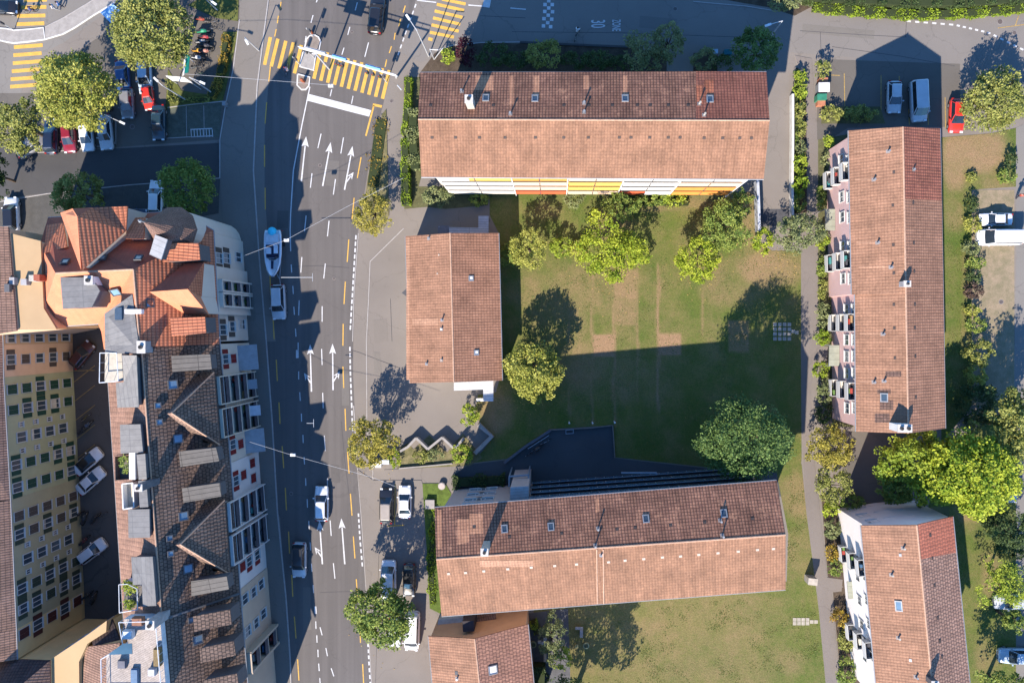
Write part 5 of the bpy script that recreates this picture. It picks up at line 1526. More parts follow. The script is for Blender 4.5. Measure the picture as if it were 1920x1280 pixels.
def make_car(kind):
    P = {'hatch': dict(L=4.0, Wd=1.74, H=1.48, hood=.27, ws=.20, tail=.04, rw=.09, belt=.92),
         'sedan': dict(L=4.65, Wd=1.82, H=1.44, hood=.27, ws=.16, tail=.14, rw=.14, belt=.90),
         'estate': dict(L=4.6, Wd=1.82, H=1.48, hood=.26, ws=.17, tail=.03, rw=.08, belt=.92),
         'suv': dict(L=4.6, Wd=1.88, H=1.68, hood=.25, ws=.15, tail=.03, rw=.07, belt=1.02),
         'van': dict(L=5.1, Wd=1.95, H=1.98, hood=.15, ws=.14, tail=.01, rw=.02, belt=1.15)}[kind]
    L, Wd, H = P['L'], P['Wd'], P['H']; hw = Wd / 2; y0 = L / 2; belt = P['belt']
    root = empty(kind, (0, 0, 0), 'proto', 'car')
    b = MB()
    # body: lofted rings from nose (+y) to tail
    st = [(1.0, .62, .42), (.985, .80, .60), (.95, .90, .70), (.86, .97, .78), (.72, 1.0, .84), (1 - 2 * P['hood'], 1.0, 1.0), (.2, 1.0, 1.0), (-.3, 1.0, 1.01), (-.75, .99, 1.0), (-.9, .95, .97), (-.97, .88, .90), (-1.0, .72, .72)]
    rings = []
    for t, wf, zf in st:
        w = hw * wf; zt = belt * zf if t > .9 or t < -.9 else belt * max(zf, .80)
        if kind == 'van' and t < -.8: zt = belt
        rings.append([Vector((x * w, t * y0, z)) for x, z in ((-.86, .22), (-1, .35), (-1, zt * .72), (-.95, zt * .93), (-.80, zt), (-.4, zt + .035), (0, zt + .045), (.4, zt + .035), (.80, zt), (.95, zt * .93), (1, zt * .72), (1, .35), (.86, .22))])
    b.loft(rings, DEFP, smooth=True)
    b.build('body', root, merge=True)
    # cabin
    yw0 = y0 * (1 - 2 * P['hood']) + .12; yw1 = yw0 - L * P['ws']; yr0 = -y0 + L * P['tail'] + .05; yr1 = yr0 + L * P['rw']
    wb, wt = hw * .88, hw * .68 if kind != 'van' else hw * .78
    def ring(z, ya, yb, w, rnd): return [Vector(p) for p in ((-w, yb + rnd, z), (-w * .9, yb, z), (w * .9, yb, z), (w, yb + rnd, z), (w, ya - rnd, z), (w * .86, ya - rnd * .25, z), (0, ya, z), (-w * .86, ya - rnd * .25, z), (-w, ya - rnd, z))]
    B0 = ring(belt + .0, yw0, yr0, wb, .18); B1 = ring(H - .06, yw1, yr1, wt, .16)
    def part(name, idx, m, inset=0):
        g = MB()
        for i in idx:
            j = (i + 1) % 9; g.face([B0[i], B0[j], B1[j], B1[i]], m, smooth=False)
        g.build(name, root)
    part('windscreen', [4, 5, 6, 7], CGL); part('rear_window', [0, 1, 2], CGL if kind != 'van' else DEFP)
    for idx, s in (([3], 1), ([8], -1)):
        part('side_window', idx, CGL)
    g = MB()
    T2 = ring(H, yw1 - .12, yr1 + .12, wt * .86, .14)
    g.loft([B1, T2], DEFP, cap=False, smooth=True); g.face(T2, DEFP)
    # pillars
    for i in (0, 3, 4, 8):
        g.tube(B0[i] * 1.0 + Vector((0, 0, 0)), B1[i], .045, DEFP, 5)
    if kind in ('sedan', 'estate', 'hatch', 'suv'):
        for s in (-1, 1): g.tube(Vector((s * wb, -.1, belt)), Vector((s * wt, -.12, H - .06)), .04, PLASTIC, 4)
    g.build('roof', root)
    for s in (-1, 1):
        for yy in (.62, -.62):
            w = MB(); c = Vector((s * (hw - .11), yy * y0, .32)); w.tube(c - Vector((.11, 0, 0)), c + Vector((.11, 0, 0)), .32, RUB, 14)
            o = w.build('wheel', root)
            w = MB(); w.tube(c + Vector((s * .1, 0, 0)), c + Vector((s * .125, 0, 0)), .2, RIM, 10); w.build('rim', o, loc=(0, 0, 0))
        w = MB(); w.box((s * hw * .66, y0 * .965, belt * .74), (.34, .2, .13), HL); w.build('headlight', root)
        w = MB(); w.box((s * hw * .72, -y0 * .975, belt * .86), (.26, .14, .16), TL); w.build('tail_light', root)
        w = MB(); w.box((s * (hw + .07), yw0 - .45, belt + .06), (.2, .13, .14), DEFP); w.build('mirror', root)
    g = MB(); g.box((0, y0 * .993, .45), (hw * 1.1, .06, .12), PLASTIC); g.box((0, -y0 * .993, .5), (.55, .05, .12), WHT); g.build('number_plate', root)
    root.name = 'proto_' + kind
    return root
PROTO = {k: make_car(k) for k in ('hatch', 'sedan', 'estate', 'suv', 'van')}
for p in PROTO.values(): pass
CARG = 'parked and driving cars'
PAINT = {'white': (.66, .66, .66), 'silver': (.38, .40, .42), 'grey': (.17, .17, .18), 'black': (.012, .012, .014), 'blue': (.02, .06, .17), 'navy': (.01, .02, .05), 'red': (.50, .03, .02), 'crimson': (.20, .015, .03),
         'maroon': (.055, .018, .018), 'teal': (.015, .035, .05), 'sand': (.28, .24, .20), 'pale blue': (.34, .42, .50)}
USED = set()
def car(kind, px, py, ang, col, label, cat='car', name='parked_car', group='parked cars', roofcol=None, scale=1.0):
    """ang: degrees clockwise from picture-up in which the nose points"""
    o = copy_tree(PROTO[kind])
    o.name = name; z = 0
    for ch in [o] + list(o.children):
        pass
    p = W(px, py, .7); o.location = (p.x, p.y, .012); o.rotation_euler = (0, 0, -R(ang)); o.scale = (scale,) * 3
    tag(o, label, cat, group)
    m = paint_mat('car paint ' + col, PAINT[col]); slot_mat(o, m, ('body', 'roof', 'mirror'))
    if roofcol: slot_mat(o, paint_mat('car paint ' + roofcol, PAINT[roofcol]), ('roof',))
    return o
DR = 'cars driving on the main road'
car('estate', 603, 944, 0, 'white', 'white estate car driving up the main road, beside the awning-fronted row houses', name='driving_car', group=DR)
car('suv', 561, 1049, 181, 'silver', 'silver car with black glass roof driving down the shaded lane', name='driving_car', group=DR, roofcol='black')
car('suv', 522, 566, 178, 'silver', 'silver car towing the white motor boat', name='driving_car', group=DR)
car('suv', 706, 29, 6, 'black', 'black car driving away just above the traffic signal gantry', name='driving_car', group=DR, scale=1.05)
car('suv', 2, 14, 92, 'black', 'black car cut off by the top left picture corner, at the crossing', name='driving_car', group=DR)
car('sedan', 230, 147, 175, 'blue', 'blue car parked in the tree shade, left of the white and red cars')
car('hatch', 238, 194, 178, 'grey', 'grey car half hidden under the round tree, below the blue one')
car('estate', 271, 143, 178, 'pale blue', 'pale car parked under the big tree directly above the red car', scale=.98)
car('hatch', 277, 182, 172, 'red', 'bright red small car in the shaded parking lot', scale=.85)
car('sedan', 297, 230, 180, 'teal', 'dark blue car parked beside the empty paved bay')
car('estate', 95, 256, 0, 'navy', 'dark blue car parked leftmost of the row under the round tree')
car('hatch', 129, 258, 176, 'crimson', 'small crimson car parked between a dark blue and a white car')
car('hatch', 162, 256, 174, 'white', 'white hatchback parked right of the small crimson car', scale=.97)
car('sedan', 197, 248, 175, 'silver', 'pale silver car at the right end of the row under the round tree')
car('suv', 60, 272, 60, 'grey', 'grey car almost covered by the dark tree at the left edge')
car('estate', 292, 371, 2, 'white', 'white car parked against the dark green tree above the turret')
car('suv', 22, 402, 358, 'white', 'white car with dark roof parked near the left edge above the brown roof', roofcol='black')
car('hatch', 250, 402, 90, 'navy', 'dark car almost hidden behind the orange gable in the shaded strip', scale=.9)
CG2 = 'cars parked aslant in the courtyard'
car('hatch', 153, 665, 40, 'maroon', 'dark maroon car parked aslant at the top of the courtyard', group=CG2)
car('sedan', 164, 865, 50, 'white', 'white car in the courtyard, upper one of the pair with black glass roof', group=CG2, roofcol='black', scale=.96)
car('sedan', 169, 901, 49, 'white', 'white car in the courtyard, lower one of the pair', group=CG2, scale=.96)
car('suv', 172, 1033, 53, 'white', 'white car alone in the lower courtyard beside parked motorcycles', group=CG2, scale=.93)
CG3 = 'vehicles parked beside the pavement tree'
car('estate', 724, 948, 0, 'black', 'black car with grey roof parked left of the yellow bay line', group=CG3, roofcol='sand')
car('sedan', 759, 941, 0, 'white', 'white car with large dark windscreen parked right of the yellow bay line', group=CG3, scale=.93)
car('van', 729, 1086, 0, 'white', 'white van half under the green pavement tree beside the black car', 'van', 'parked_van', CG3)
car('estate', 767, 1087, 181, 'black', 'black car parked beside the white van above the green pavement tree', group=CG3, scale=.93)
car('van', 773, 1182, 182, 'white', 'white van parked right of the green pavement tree', 'van', 'parked_van', CG3, scale=1.0)
car('hatch', 739, 1185, 180, 'white', 'white car mostly hidden beneath the green pavement tree', group=CG3, scale=.95)
CG4 = 'vehicles parked by the eastern blocks'
car('hatch', 1677, 182, 180, 'silver', 'silver hatchback in the shade of the gable, left of the blue grey van', group=CG4)
car('van', 1722, 190, 177, 'silver', 'long silver van in the shade of the gable', 'van', 'parked_van', CG4)
car('hatch', 1794, 217, 182, 'red', 'red hatchback beside the broad olive bush', group=CG4, scale=1.05)
car('sedan', 1868, 411, 270, 'white', 'white low car on the gravel lot above the white van', group=CG4, scale=.86)
car('van', 1873, 445, 270, 'white', 'white van on the gravel lot beside the round yellow shrub', 'van', 'parked_van', CG4, scale=1.04)
car('estate', 1900, 1128, 268, 'silver', 'silver car between the feathery tree and the right edge', group=CG4)
car('suv', 1908, 1229, 270, 'pale blue', 'pale blue car in the shade at the lower right edge', group=CG4)
for p in PROTO.values():
    def kill(o):
        for c in list(o.children): kill(c)
        bpy.data.objects.remove(o)
    kill(p)

# -- boat on its trailer
bc = W(513, 476, 1.2)
tr = empty('boat_trailer', (bc.x, bc.y, 0), 'low steel boat trailer hitched to the silver car', 'trailer')
b = MB()
yN = W(522, 531, .5).y; 
for s in (-1, 1):
    b.tube((bc.x + s * .75, bc.y + 3.0, .5), (bc.x + s * .7, bc.y - 1.0, .5), .06, STL, 5); b.tube((bc.x + s * .7, bc.y - 1.0, .5), (bc.x + .5, yN + .55, .45), .06, STL, 5)
for y in (2.4, .6, -.8): b.tube((bc.x - .75, bc.y + y, .52), (bc.x + .75, bc.y + y, .52), .05, STL, 5)
b.tube((bc.x + .5, yN + .8, .45), (bc.x + .6, yN - .1, .45), .06, STL, 5); b.build('frame', tr)
for s in (-1, 1):
    w = MB(); c = Vector((bc.x + s * 1.0, bc.y + 1.4, .33)); w.tube(c - Vector((.1, 0, 0)), c + Vector((.1, 0, 0)), .33, RUB, 12); w.build('wheel', tr)
    w = MB(); w.box((bc.x + s * .95, bc.y + 3.1, .6), (.22, .08, .14), TL); w.build('tail_light', tr)
bo = empty('motor_boat', (bc.x, bc.y, .6), 'white motor boat with dark open cockpit, riding on a trailer on the main road', 'boat')
HULL = paint_mat('boat gelcoat', (.60, .62, .66)); DKB = mat('boat cockpit', (.025, .03, .06), .8)
prof = [(3.05, 1.02), (2.4, 1.14), (1.2, 1.18), (0, 1.16), (-1.2, 1.02), (-2.1, .74), (-2.7, .38), (-3.0, .06)]
b = MB(); rings = []
for y, w in prof:
    lift = .28 * max(0, -y / 3) ** 2; z1 = 1.55 + lift
    rings.append([Vector((bc.x + x * w, bc.y + y + (0.0), z)) for x, z in ((0, .65 + lift * 1.6), (-.55, .8 + lift), (-.95, 1.2 + lift), (-1, z1), (-.8, z1 + .04), (-.79, z1 - .0))] + [Vector((bc.x + x * w, bc.y + y, z)) for x, z in ((.79, z1), (.8, z1 + .04), (1, z1), (.95, 1.2 + lift), (.55, .8 + lift))])
b.loft(rings, HULL); b.build('hull', bo, merge=True)
b = MB(); b.slab([(bc.x - .86, bc.y + 1.15, 1.62), (bc.x + .86, bc.y + 1.15, 1.62), (bc.x + .82, bc.y - .55, 1.62), (bc.x - .82, bc.y - .55, 1.62)], DKB, .05); b.slab([(bc.x - .18, bc.y - .9, 1.70), (bc.x + .18, bc.y - .9, 1.70), (bc.x + .14, bc.y - 2.0, 1.80), (bc.x - .14, bc.y - 2.0, 1.80)], DKB, .04); b.build('cockpit', bo)
for x, y, w, l in ((-.45, .35, .62, .8), (.5, .55, .5, 1.1)):
    s = MB(); s.box((bc.x + x, bc.y + y, 1.72), (w, l, .2), HULL); s.box((bc.x + x, bc.y + y + l / 2 - .08, 1.88), (w, .12, .25), HULL); s.build('seat', bo)
s = MB(); s.box((bc.x, bc.y + 2.0, 1.66), (1.7, 1.1, .14), mat('boat canvas', (.50, .53, .56), .9, .1)); s.build('engine_hatch', bo)
s = MB()
for a, c in (((-.8, -.5), (-.4, -.85)), ((-.4, -.85), (.4, -.85)), ((.4, -.85), (.8, -.5))):
    s.face([(bc.x + a[0], bc.y + a[1], 1.62), (bc.x + c[0], bc.y + c[1], 1.62), (bc.x + c[0] * .9, bc.y + c[1] + .18, 1.98), (bc.x + a[0] * .9, bc.y + a[1] + .18, 1.98)], CGL)
s.build('windscreen', bo)
s = MB(); 
for i in range(7):
    pass
s.tube((bc.x - .75, bc.y - 2.0, 1.95), (bc.x - .3, bc.y - 2.9, 2.1), .03, STL, 5); s.tube((bc.x + .75, bc.y - 2.0, 1.95), (bc.x + .3, bc.y - 2.9, 2.1), .03, STL, 5); s.tube((bc.x - .3, bc.y - 2.9, 2.1), (bc.x + .3, bc.y - 2.9, 2.1), .03, STL, 5); s.build('bow_rail', bo)
pb = W(510, 434, 1.6); b = MB(); TQ = mat('turquoise cover', (.05, .50, .66), .6, .12, 3)
b.dome((pb.x, pb.y, 1.5), .6, TQ, .9, 16, 5, full=True); o = b.build('buoy', loc=(pb.x, pb.y, .7)); tag(o, 'round turquoise buoy ball hanging behind the motor boat', 'buoy')

# -- motorcycles and bicycles
def two_wheeler(px, py, ang, col, label, motor=True, group=None, z0=.012):
    root = empty('motorcycle' if motor else 'bicycle', (0, 0, 0), label, 'motorcycle' if motor else 'bicycle', group)
    L = 1.35 if motor else 1.1; r = .31 if motor else .34; wd = .07 if motor else .025
    m = mat('bike paint ' + str(col), col, .35, .1, spec=.5); dk = PLASTIC
    for y in (L / 2, -L / 2):
        w = MB()
        N = 12
        for i in range(N):
            a, c = 2 * math.pi * i / N, 2 * math.pi * (i + 1) / N
            w.tube((0, y + r * math.cos(a), r + r * math.sin(a)), (0, y + r * math.cos(c), r + r * math.sin(c)), wd, RUB, 5)
        w.tube((-.05, y, r), (.05, y, r), .06, RIM, 6)
        for i in range(6):
            a = math.pi * i / 3; w.tube((0, y, r), (0, y + r * math.cos(a), r + r * math.sin(a)), .012, RIM, 4)
        w.build('wheel', root)
    f = MB()
    if motor:
        f.loft([[Vector((x * w_, y, z)) for x, z in ((-1, .45), (-1, .75), (-.4, .9), (.4, .9), (1, .75), (1, .45))] for y, w_ in ((.55, .10), (.3, .22), (-.1, .22), (-.3, .14), (-.75, .12))], m)
        f.tube((0, L / 2, r), (0, .4, .95), .06, GUT, 5)
    else:
        for a, c in (((0, .4, .85), (0, -.2, .5)), ((0, .35, .75), (0, -.1, .3)), ((0, -.1, .3), (0, -.22, .9)), ((0, -.1, .3), (0, -L / 2, r)), ((0, .42, .95), (0, L / 2, r))): f.tube(a, c, .025, m, 5)
    f.build('frame', root)
    s = MB(); s.box((0, -.4 if motor else -.24, .86 if motor else .93), (.26 if motor else .16, .62 if motor else .26, .1), dk); s.build('seat', root)
    h = MB(); h.tube((-.34 if motor else -.28, .38, 1.0), (.34 if motor else .28, .38, 1.0), .025, dk, 5); h.tube((0, .4, .9), (0, .38, 1.0), .03, dk, 5); h.build('handlebar', root)
    p = W(px, py, .5); root.location = (p.x, p.y, z0); root.rotation_euler = (0, 0, -R(ang))
    return root
BG = 'two-wheelers parked in the open rack'
for i, (x, y, c, mo, lab) in enumerate([(377, 36, (.25, .05, .03), True, 'red motorcycle at the head of the parking rack'), (393, 40, (.03, .03, .03), False, 'black bicycle near the head of the rack'),
    (380, 59, (.02, .22, .12), True, 'green motorcycle in the rack'), (404, 54, (.04, .04, .04), False, 'black bicycle set apart to the right of the rack'), (384, 70, (.30, .04, .05), True, 'dark red motorcycle below the green one'),
    (378, 78, (.25, .26, .27), True, 'silver motorcycle in the middle of the rack'), (386, 86, (.04, .04, .05), True, 'black motorcycle beside the silver one'), (372, 95, (.50, .25, .02), True, 'yellow motorcycle in the rack'),
    (384, 96, (.35, .16, .12), True, 'pink red motorcycle right of the yellow one'), (370, 108, (.4, .42, .44), True, 'white silver motorcycle under the yellow one'), (378, 118, (.03, .03, .03), False, 'black bicycle leaning in the shade of the tree'),
    (366, 126, (.05, .08, .09), False, 'grey bicycle at the lower end of the rack'), (376, 138, (.06, .1, .08), False, 'dark green bicycle beside the glass shelter'), (372, 150, (.1, .1, .12), False, 'grey bicycle lowest in the shaded bay')]):
    two_wheeler(x, y, 96 - (i % 3) * 6, c, lab, mo, BG)
BG = 'two-wheelers parked in the courtyard'
for i, (x, y, a, c, mo, lab) in enumerate([(160, 783, 50, (.15, .14, .03), False, 'yellowish bicycle in the courtyard among marked bays'), (163, 797, 48, (.06, .08, .12), True, 'bluish motorcycle in the marked bay, above the two white cars'), (156, 806, 52, (.03, .03, .03), True, 'black motorcycle against the courtyard wall, above the two white cars'),
    (145, 965, 60, (.03, .03, .03), True, 'black motorcycle against the olive house, below the two white cars'), (158, 972, 20, (.04, .05, .06), True, 'dark motorcycle in the middle of the courtyard cluster'), (178, 972, 40, (.03, .03, .03), True, 'black motorcycle rightmost of the courtyard cluster'), (190, 966, 60, (.1, .1, .1), False, 'grey bicycle at the right of the courtyard cluster'),
    (158, 1013, 45, (.12, .03, .03), True, 'reddish motorcycle just above the lone white car'), (163, 1116, 50, (.03, .03, .03), True, 'black motorcycle in the dark lower courtyard'), (175, 1121, 20, (.05, .05, .05), True, 'black motorcycle lowest in the courtyard')]):
    two_wheeler(x, y, a, c, lab, mo, BG)
BG = 'two-wheelers on the shaded playground'
two_wheeler(1022, 829, 60, (.3, .3, .32), 'silver bicycle by the low wall of the playground', False, BG, .018)
two_wheeler(1006, 842, 55, (.03, .03, .03), 'black motorcycle by the low wall of the playground', True, BG, .018)
two_wheeler(992, 850, 50, (.04, .04, .05), 'black bicycle lowest along the playground wall', False, BG, .018)

# ------------------------------------------------------------------ people
SKIN = mat('skin', (.42, .24, .17), .6, .05); 
def person(px, py, ang, shirt, trousers, hair, label, seat=False, z0=.02, bag=None):
    """one skinned body; clothing and hair are its parts"""
    me = bpy.data.meshes.new('person')
    if seat:
        J = [((0, 0, .95), .13), ((0, .06, 1.2), .15), ((0, .16, 1.42), .14), ((0, .2, 1.52), .055), ((0, .24, 1.66), .10),
             ((.18, .16, 1.40), .06), ((.24, .34, 1.2), .045), ((.24, .52, 1.06), .035), ((-.18, .16, 1.40), .06), ((-.24, .34, 1.2), .045), ((-.24, .52, 1.06), .035),
             ((.1, .02, .9), .10), ((.13, .36, .78), .07), ((.1, .22, .36), .05), ((-.1, .02, .9), .10), ((-.13, .30, .62), .07), ((-.1, .1, .22), .05), ((.1, .34, .32), .04), ((-.1, .22, .18), .04)]
    else:
        J = [((0, 0, .92), .13), ((0, .01, 1.15), .13), ((0, .02, 1.38), .15), ((0, .03, 1.50), .055), ((0, .05, 1.64), .10),
             ((.19, .02, 1.40), .06), ((.26, -.06, 1.14), .045), ((.26, .10, .92), .033), ((-.19, .02, 1.40), .06), ((-.26, .1, 1.14), .045), ((-.25, .26, .98), .033),
             ((.1, 0, .88), .10), ((.11, .16, .50), .068), ((.1, .14, .08), .045), ((-.1, 0, .88), .10), ((-.11, -.06, .50), .068), ((-.1, -.30, .12), .045), ((.1, .30, .05), .035), ((-.1, -.18, .05), .035)]
    E = [(0, 1), (1, 2), (2, 3), (3, 4), (2, 5), (5, 6), (6, 7), (2, 8), (8, 9), (9, 10), (0, 11), (11, 12), (12, 13), (0, 14), (14, 15), (15, 16), (13, 17), (16, 18)]
    me.from_pydata([j[0] for j in J], E, [])
    o = bpy.data.objects.new('person', me); COL.objects.link(o)
    sk = o.modifiers.new('skin', 'SKIN'); sk.use_smooth_shade = True
    lay = me.skin_vertices[0].data if me.skin_vertices else None
    if lay is None:
        bm = bmesh.new(); bm.from_mesh(me); bm.verts.layers.skin.verify(); bm.to_mesh(me); bm.free(); lay = me.skin_vertices[0].data
    for i, (_, r) in enumerate(J): lay[i].radius = (r, r * .85)
    lay[0].use_root = True
    ss = o.modifiers.new('sub', 'SUBSURF'); ss.levels = 1; ss.render_levels = 1
    me.materials.append(SKIN)
    p = W(px, py, .9); o.location = (p.x, p.y, z0); o.rotation_euler = (0, 0, -R(ang))
    tag(o, label, 'person')
    hd = Vector(J[4][0]); sm = mat('cloth ' + str(shirt), shirt, .9, .15, 5); tm = mat('cloth ' + str(trousers), trousers, .9, .15, 5)
    g = MB(); g.dome(hd + Vector((0, -.02, .02)), .125, mat('hair ' + str(hair), hair, .9, .2, 9), 1.05, 10, 4); g.dome(hd + Vector((0, -.06, -.03)), .1, mat('hair ' + str(hair), hair), 1, 10, 4, full=True); x = g.build('hair', loc=(0, 0, 0)); x.parent = o
    g = MB()
    t, c, bt = Vector(J[2][0]), Vector(J[1][0]), Vector(J[0][0])
    def rg(p, a, bb): return [p + Vector((a * math.cos(q), bb * math.sin(q), 0)) for q in [2 * math.pi * i / 10 for i in range(10)]]
    g.loft([rg(bt + Vector((0, 0, -.04)), .18, .13), rg(c, .18, .14), rg(t, .24, .15), rg(t + Vector((0, 0, .08)), .12, .09)], sm)
    for a, d, e in ((5, 6, .6), (8, 9, .6)): g.tube(J[a][0], J[d][0], .078, sm, 8, .062)
    x = g.build('shirt', loc=(0, 0, 0)); x.parent = o
    g = MB(); g.loft([rg(bt + Vector((0, 0, -.12)), .17, .14), rg(bt + Vector((0, 0, .02)), .172, .135)], tm)
    for a, d, e in ((11, 12, 13), (14, 15, 16)): g.tube(J[a][0], J[d][0], .105, tm, 8, .085); g.tube(J[d][0], J[e][0], .085, tm, 8, .062)
    x = g.build('trousers', loc=(0, 0, 0)); x.parent = o
    return o
person(1082, 60, 20, (.55, .55, .55), (.05, .05, .06), (.03, .02, .02), 'person in white shirt riding a bicycle along the shaded street', True, .05)
two_wheeler(1081, 66, 20, (.05, .1, .12), 'dark bicycle ridden along the shaded street', False)
person(537, 127, 190, (.10, .07, .12), (.3, .3, .34), (.1, .02, .02), 'person in dark top cycling over the yellow crossing at the edge of the shadow', True, .05)
two_wheeler(537, 130, 190, (.08, .03, .04), 'dark bicycle ridden over the yellow crossing', False)
person(57, 19, 80, (.06, .08, .20), (.05, .05, .05), (.05, .03, .02), 'person in blue cycling across the crossing beside the black car', True, .05)
two_wheeler(56, 21, 80, (.04, .04, .04), 'black bicycle ridden across the crossing beside the black car', False)
person(101, 14, 260, (.5, .5, .52), (.3, .3, .3), (.06, .04, .02), 'person in white standing by the shaded end of the crossing', False, .02)
person(111, 9, 60, (.03, .16, .40), (.02, .03, .05), (.03, .02, .02), 'person in bright blue jacket by the shaded end of the crossing', False, .02)
person(1914, 367, 10, (.35, .08, .06), (.03, .03, .04), (.03, .02, .02), 'person in reddish top on the side path at the right edge', False, .02)
two_wheeler(1594, 845 - 0, 30, (.2, .1, .08), 'reddish bicycle beside the yellow brown tree', False)

# ================================================================== STREET FURNITURE
POLE = mat('painted steel pole', (.42, .43, .44), .5, .08, 3, metal=.2)
SBL = mat('sign back grey', (.40, .42, .44), .5, .08); SIGNB = mat('blue sign face', (.03, .16, .42), .5, .05)
# signal gantry over the crossing
g0, g1 = W(622 - 10, 108, 5.6), W(742, 143, 5.6)
pL, pR = W(610, 92, 5.6), W(739, 143, 5.9)
baseR = W(751, 169, 0); baseR.z = 0
root = empty('signal_gantry', baseR, 'signal gantry spanning the yellow crossing with blue direction signs and traffic lights', 'traffic gantry')
hT = 6.2; a = W(561, 90, hT); c = W(744, 143, hT)
bt = Vector((W(748, 172, 0).x, W(748, 172, 0).y, 0))
topR = Vector((c.x, c.y, hT)); 
b = MB(); b.tube(W(743, 146, 0) * 1.0, Vector((c.x, c.y, hT)), .14, POLE, 8, .11)
b.build('post', root)
b = MB(); dn = (c - a).normalized(); nr = Vector((-dn.y, dn.x, 0))
b.tube(a, c, .09, POLE, 8); b.tube(a + Vector((0, 0, .5)), c + Vector((0, 0, .5)), .06, POLE, 6)
for i in range(13): b.tube(a.lerp(c, i / 12), a.lerp(c, i / 12) + Vector((0, 0, .5)), .03, POLE, 5)
b.build('beam', root)
b = MB(); lf = W(585, 96, 0); lf.z = 0; lt = a.lerp(c, .16); b.tube(Vector((lt.x, lt.y, 0)), lt, .12, POLE, 8); b.build('post', root)
for t0, t1, txt in ((.09, .29, None), (.36, .50, 1), (.70, .85, 1)):
    p0, p1 = a.lerp(c, t0), a.lerp(c, t1)
    b = MB(); q = [p0 + nr * .10, p1 + nr * .10, p1 + nr * .18, p0 + nr * .18]
    b.slab([Vector((p.x, p.y, hT + .9)) for p in q], SBL if txt is None else SIGNB, 1.5); o = b.build('direction_sign', root)
    s = MB(); q = [p0 - nr * .12, p1 - nr * .12, p1 + nr * .05, p0 + nr * .05]
    s.slab([Vector((p.x, p.y, hT + .98)) for p in q], WHT if txt is None else mat('sky blue sign', (.20, .42, .60), .5), .25 if txt is None else .35)
    s.build('sign_cap', o, loc=root.location).location = (0, 0, 0)
for t in (.385, .415, .445, .70, .76, .825):
    p = a.lerp(c, t) - nr * .45; b = MB(); b.box(p - Vector((0, 0, .35)), (.3, .3, .9), FRD, math.atan2(dn.y, dn.x)); 
    for k, col in enumerate(((.25, .01, .01), (.2, .1, .0), (.0, .12, .03))): b.disc(p - nr * .17 + Vector((0, 0, -.02 - .28 * k)), .09, mat('lamp ' + str(k), col), .03, 8)
    b.build('signal_head', root)
b = MB(); b.tube(W(745, 160, 3.0), W(753, 169, 3.0), .08, POLE, 6); b.build('bracket', root)

def signal_post(px, py, label, h=3.2, arm=None, heads=1):
    p = W(px, py, 0); root = empty('traffic_signal', p, label, 'traffic light')
    b = MB(); b.tube(p, p + Vector((0, 0, h)), .06, POLE, 6); b.build('post', root)
    for i in range(heads):
        b = MB(); q = p + Vector((.22 * (1 if i == 0 else -1), -.1, h - .5)); b.box(q, (.26, .26, .8), FRD)
        for k in range(3): b.disc(q + Vector((0, 0, -.3 + .27 * k)), .1, SOOT, .03, 8)
        b.build('signal_head', root)
    return root
signal_post(590, 110, 'traffic light on the middle island beneath the gantry', 3.2, heads=2)
signal_post(563, 122, 'traffic light at the left corner of the middle island', 3.0)
signal_post(725, 155, 'traffic light on the kerb under the right end of the gantry', 3.2, heads=2)
signal_post(588, 70, 'traffic light at the top of the middle island', 3.0)
signal_post(27, 57, 'traffic light on the island between the two yellow crossings at the top left', 3.2)
def bollard(px, py, label, h=1.0, m=None, r=.09):
    p = W(px, py, 0.1); b = MB(); b.tube(p, p + Vector((0, 0, h)), r, m or mat('island marker', (.25, .07, .03), .6), 8); b.dome(p + Vector((0, 0, h)), r, m or MATS['island marker'])
    o = b.build('bollard', loc=p); return tag(o, label, 'bollard')
bollard(570, 154, 'brown marker on the lower tip of the middle island', r=.22)
bollard(585, 62, 'brown marker just above the middle island', .5, r=.2)
for i, (x, y, lab) in enumerate([(496, 93, 'leaning white post on the pavement left of the yellow crossing'), (466, 80, 'small white sign post on the left pavement')]): pass

def street_lamp(px, py, h, ax, ay, label, head=True, dbl=False, name='street_lamp'):
    """px,py foot; ax,ay picture position of the lamp head at height h"""
    p = W(px, py, 0); q = W(ax, ay, h); t = Vector((p.x, p.y, h - .3))
    root = empty(name, p, label, 'street lamp')
    b = MB(); b.tube(p, t, .09, POLE, 8, .06); b.build('post', root)
    b = MB(); b.tube(t, q, .05, POLE, 6, .04); b.build('arm', root)
    b = MB(); d = (q - t); d.z = 0; d.normalize(); rz = math.atan2(d.y, d.x)
    b.box(q + d * .25, (.75, .26, .13), mat('lamp housing', (.55, .56, .56), .5), rz); b.build('lamp_head', root)
    return root
street_lamp(804, 106, 9.0, 767, 36, 'tall white mast leaning out over the road from the corner by the dark red shrub')
street_lamp(1440, 76, 6.5, 1444, 46, 'street lamp over the shaded street above the dark round tree')
street_lamp(400, 176, 7.0, 376, 154, 'lamp mast by the bicycle rack with bare arm')
street_lamp(349, 188, 6.5, 295, 152, 'slim lamp mast over the parked red car')
street_lamp(218, 226, 5.5, 226, 229, 'lamp with round white head at the end of the car row')
street_lamp(486, 96, 5.0, 461, 76, 'thin white pole on the left pavement before the yellow crossing')
street_lamp(408, 20, 6.0, 398, 4, 'street lamp at the top edge beside the grass plot')
b = MB(); p = W(768 + 12, 116, 0); root = empty('street_lamp', W(814, 112, 0), 'short lattice mast beside the tall white mast', 'street lamp')
b.tube(W(814, 112, 0), W(806, 93, 5.5), .07, POLE, 6); b.tube(W(814, 112, 0), W(830, 91, 4.5), .06, POLE, 6); b.tube(W(806, 93, 5.4), W(822, 94, 5.4), .05, POLE, 6); b.build('post', root)

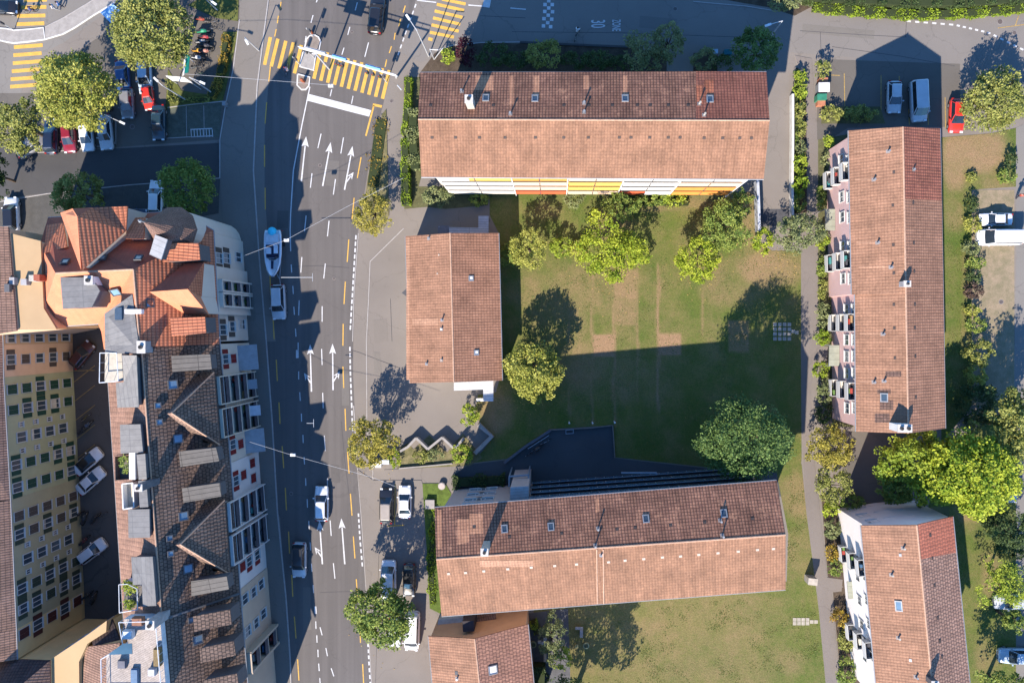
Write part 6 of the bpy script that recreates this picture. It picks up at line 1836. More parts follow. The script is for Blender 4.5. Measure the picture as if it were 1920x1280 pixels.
def span_lamp(pts, z, lamp, label):
    root = empty('suspended_street_lamp', W(*lamp, z), label, 'street lamp')
    b = MB(); P = [W(x, y, zz) for x, y, zz in pts]
    for a_, c_ in zip(P[:-1], P[1:]): b.tube(a_, c_, .017, POLE, 4)
    b.build('span_wire', root)
    q = W(*lamp, z); b = MB(); b.box(q - Vector((0, 0, .25)), (.62, .34, .22), mat('lamp housing', (.55, .56, .56))); b.tube(q, q - Vector((0, 0, .2)), .03, POLE, 5); b.build('lamp_head', root)
span_lamp([(440, 486, 8.5), (536, 450, 8.0), (650, 388, 8.0), (756, 334, 8.6)], 8.0, (536, 450), 'suspended lamp on the wire just right of the motor boat')
span_lamp([(468, 828, 8.5), (548, 853, 8.0), (700, 895, 8.5), (742, 912, 8.6)], 8.0, (548, 853), 'suspended lamp over the shaded lanes opposite the grey awning')
span_lamp([(344, 139, 7.5), (440, 146, 8), (545, 154, 8), (619, 160, 8.0)], 8.0, (619, 160), 'suspended lamp over the lanes below the signal gantry')
def catenary(px0, py0, px1, py1, z, label):
    b = MB(); a_, c_ = W(px0, py0, z), W(px1, py1, z); b.tube(a_, c_, .035, POLE, 5); b.tube(c_ - Vector((0, .5, 0)), c_ + Vector((0, .5, 0)), .03, POLE, 5)
    o = b.build('overhead_wire', loc=a_); tag(o, label, 'wire')
catenary(527, 520, 586, 520, 6.5, 'overhead wire strut across the lane below the boat')
catenary(575, 793, 588, 793, 6.5, 'short overhead wire strut above the shaded lanes')
# bicycle shelter with glass side
root = empty('bicycle_shelter', W(360, 150, 0), 'white framed glass shelter at the lower end of the two-wheeler rack', 'shelter')
b = MB(); b.slab(wpts([(310, 142, 3.0), (345, 145, 3.0), (360, 155, 3.0), (322, 151, 3.0)]), WH, .12); b.slab(wpts([(342, 143, 3.0), (346, 102, 3.0), (349, 102, 3.0), (345, 140, 3.0)]), WH, .1); b.build('roof', root)
b = MB(); b.slab(wpts([(346, 103, 2.9), (356, 104, 2.9), (353, 136, 2.9), (345, 138, 2.9)]), mat('green glass', (.01, .14, .12), .2), .08); b.build('glass_roof', root)
b = MB()
for x, y in ((312, 144), (343, 145), (358, 155), (347, 104)): b.tube(W(x, y, 2.9), Vector((*W(x, y, 2.9).xy, 0)), .05, POLE, 6)
b.build('post', root)
# blue canopy under the big tree
root = empty('market_canopy', W(203, 24, 0), 'pale blue canopy peeping out beside the big tree at the top', 'canopy')
b = MB(); b.slab(wpts([(188, 24, 2.8), (211, 8, 2.8), (232, 24, 2.8), (208, 44, 2.8)]), mat('pale blue canvas', (.30, .48, .66), .8, .06), .08); b.build('roof', root)
b = MB()
for x, y in ((190, 24), (211, 10), (208, 42)): b.tube(W(x, y, 2.7), Vector((*W(x, y, 2.7).xy, 0)), .04, POLE, 5)
b.build('post', root)

# containers, planters, walls
def box_thing(name, px, py, dx, dy, h, m, label, cat, lid=None, rz=0):
    p = W(px, py, h); p.z = 0; root = empty(name, p, label, cat)
    b = MB(); b.box(p + Vector((0, 0, h / 2)), (dx, dy, h), m, rz); b.build('body', root)
    b = MB(); b.box(p + Vector((0, 0, h + .04)), (dx + .06, dy + .06, .09), lid or m, rz); b.build('lid', root)
    return root
box_thing('refuse_container', 1545, 164, 1.3, 1.1, 1.3, GUT, 'pale grey refuse container beside the parking bays', 'container', mat('pale lid', (.5, .5, .5), .6))
box_thing('refuse_container', 1541, 182, 1.1, .7, 1.3, mat('green plastic', (.03, .16, .10), .5), 'green refuse container below the pale one', 'container')
box_thing('crate', 1544, 151, 1.0, .6, .9, mat('terracotta plastic', (.35, .14, .08), .7), 'terracotta crate above the pale container', 'crate')
box_thing('crate', 1540, 193, .9, .6, .8, mat('terracotta plastic', (.35, .14, .08)), 'terracotta crate below the green container', 'crate')
box_thing('switch_cabinet', 1524, 1090, 1.1, .8, 1.6, mat('cabinet beige', (.34, .30, .25), .7), 'beige switch cabinet at the edge of the path', 'cabinet', rz=-.1)
box_thing('refuse_container', 1341, 97, .6, .5, 1.1, mat('pale blue lid', (.3, .4, .48), .6), 'pale bin between shrubs in the shaded bed', 'container')
box_thing('refuse_container', 1365, 98, .9, .6, 1.1, mat('teal plastic', (.01, .10, .12), .5), 'teal bin beside the dark round tree', 'container')
box_thing('manhole_shaft', 806, 945, 1.15, 1.1, .5, CONC, 'square concrete shaft with round lid in the grass strip', 'shaft')
box_thing('notice_board', 705, 870, 1.3, .8, .9, WH, 'white display case beside the autumn tree', 'display case')
box_thing('notice_board', 722, 866, 1.0, .5, 1.3, mat('pale grey case', (.45, .47, .5)), 'pale grey cabinet right of the white display case', 'cabinet')
box_thing('utility_box', 420, 194, .4, .5, 1.0, GUT, 'small grey utility box at the kerb corner', 'box')
box_thing('refuse_container', 1898, 935, 1.0, .8, 1.2, mat('pale grey case', (.45, .47, .5)), 'grey container at the right edge under the bright tree', 'container')
p = W(828, 911, .5); p.z = 0; b = MB(); b.disc(p, .48, CONC, .5, 20); b.disc(p + Vector((0, 0, .5)), .42, mat('round top', (.36, .31, .28)), .03, 20); o = b.build('round_planter', loc=p); tag(o, 'round concrete planter on the small grass plot', 'planter')
# zigzag planter wall south of the hall
def wall_thing(pts, w, h, m, name, label, cat='wall'):
    b = MB(); ribbon(b, pts, w, h, m, h); o = b.build(name, loc=W(*pts[0], 0)); tag(o, label, cat); return o
b = MB()
zz = [(750, 846), (764, 838), (780, 821), (802, 842), (829, 820), (850, 840)]
for k, (q0, q1) in enumerate(zip(zz[:-1], zz[1:])): ribbon(b, [q0, q1], .3, 1.1 + .004 * (k % 2), CONC, 1.1)
tag(b.build('retaining_wall', loc=W(750, 846, 0)), 'zigzag concrete wall along the planted bed south of the hall', 'wall')
wall_thing([(853, 840), (869, 822)], .3, 1.1, CONC, 'retaining_wall', 'short straight concrete wall right of the zigzag wall')
wall_thing([(897, 796), (922, 818), (890, 850)], .55, .7, mat('wall coping', (.28, .25, .22)), 'retaining_wall', 'angled wall with wide coping at the lawn corner')
wall_thing([(748, 878), (805, 873), (848, 869)], .15, .35, CONC, 'garden_kerb', 'low pale edging along the bed beside the footpath')
wall_thing([(1487, 176), (1487, 260), (1486, 340), (1487, 425)], .28, 1.0, mat('pale wall', (.50, .48, .44), .85), 'retaining_wall', 'pale wall along the garage drive')
wall_thing([(1421, 338), (1423, 385), (1424, 432)], .32, 1.6, mat('bluish wall', (.36, .38, .42), .8), 'retaining_wall', 'bluish grey wall left of the garage ramp')
wall_thing([(945, 868), (985, 837), (1032, 807)], .3, .5, mat('dark coping', (.09, .095, .11), .8), 'low_wall', 'low slanted wall behind the bicycles on the playground')
wall_thing([(1032, 806), (1110, 802), (1149, 797)], .12, .3, mat('wood edging', (.16, .14, .12), .8), 'low_wall', 'low edging along the top of the playground')
wall_thing([(1149, 797), (1153, 858)], .12, .3, mat('wood edging', (.16, .14, .12), .8), 'low_wall', 'low edging along the right side of the playground')
b = MB(); 
for q in [((1061, 806), (1075, 805)), ((1061, 813), (1075, 812)), ((1061, 806), (1061, 813)), ((1075, 805), (1075, 812))]: b.tube(W(*q[0], .5), W(*q[1], .5), .05, STL, 5); b.tube(W(*q[0], .5), W(*q[0], 0), .04, STL, 5)
tag(b.build('bicycle_rail', loc=W(1068, 809, 0)), 'small square steel rail on the shaded playground', 'rail')
root = empty('bicycle_rail', W(1010, 828, 0), 'long slanted rail of the bicycle stand on the playground', 'rail'); b = MB(); b.tube(W(990, 841, .8), W(1029, 816, .8), .05, STL, 5); b.build('bar', root); b = MB()
for x, y in ((990, 841), (1010, 828), (1029, 816)): b.tube(W(x, y, .8), W(x, y, .8) - Vector((0, 0, .8)), .04, STL, 5)
b.build('post', root)
for i, (x, y, lab) in enumerate([(1067, 790, 'leftmost white clothes-line post above the playground'), (1110, 790, 'middle white clothes-line post above the playground'), (1151, 789, 'rightmost white clothes-line post above the playground')]):
    p = W(x, y, 0); b = MB(); b.tube(p, p + Vector((0, 0, 1.6)), .06, WH, 6); b.dome(p + Vector((0, 0, 1.6)), .12, WH); tag(b.build('washing_line_post', loc=p), lab, 'post', 'white posts above the playground')
# stepping stones
def pavers(pts, label, sz=(.45, .45)):
    b = MB()
    for x, y in pts: b.box(W(x, y, .04), (sz[0], sz[1], .05), mat('stone slab', (.30, .27, .22), .9))
    tag(b.build('stepping_stones', loc=W(*pts[0], 0)), label, 'paving')
pavers([(1453 + i * 9, 608 + j * 9) for i in range(4) for j in range(4)] + [(1487, 621), (1494, 623)], 'square stone slabs at the right edge of the lawn')
pavers([(1490 + i * 8, 1161 + j * 7) for i in range(4) for j in range(2)] + [(1522, 1165), (1530, 1165)], 'stone slabs beside the path in the lower lawn')
# table and chairs in the garden
def garden_chair(px, py, m, label):
    p = W(px, py, .45); p.z = 0; root = empty('garden_chair', p, label, 'chair', 'garden chairs beside the tiled house')
    b = MB(); b.box(p + Vector((0, 0, .44)), (.45, .45, .05), m); b.build('seat', root)
    b = MB(); b.box(p + Vector((0, .22, .68)), (.45, .05, .45), m); b.build('backrest', root)
    for x in (-.2, .2):
        for y in (-.2, .2): b = MB(); b.tube(p + Vector((x, y, 0)), p + Vector((x, y, .43)), .02, m, 5); b.build('leg', root)
def round_table(px, py, r, m, label):
    p = W(px, py, .74); p.z = 0; root = empty('garden_table', p, label, 'table')
    b = MB(); b.disc(p + Vector((0, 0, .71)), r, m, .04, 20); b.build('tabletop', root); b = MB(); b.tube(p, p + Vector((0, 0, .71)), .05, m, 6); b.disc(p, .3, m, .03, 12); b.build('foot', root)
CWH = mat('white garden metal', (.45, .47, .5), .6)
round_table(1021, 1207, .42, CWH, 'round white garden table beside the tiled house')
for x, y, l in [(1012, 1203, 'left'), (1030, 1205, 'right'), (1021, 1217, 'lower'), (1022, 1196, 'upper')]: garden_chair(x, y, CWH, 'white garden chair on the %s side of the round white table' % l)
b = MB(); b.box(W(1022, 1231, .45), (.35, 1.1, .45), mat('pale wood', (.42, .34, .26), .8)); tag(b.build('bench', loc=(*W(1022, 1231, 0).xy, 0)), 'narrow pale bench below the garden table', 'bench')
b = MB(); b.box(W(1090, 1186, .5), (.4, 1.0, .5), CONC); b.box(W(1086, 1177, .6), (1.0, .35, .12), CONC); tag(b.build('garden_bench', loc=(*W(1090, 1186, 0).xy, 0)), 'small stone seat in the shade of the lower lawn', 'bench')
for x, y, r, l in [(1099, 1210, .4, 'larger round planter ring on the shaded lower lawn'), (1081, 1211, .22, 'small round planter ring on the shaded lower lawn'), (1000, 1208, .4, 'round planter ring at the wall of the tiled house')]:
    p = W(x, y, .3); p.z = 0; b = MB(); b.tube(p, p + Vector((0, 0, .35)), r, mat('mossy stone', (.24, .25, .14), .9), 16); b.disc(p + Vector((0, 0, .36)), r * .7, mat('planter soil', (.05, .06, .03)), .01, 14); tag(b.build('planter', loc=p), l, 'planter')
# terrace furniture on the southern house
def slabthing(name, px, py, z, d, m, label, cat, rz=0):
    p = W(px, py, z + d[2]); p.z = z; root = empty(name, p, label, cat)
    b = MB(); b.box(p + Vector((0, 0, d[2] * .5)), d, m, rz); b.build('body', root)
    b = MB(); b.box(p + Vector((0, 0, d[2] + .05)), (d[0] * .92, d[1] * .92, .1), m, rz); b.build('top', root); return root
zt = 16.93
slabthing('planter', 257, 1165, zt, (1.2, .9, .6), mat('terracotta pot', (.22, .11, .07)), 'brown planter box at the head of the roof terrace', 'planter')
slabthing('lounge_seat', 294, 1232, zt, (.75, 2.0, .5), mat('rattan', (.17, .12, .055), .8, .3, 8), 'brown rattan lounge seat against the roof ridge', 'seat')
slabthing('fire_bowl', 284, 1260, zt, (.8, .8, .5), mat('pale metal', (.38, .38, .4)), 'square pale fire bowl on the roof terrace', 'bowl')
slabthing('sun_lounger', 252, 1270, zt, (.8, 2.0, .3), mat('blue grey cushion', (.10, .16, .24)), 'blue grey lounger on the roof terrace', 'lounger')
slabthing('coffee_table', 228, 1245, zt, (.9, .9, .4), mat('grey top', (.12, .12, .14)), 'dark square table on the roof terrace', 'table')
slabthing('storage_box', 238, 1190, zt, (1.1, .9, .7), mat('pale box', (.48, .52, .55)), 'pale storage box by the terrace rail', 'box')
slabthing('lamp_table', 284, 1174, zt, (.45, .45, .5), WH, 'small white side table on the roof terrace', 'table')

# pigeon-bare pergola lattice over the north end is left to the photo: nothing there

# ================================================================== VEGETATION
LM = dict(
    olive=leaf_mat('leaf olive', (.13, .155, .032), (.31, .31, .085)),
    yellowgreen=leaf_mat('leaf yellow green', (.17, .195, .03), (.39, .38, .085)),
    green=leaf_mat('leaf green', (.09, .15, .03), (.25, .29, .06)),
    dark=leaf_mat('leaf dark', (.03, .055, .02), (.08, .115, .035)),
    glossy=leaf_mat('leaf glossy', (.035, .075, .018), (.16, .235, .065)),
    autumn=leaf_mat('leaf autumn', (.18, .165, .03), (.37, .32, .06)),
    lime=leaf_mat('leaf lime', (.13, .20, .02), (.32, .37, .045)),
    bright=leaf_mat('leaf bright', (.13, .20, .014), (.37, .41, .04)),
    grey=leaf_mat('leaf grey green', (.11, .14, .055), (.24, .26, .11)),
    purple=leaf_mat('leaf purple', (.035, .008, .015), (.07, .015, .025)),
    plum=leaf_mat('leaf plum', (.06, .04, .035), (.12, .08, .06)),
    hedge=leaf_mat('leaf hedge', (.11, .18, .014), (.26, .34, .03)),
    rust=leaf_mat('leaf rust', (.22, .12, .02), (.33, .26, .04)))
T = tree
T(287, 62, 74, 72, 12.5, LM['olive'], 'largest olive green tree, top left, beside the motorcycle rack', seed=11, size=.36, dens=1.15, lob=.14)
T(143, 172, 76, 75, 12.0, LM['yellowgreen'], 'large yellow green tree standing over the row of parked cars', seed=12, size=.36, dens=1.15, lob=.12)
T(38, 238, 52, 50, 9.0, LM['olive'], 'dark spiky tree at the left edge beside the yellow green one', seed=13, size=.34, lob=.3)
T(148, 360, 50, 38, 8.0, LM['olive'], 'small half shaded tree above the orange corner house', seed=14, lob=.25)
T(352, 352, 53, 52, 8.5, LM['green'], 'round shaded green tree above the turret roof', seed=15, size=.32, dens=1.2, lob=.1)
T(700, 400, 36, 40, 5.5, LM['autumn'], 'thin yellowing tree in the planted strip beside the road', seed=16, size=.24, dens=1.1, gap=.3)
T(697, 826, 50, 46, 6.5, LM['autumn'], 'autumn coloured tree at the bend of the white dashes, by the zigzag wall', seed=17, size=.3, gap=.3)
T(713, 1151, 59, 60, 9.0, LM['green'], 'green and yellow tree overhanging the white vans beside the road', seed=18, size=.38, dens=1.0, lob=.2)
T(1000, 696, 54, 54, 6.8, LM['yellowgreen'], 'round olive tree on the lawn beside the hall', seed=19, size=.34, dens=1.15, lob=.14)
T(1396, 824, 82, 72, 16.0, LM['glossy'], 'large glossy green tree at the lower right of the lawn', seed=20, size=.30, dens=1.3, lob=.10)
T(991, 466, 37, 37, 5.5, LM['yellowgreen'], 'pale yellow green tree at the left of the row across the lawn', seed=21, size=.24, dens=1.2, lob=.12)
T(1142, 470, 60, 56, 6.5, LM['bright'], 'spiky bright yellow tree in the middle of the lawn row', seed=22, size=.30, dens=.85, gap=.35, lob=.35)
T(1308, 487, 42, 40, 5.5, LM['bright'], 'compact bright yellow tree at the right of the lawn row', seed=23, size=.26, dens=1.2, lob=.14)
T(1358, 425, 42, 52, 6.0, LM['green'], 'mixed green tree above the compact yellow one', seed=24, size=.3, gap=.4, lob=.3)
T(1385, 382, 26, 24, 4.5, LM['green'], 'small green tree by the orange balconies corner', seed=124, size=.26, gap=.3, lob=.3)
T(1497, 437, 44, 37, 6.0, LM['grey'], 'grey green tree arching over the garden path below the drive', seed=25, size=.28, dens=1.1, lob=.2)
T(1418, 96, 44, 40, 7.5, LM['glossy'], 'dark round tree lit at its top right, beside the shaded street', seed=26, size=.28, dens=1.25, lob=.1)
T(1254, 80, 30, 36, 6.0, LM['grey'], 'shaded grey green tree right of its twin above the long roof', seed=27, size=.26)
T(1208, 96, 38, 36, 5.5, LM['grey'], 'shaded grey green tree left of its twin above the long roof', seed=28, size=.26)
T(1860, 190, 58, 58, 5.5, LM['olive'], 'broad olive bushy tree beside the red hatchback', seed=29, size=.32, dens=1.1, lob=.25)
T(1556, 836, 40, 42, 5.0, LM['autumn'], 'yellow brown tree beside the path below the pink block', seed=30, size=.28, dens=1.1)
T(1562, 907, 34, 34, 4.5, LM['olive'], 'olive yellow tree just below the yellow brown one', seed=31, size=.26)
T(1712, 858, 62, 52, 9.0, LM['lime'], 'bright green tree touching the lower end of the pink block', seed=32, size=.42, dens=1.0, lob=.2)
T(1812, 885, 88, 72, 11.0, LM['bright'], 'largest brilliant yellow green tree at the right', seed=33, size=.44, dens=1.0, lob=.2)
T(1893, 800, 52, 72, 9.0, LM['olive'], 'olive tree at the right edge above the brilliant one', seed=34, size=.36, gap=.4, lob=.3)
T(1695, 800 + 110, 48, 34, 6.0, LM['green'], 'shaded green tree under the bright crowns', seed=35, size=.34)
T(1885, 1090, 46, 48, 6.0, LM['lime'], 'feathery light green tree above the silver car at the right', seed=36, size=.26, dens=.7, gap=.5, lob=.4)
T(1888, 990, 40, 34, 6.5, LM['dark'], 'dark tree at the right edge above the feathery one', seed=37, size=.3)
T(1895, 1240 + 60, 60, 40, 8.0, LM['green'], 'green tree cut by the bottom right picture corner', seed=38)
T(1902, 1165, 22, 20, 6.0, LM['green'], 'small green crown at the right edge between the two pale cars', seed=39)
T(-10, 330, 22, 50, 6.0, LM['dark'], 'dark tree cut by the left edge near the white car', seed=40)
T(1035, 1196, 24, 46, 4.0, LM['grey'], 'tall narrow grey green tree in the garden of the tiled house', seed=41, size=.26, lob=.35)
T(1052, 1232, 22, 22, 3.0, LM['lime'], 'lime shrub tree below the narrow grey green one', seed=42, size=.24)
T(1165, 388, 36, 26, 4.0, LM['green'], 'dark green bush tree below the orange balconies, near the yellow spiky tree', seed=43, size=.28)
T(1470, -4, 34, 26, 4.5, LM['grey'], 'round grey green tree cut by the top edge above the sunlit street', seed=44, size=.26)
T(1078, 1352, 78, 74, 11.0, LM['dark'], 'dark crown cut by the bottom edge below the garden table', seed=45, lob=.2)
T(400, -20, 70, 30, 9.0, LM['green'], 'green crown cut by the top edge beside the grass plot', seed=46) if False else None
S = shrub
for i, (x, y, rx, ry, h, k, lab) in enumerate([
    (872, 93, 17, 26, 3.0, 'purple', 'dark red shrub at the street corner'), (837, 104, 14, 15, 1.4, 'lime', 'small bright lime shrub at the street corner left of the dark red one'),
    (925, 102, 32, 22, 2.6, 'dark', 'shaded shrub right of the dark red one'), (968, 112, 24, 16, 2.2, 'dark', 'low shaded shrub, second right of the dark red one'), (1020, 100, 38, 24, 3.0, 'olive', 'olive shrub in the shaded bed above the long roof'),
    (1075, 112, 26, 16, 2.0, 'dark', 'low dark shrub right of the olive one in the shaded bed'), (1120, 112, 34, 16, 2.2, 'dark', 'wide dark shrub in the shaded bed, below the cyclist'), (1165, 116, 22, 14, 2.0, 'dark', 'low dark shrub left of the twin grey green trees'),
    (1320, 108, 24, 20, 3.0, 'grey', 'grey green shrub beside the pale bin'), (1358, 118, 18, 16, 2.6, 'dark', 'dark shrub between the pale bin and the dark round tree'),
    (1052, 462, 24, 18, 2.5, 'lime', 'lime shrub in the lawn row, right of the pale yellow green tree'), (1084, 470, 18, 18, 2.3, 'yellowgreen', 'yellow green shrub in the lawn row, left of the spiky yellow tree'), (1200, 480, 22, 16, 2.5, 'lime', 'lime shrub touching the right side of the spiky yellow tree'),
    (1432, 450, 20, 24, 2.8, 'bright', 'yellow shrub at the end of the bluish wall'), (952, 478, 18, 22, 3.0, 'green', 'shaded green shrub between the hall and the pale yellow green tree'),
    (820, 368, 30, 18, 2.4, 'grey', 'grey green shrub at the left foot of the orange balconies'), (898, 372, 20, 12, 1.8, 'green', 'green shrub above the hall canopy'), (1078, 374, 20, 16, 2.0, 'grey', 'round pale shrub below the amber balconies'),
    (1225, 372, 26, 12, 1.8, 'green', 'loose green shrub below the red balcony'), (1262, 373, 24, 12, 1.8, 'lime', 'loose light shrub right of the red balcony'), (880, 779, 18, 20, 2.4, 'lime', 'lime shrub standing on the forecourt south of the hall'),
    (866, 851, 22, 20, 2.0, 'lime', 'half shaded lime shrub at the tip of the planted bed'), (752, 862, 0.1, 0.1, .1, 'lime', 'x'), (790, 856, 18, 12, 1.2, 'olive', 'low olive shrub in the bed behind the zigzag wall'), (815, 852, 16, 12, 1.2, 'grey', 'grey green shrub in the middle of the bed behind the zigzag wall'), (738, 860, 12, 18, 1.6, 'bright', 'yellow hedge shrub under the autumn tree'), (720, 838, 0.1, 0.1, .1, 'lime', 'x'),
    (1503, 142, 12, 12, 1.8, 'lime', 'uppermost lime shrub between the drive and the garden path'), (1502, 170, 12, 16, 1.8, 'lime', 'second lime shrub between the drive and the garden path'), (1502, 205, 10, 18, 1.5, 'olive', 'olive shrub left of the garden path, level with the parked cars'), (1502, 240, 10, 18, 1.4, 'olive', 'narrow olive shrub left of the path, level with the gable'), (1502, 275, 10, 14, 1.4, 'grey', 'grey green shrub left of the path, above the bright ones'),
    (1502, 306, 12, 20, 1.8, 'lime', 'lime shrub left of the path, level with the first balconies'), (1501, 342, 12, 24, 2.0, 'hedge', 'long green shrub left of the path near the ramp'), (1501, 378, 11, 18, 1.8, 'green', 'green shrub left of the path beside the dark ramp'),
    (1545, 128, 13, 17, 2.6, 'olive', 'rounded olive shrub at the entrance of the parking bays'), (1562, 212, 22, 14, 1.6, 'olive', 'clipped shrub sunlit beside the bins'), (1613, 213, 32, 14, 1.6, 'olive', 'clipped shrub lying in the gable shadow'),
    (1555, 265, 10, 10, 1.5, 'lime', 'small lime shrub at the top of the pink block bed'), (1552, 298, 10, 22, 1.4, 'grey', 'tall narrow shrub beside the upper balconies of the pink block'), (1540, 372, 8, 24, 1.6, 'green', 'narrow green shrub left of the upper entrance canopy'), (1545, 448, 12, 22, 1.8, 'lime', 'bright shrub below the upper entrance canopy'),
    (1543, 500, 10, 20, 1.4, 'green', 'green shrub beside the second balcony stack'), (1541, 540, 8, 22, 1.2, 'olive', 'olive shrub in the pink block bed, below the second balcony stack'), (1546, 590, 13, 26, 1.5, 'grey', 'grey green shrub beside the third balcony stack'), (1543, 633, 14, 14, 1.6, 'hedge', 'bright rounded shrub above the lower entrance canopy'),
    (1541, 693, 14, 16, 1.8, 'lime', 'lime shrub below the lower entrance canopy'), (1547, 735, 14, 24, 1.8, 'grey', 'grey green shrub beside the fourth balcony stack'), (1546, 775, 15, 20, 2.0, 'dark', 'dark shrub at the lower corner of the pink block'),
    (1558, 956, 16, 14, 1.8, 'bright', 'yellow shrub above the oval bed of the white block'), (1562, 992, 15, 20, 1.4, 'grey', 'oval grey green shrub along the white block'), (1562, 1037, 14, 16, 1.6, 'rust', 'shrub with yellow and rust leaves along the white block'), (1568, 1066, 14, 14, 1.6, 'green', 'dark green shrub above the side branch of the path'),
    (1576, 1158, 15, 17, 1.8, 'rust', 'shrub with rust blossoms below the side branch of the path'), (1587, 1202, 14, 22, 1.6, 'olive', 'oval shrub near the lower balconies of the white block'), (1590, 1258, 18, 26, 2.2, 'green', 'green shrub at the bottom edge along the white block'), (1600, 942, 22, 14, 2.0, 'green', 'shaded green shrub at the head of the white block'), (1680, 938, 18, 12, 1.8, 'dark', 'dark shrub in the shade beside the white block gable'),
    (1824, 382, 13, 16, 1.5, 'dark', 'dark shrub beside the low white car on the gravel lot'), (1825, 420, 17, 15, 1.5, 'yellowgreen', 'round yellow shrub between the hedge shrubs beside the white van'), (1822, 464, 17, 14, 1.5, 'grey', 'round grey green shrub below the yellow one'), (1830, 492, 17, 12, 1.5, 'green', 'green shrub, second below the round yellow one'), (1826, 518, 14, 14, 1.5, 'dark', 'dark shrub in the shrub row along the gravel lot'),
    (1828, 546, 18, 14, 1.7, 'plum', 'plum coloured shrub in the row along the gravel lot'), (1825, 582, 14, 10, 1.4, 'yellowgreen', 'small yellow green shrub below the plum coloured one'), (1832, 610, 18, 15, 1.6, 'green', 'dense green shrub in the lower part of the shrub row'), (1838, 660, 26, 28, 3.0, 'olive', 'taller olive shrub at the lower end of the shrub row'), (1832, 706, 21, 18, 2.2, 'yellowgreen', 'round light shrub lowest in the shrub row'),
    (1835, 760, 40, 40, 3.0, 'dark', 'dark undergrowth shrub between the pink block and the big bright tree'), (1889, 330, 16, 15, 1.6, 'green', 'green shrub in the dry lawn beside the right path'), (1897, 298, 10, 12, 1.5, 'dark', 'dark shrub in the dry lawn above the green one'), (1822, 332, 9, 8, .8, 'olive', 'tiny olive shrub in the dry lawn'),
    (1860, 970, 26, 18, 2.2, 'dark', 'dark shrub below the brilliant tree'), (1898, 1035, 26, 16, 2.0, 'dark', 'dark shrub above the feathery tree'),
    (232, 875, 9, 14, .8, 'hedge', 'x'), (238, 1103, 12, 12, .8, 'lime', 'x')]):
    if lab == 'x': continue
    S(x, y, rx, ry, h, LM[k], lab, seed=200 + i, size=.2, dens=2.2, group='garden shrubs' if 0 else None)
# plants on the roof terraces
S(233, 868, 9, 18, 1.2, LM['green'], 'green potted plants on the dark roof terrace of the cream house', seed=301, z0=15.5, name='potted_plant', cat='plant', size=.18)
S(241, 1102, 12, 12, 1.0, LM['bright'], 'light green plants on the railed roof terrace', seed=302, z0=14.7, name='potted_plant', cat='plant', size=.18)
S(240, 1132, 9, 8, .9, LM['lime'], 'small plants in the lower corner of the railed roof terrace', seed=303, z0=14.7, name='potted_plant', cat='plant', size=.18)
H = hedge
H([(769, 150), (767, 200), (761, 255)], .75, 1.4, LM['hedge'], 'bright green hedge at the left end of the long roof', 1)
H([(763, 265), (763, 330), (764, 386)], 1.0, 1.5, LM['hedge'], 'straight clipped hedge left of the orange balconies', 2)
H([(778, 210), (776, 260), (781, 320)], 1.2, 1.4, LM['grey'], 'loose grey green hedge between the clipped hedge and the long block', 3, rough=.3, size=.22)
H([(1522, 17), (1600, 25), (1700, 31), (1790, 30), (1930, 18)], 1.0, .9, LM['hedge'], 'long yellow green hedge above the sunlit street', 4, rough=.22)
H([(1500, 2), (1600, 8), (1700, 13), (1800, 12), (1930, 4)], 1.1, 1.6, LM['dark'], 'dark leaf row added as the shadow strip behind the long yellow green hedge', 5, rough=.3)  # added leaf row, dark to stand for the bright hedge's cast shadow
H([(428, 70), (424, 110), (412, 160), (398, 183)], .9, .9, LM['rust'], 'ochre hedge between the rack and the left pavement', 6, rough=.25)
H([(318, 152), (320, 188), (395, 188)], .5, .4, LM['olive'], 'low planting along the edge of the empty paved bay', 7, rough=.4)
H([(850, 903), (900, 900), (948, 898)], 1.2, .9, LM['dark'], 'shaded ground planting before the taupe gable wall', 8, rough=.4)
H([(818, 950), (812, 1000), (808, 1060), (812, 1130)], .8, .35, LM['hedge'], 'narrow strip of bright planting left of the southern long block', 9, rough=.4)
H([(1000, 1160), (1010, 1180)], 1.0, 1.5, LM['lime'], 'lime hedge piece at the eaves of the southern long block', 10, rough=.4)
H([(1012, 1240), (1010, 1290)], 1.6, 1.6, LM['dark'], 'dark hedge at the bottom edge right of the tiled house', 11, rough=.4)
H([(716, 225), (706, 300), (700, 350)], 1.6, .35, LM['rust'], 'dry ochre planting along the verge beside the road', 12, rough=.5, dens=18)
H([(1492, 135), (1492, 400)], .5, .5, LM['green'], 'low green undergrowth between the drive wall and the garden path', 15, rough=.5, dens=60)
H([(1205, 380), (1290, 380)], 1.0, .5, LM['olive'], 'dry low planting along the lawn below the red balcony', 14, rough=.5, dens=30)

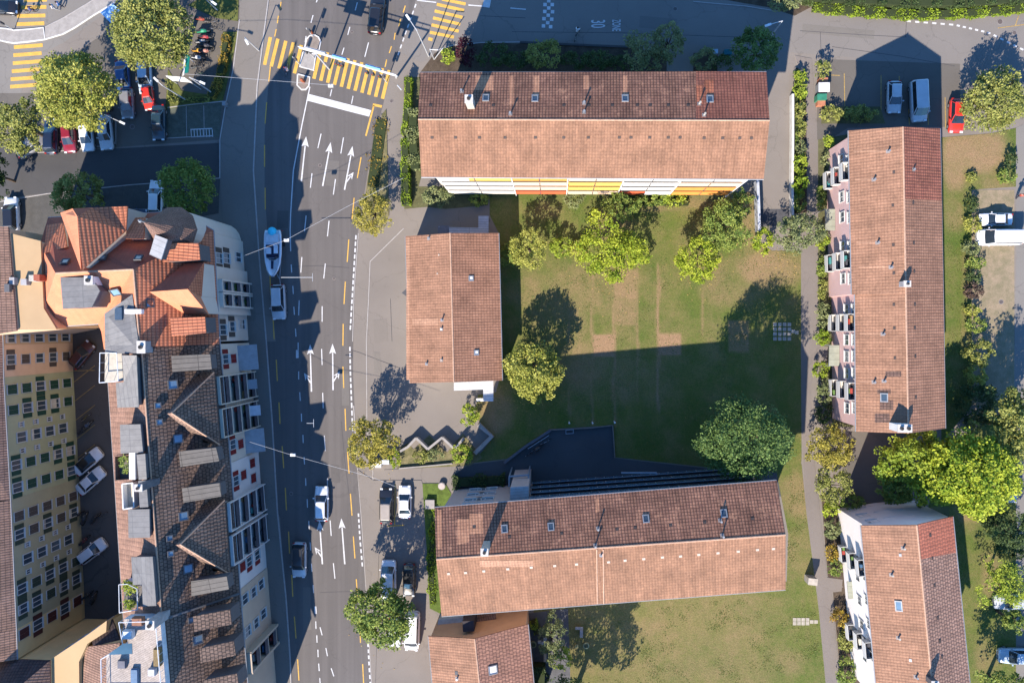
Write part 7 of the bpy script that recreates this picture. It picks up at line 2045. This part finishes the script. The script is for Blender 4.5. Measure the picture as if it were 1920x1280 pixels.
# tufts, weeds and fallen leaves on the lawns
rng = np.random.default_rng(77)
def scatter(poly, n, size, m, name, z, seed, kind='stuff', clumps=None):
    xs = [p[0] for p in poly]; ys = [p[1] for p in poly]; pts = []
    if clumps:
        while len(pts) < n:
            cx, cy, r = clumps[rng.integers(len(clumps))]
            x, y = rng.normal(cx, r), rng.normal(cy, r)
            if inpoly(x, y, poly): pts.append(tuple(W(x, y, z)))
    else:
        cs = [(rng.uniform(min(xs), max(xs)), rng.uniform(min(ys), max(ys))) for _ in range(n // 14)]
        while len(pts) < n:
            cx, cy = cs[rng.integers(len(cs))]; x, y = rng.normal(cx, 6), rng.normal(cy, 6)
            if inpoly(x, y, poly): pts.append(tuple(W(x, y, z)))
    o = leaf_object(name, np.array(pts), size, m, rng.uniform(0, 1, len(pts)), None, Vector((0, 0, 0)), seed, up=1.4)
    tag(o, kind=kind)
    return o
TUFT = leaf_mat('grass tuft', (.07, .095, .02), (.125, .13, .035), .1); DRYL = leaf_mat('fallen leaf', (.26, .17, .06), (.42, .30, .09), .1)
LAWN_C = [(940, 400), (1400, 365), (1424, 455), (1500, 475), (1500, 860), (1350, 875), (1220, 862), (1155, 855), (1150, 795), (1030, 803), (950, 855), (930, 740), (945, 500)]
LAWN_S = [(1480, 885), (1503, 880), (1545, 1290), (1070, 1290), (1065, 1160), (1475, 1110)]
LAWN_E = [(1776, 400), (1818, 400), (1818, 750), (1778, 790)]
scatter(LAWN_C, 6000, .13, TUFT, 'grass_tufts', .05, 5); scatter(LAWN_S, 3500, .13, TUFT, 'grass_tufts', .05, 6); scatter(LAWN_E, 1000, .13, TUFT, 'grass_tufts', .05, 7)
scatter(LAWN_C, 900, .13, DRYL, 'fallen_leaves', .05, 8, clumps=[(1142, 500, 40), (1308, 500, 26), (1000, 720, 30), (1396, 850, 50), (1360, 440, 30), (1480, 480, 30)])
scatter([(650, 760), (760, 760), (800, 1290), (650, 1290)], 260, .12, DRYL, 'fallen_leaves', .08, 9, clumps=[(700, 850, 26), (715, 1180, 30)])
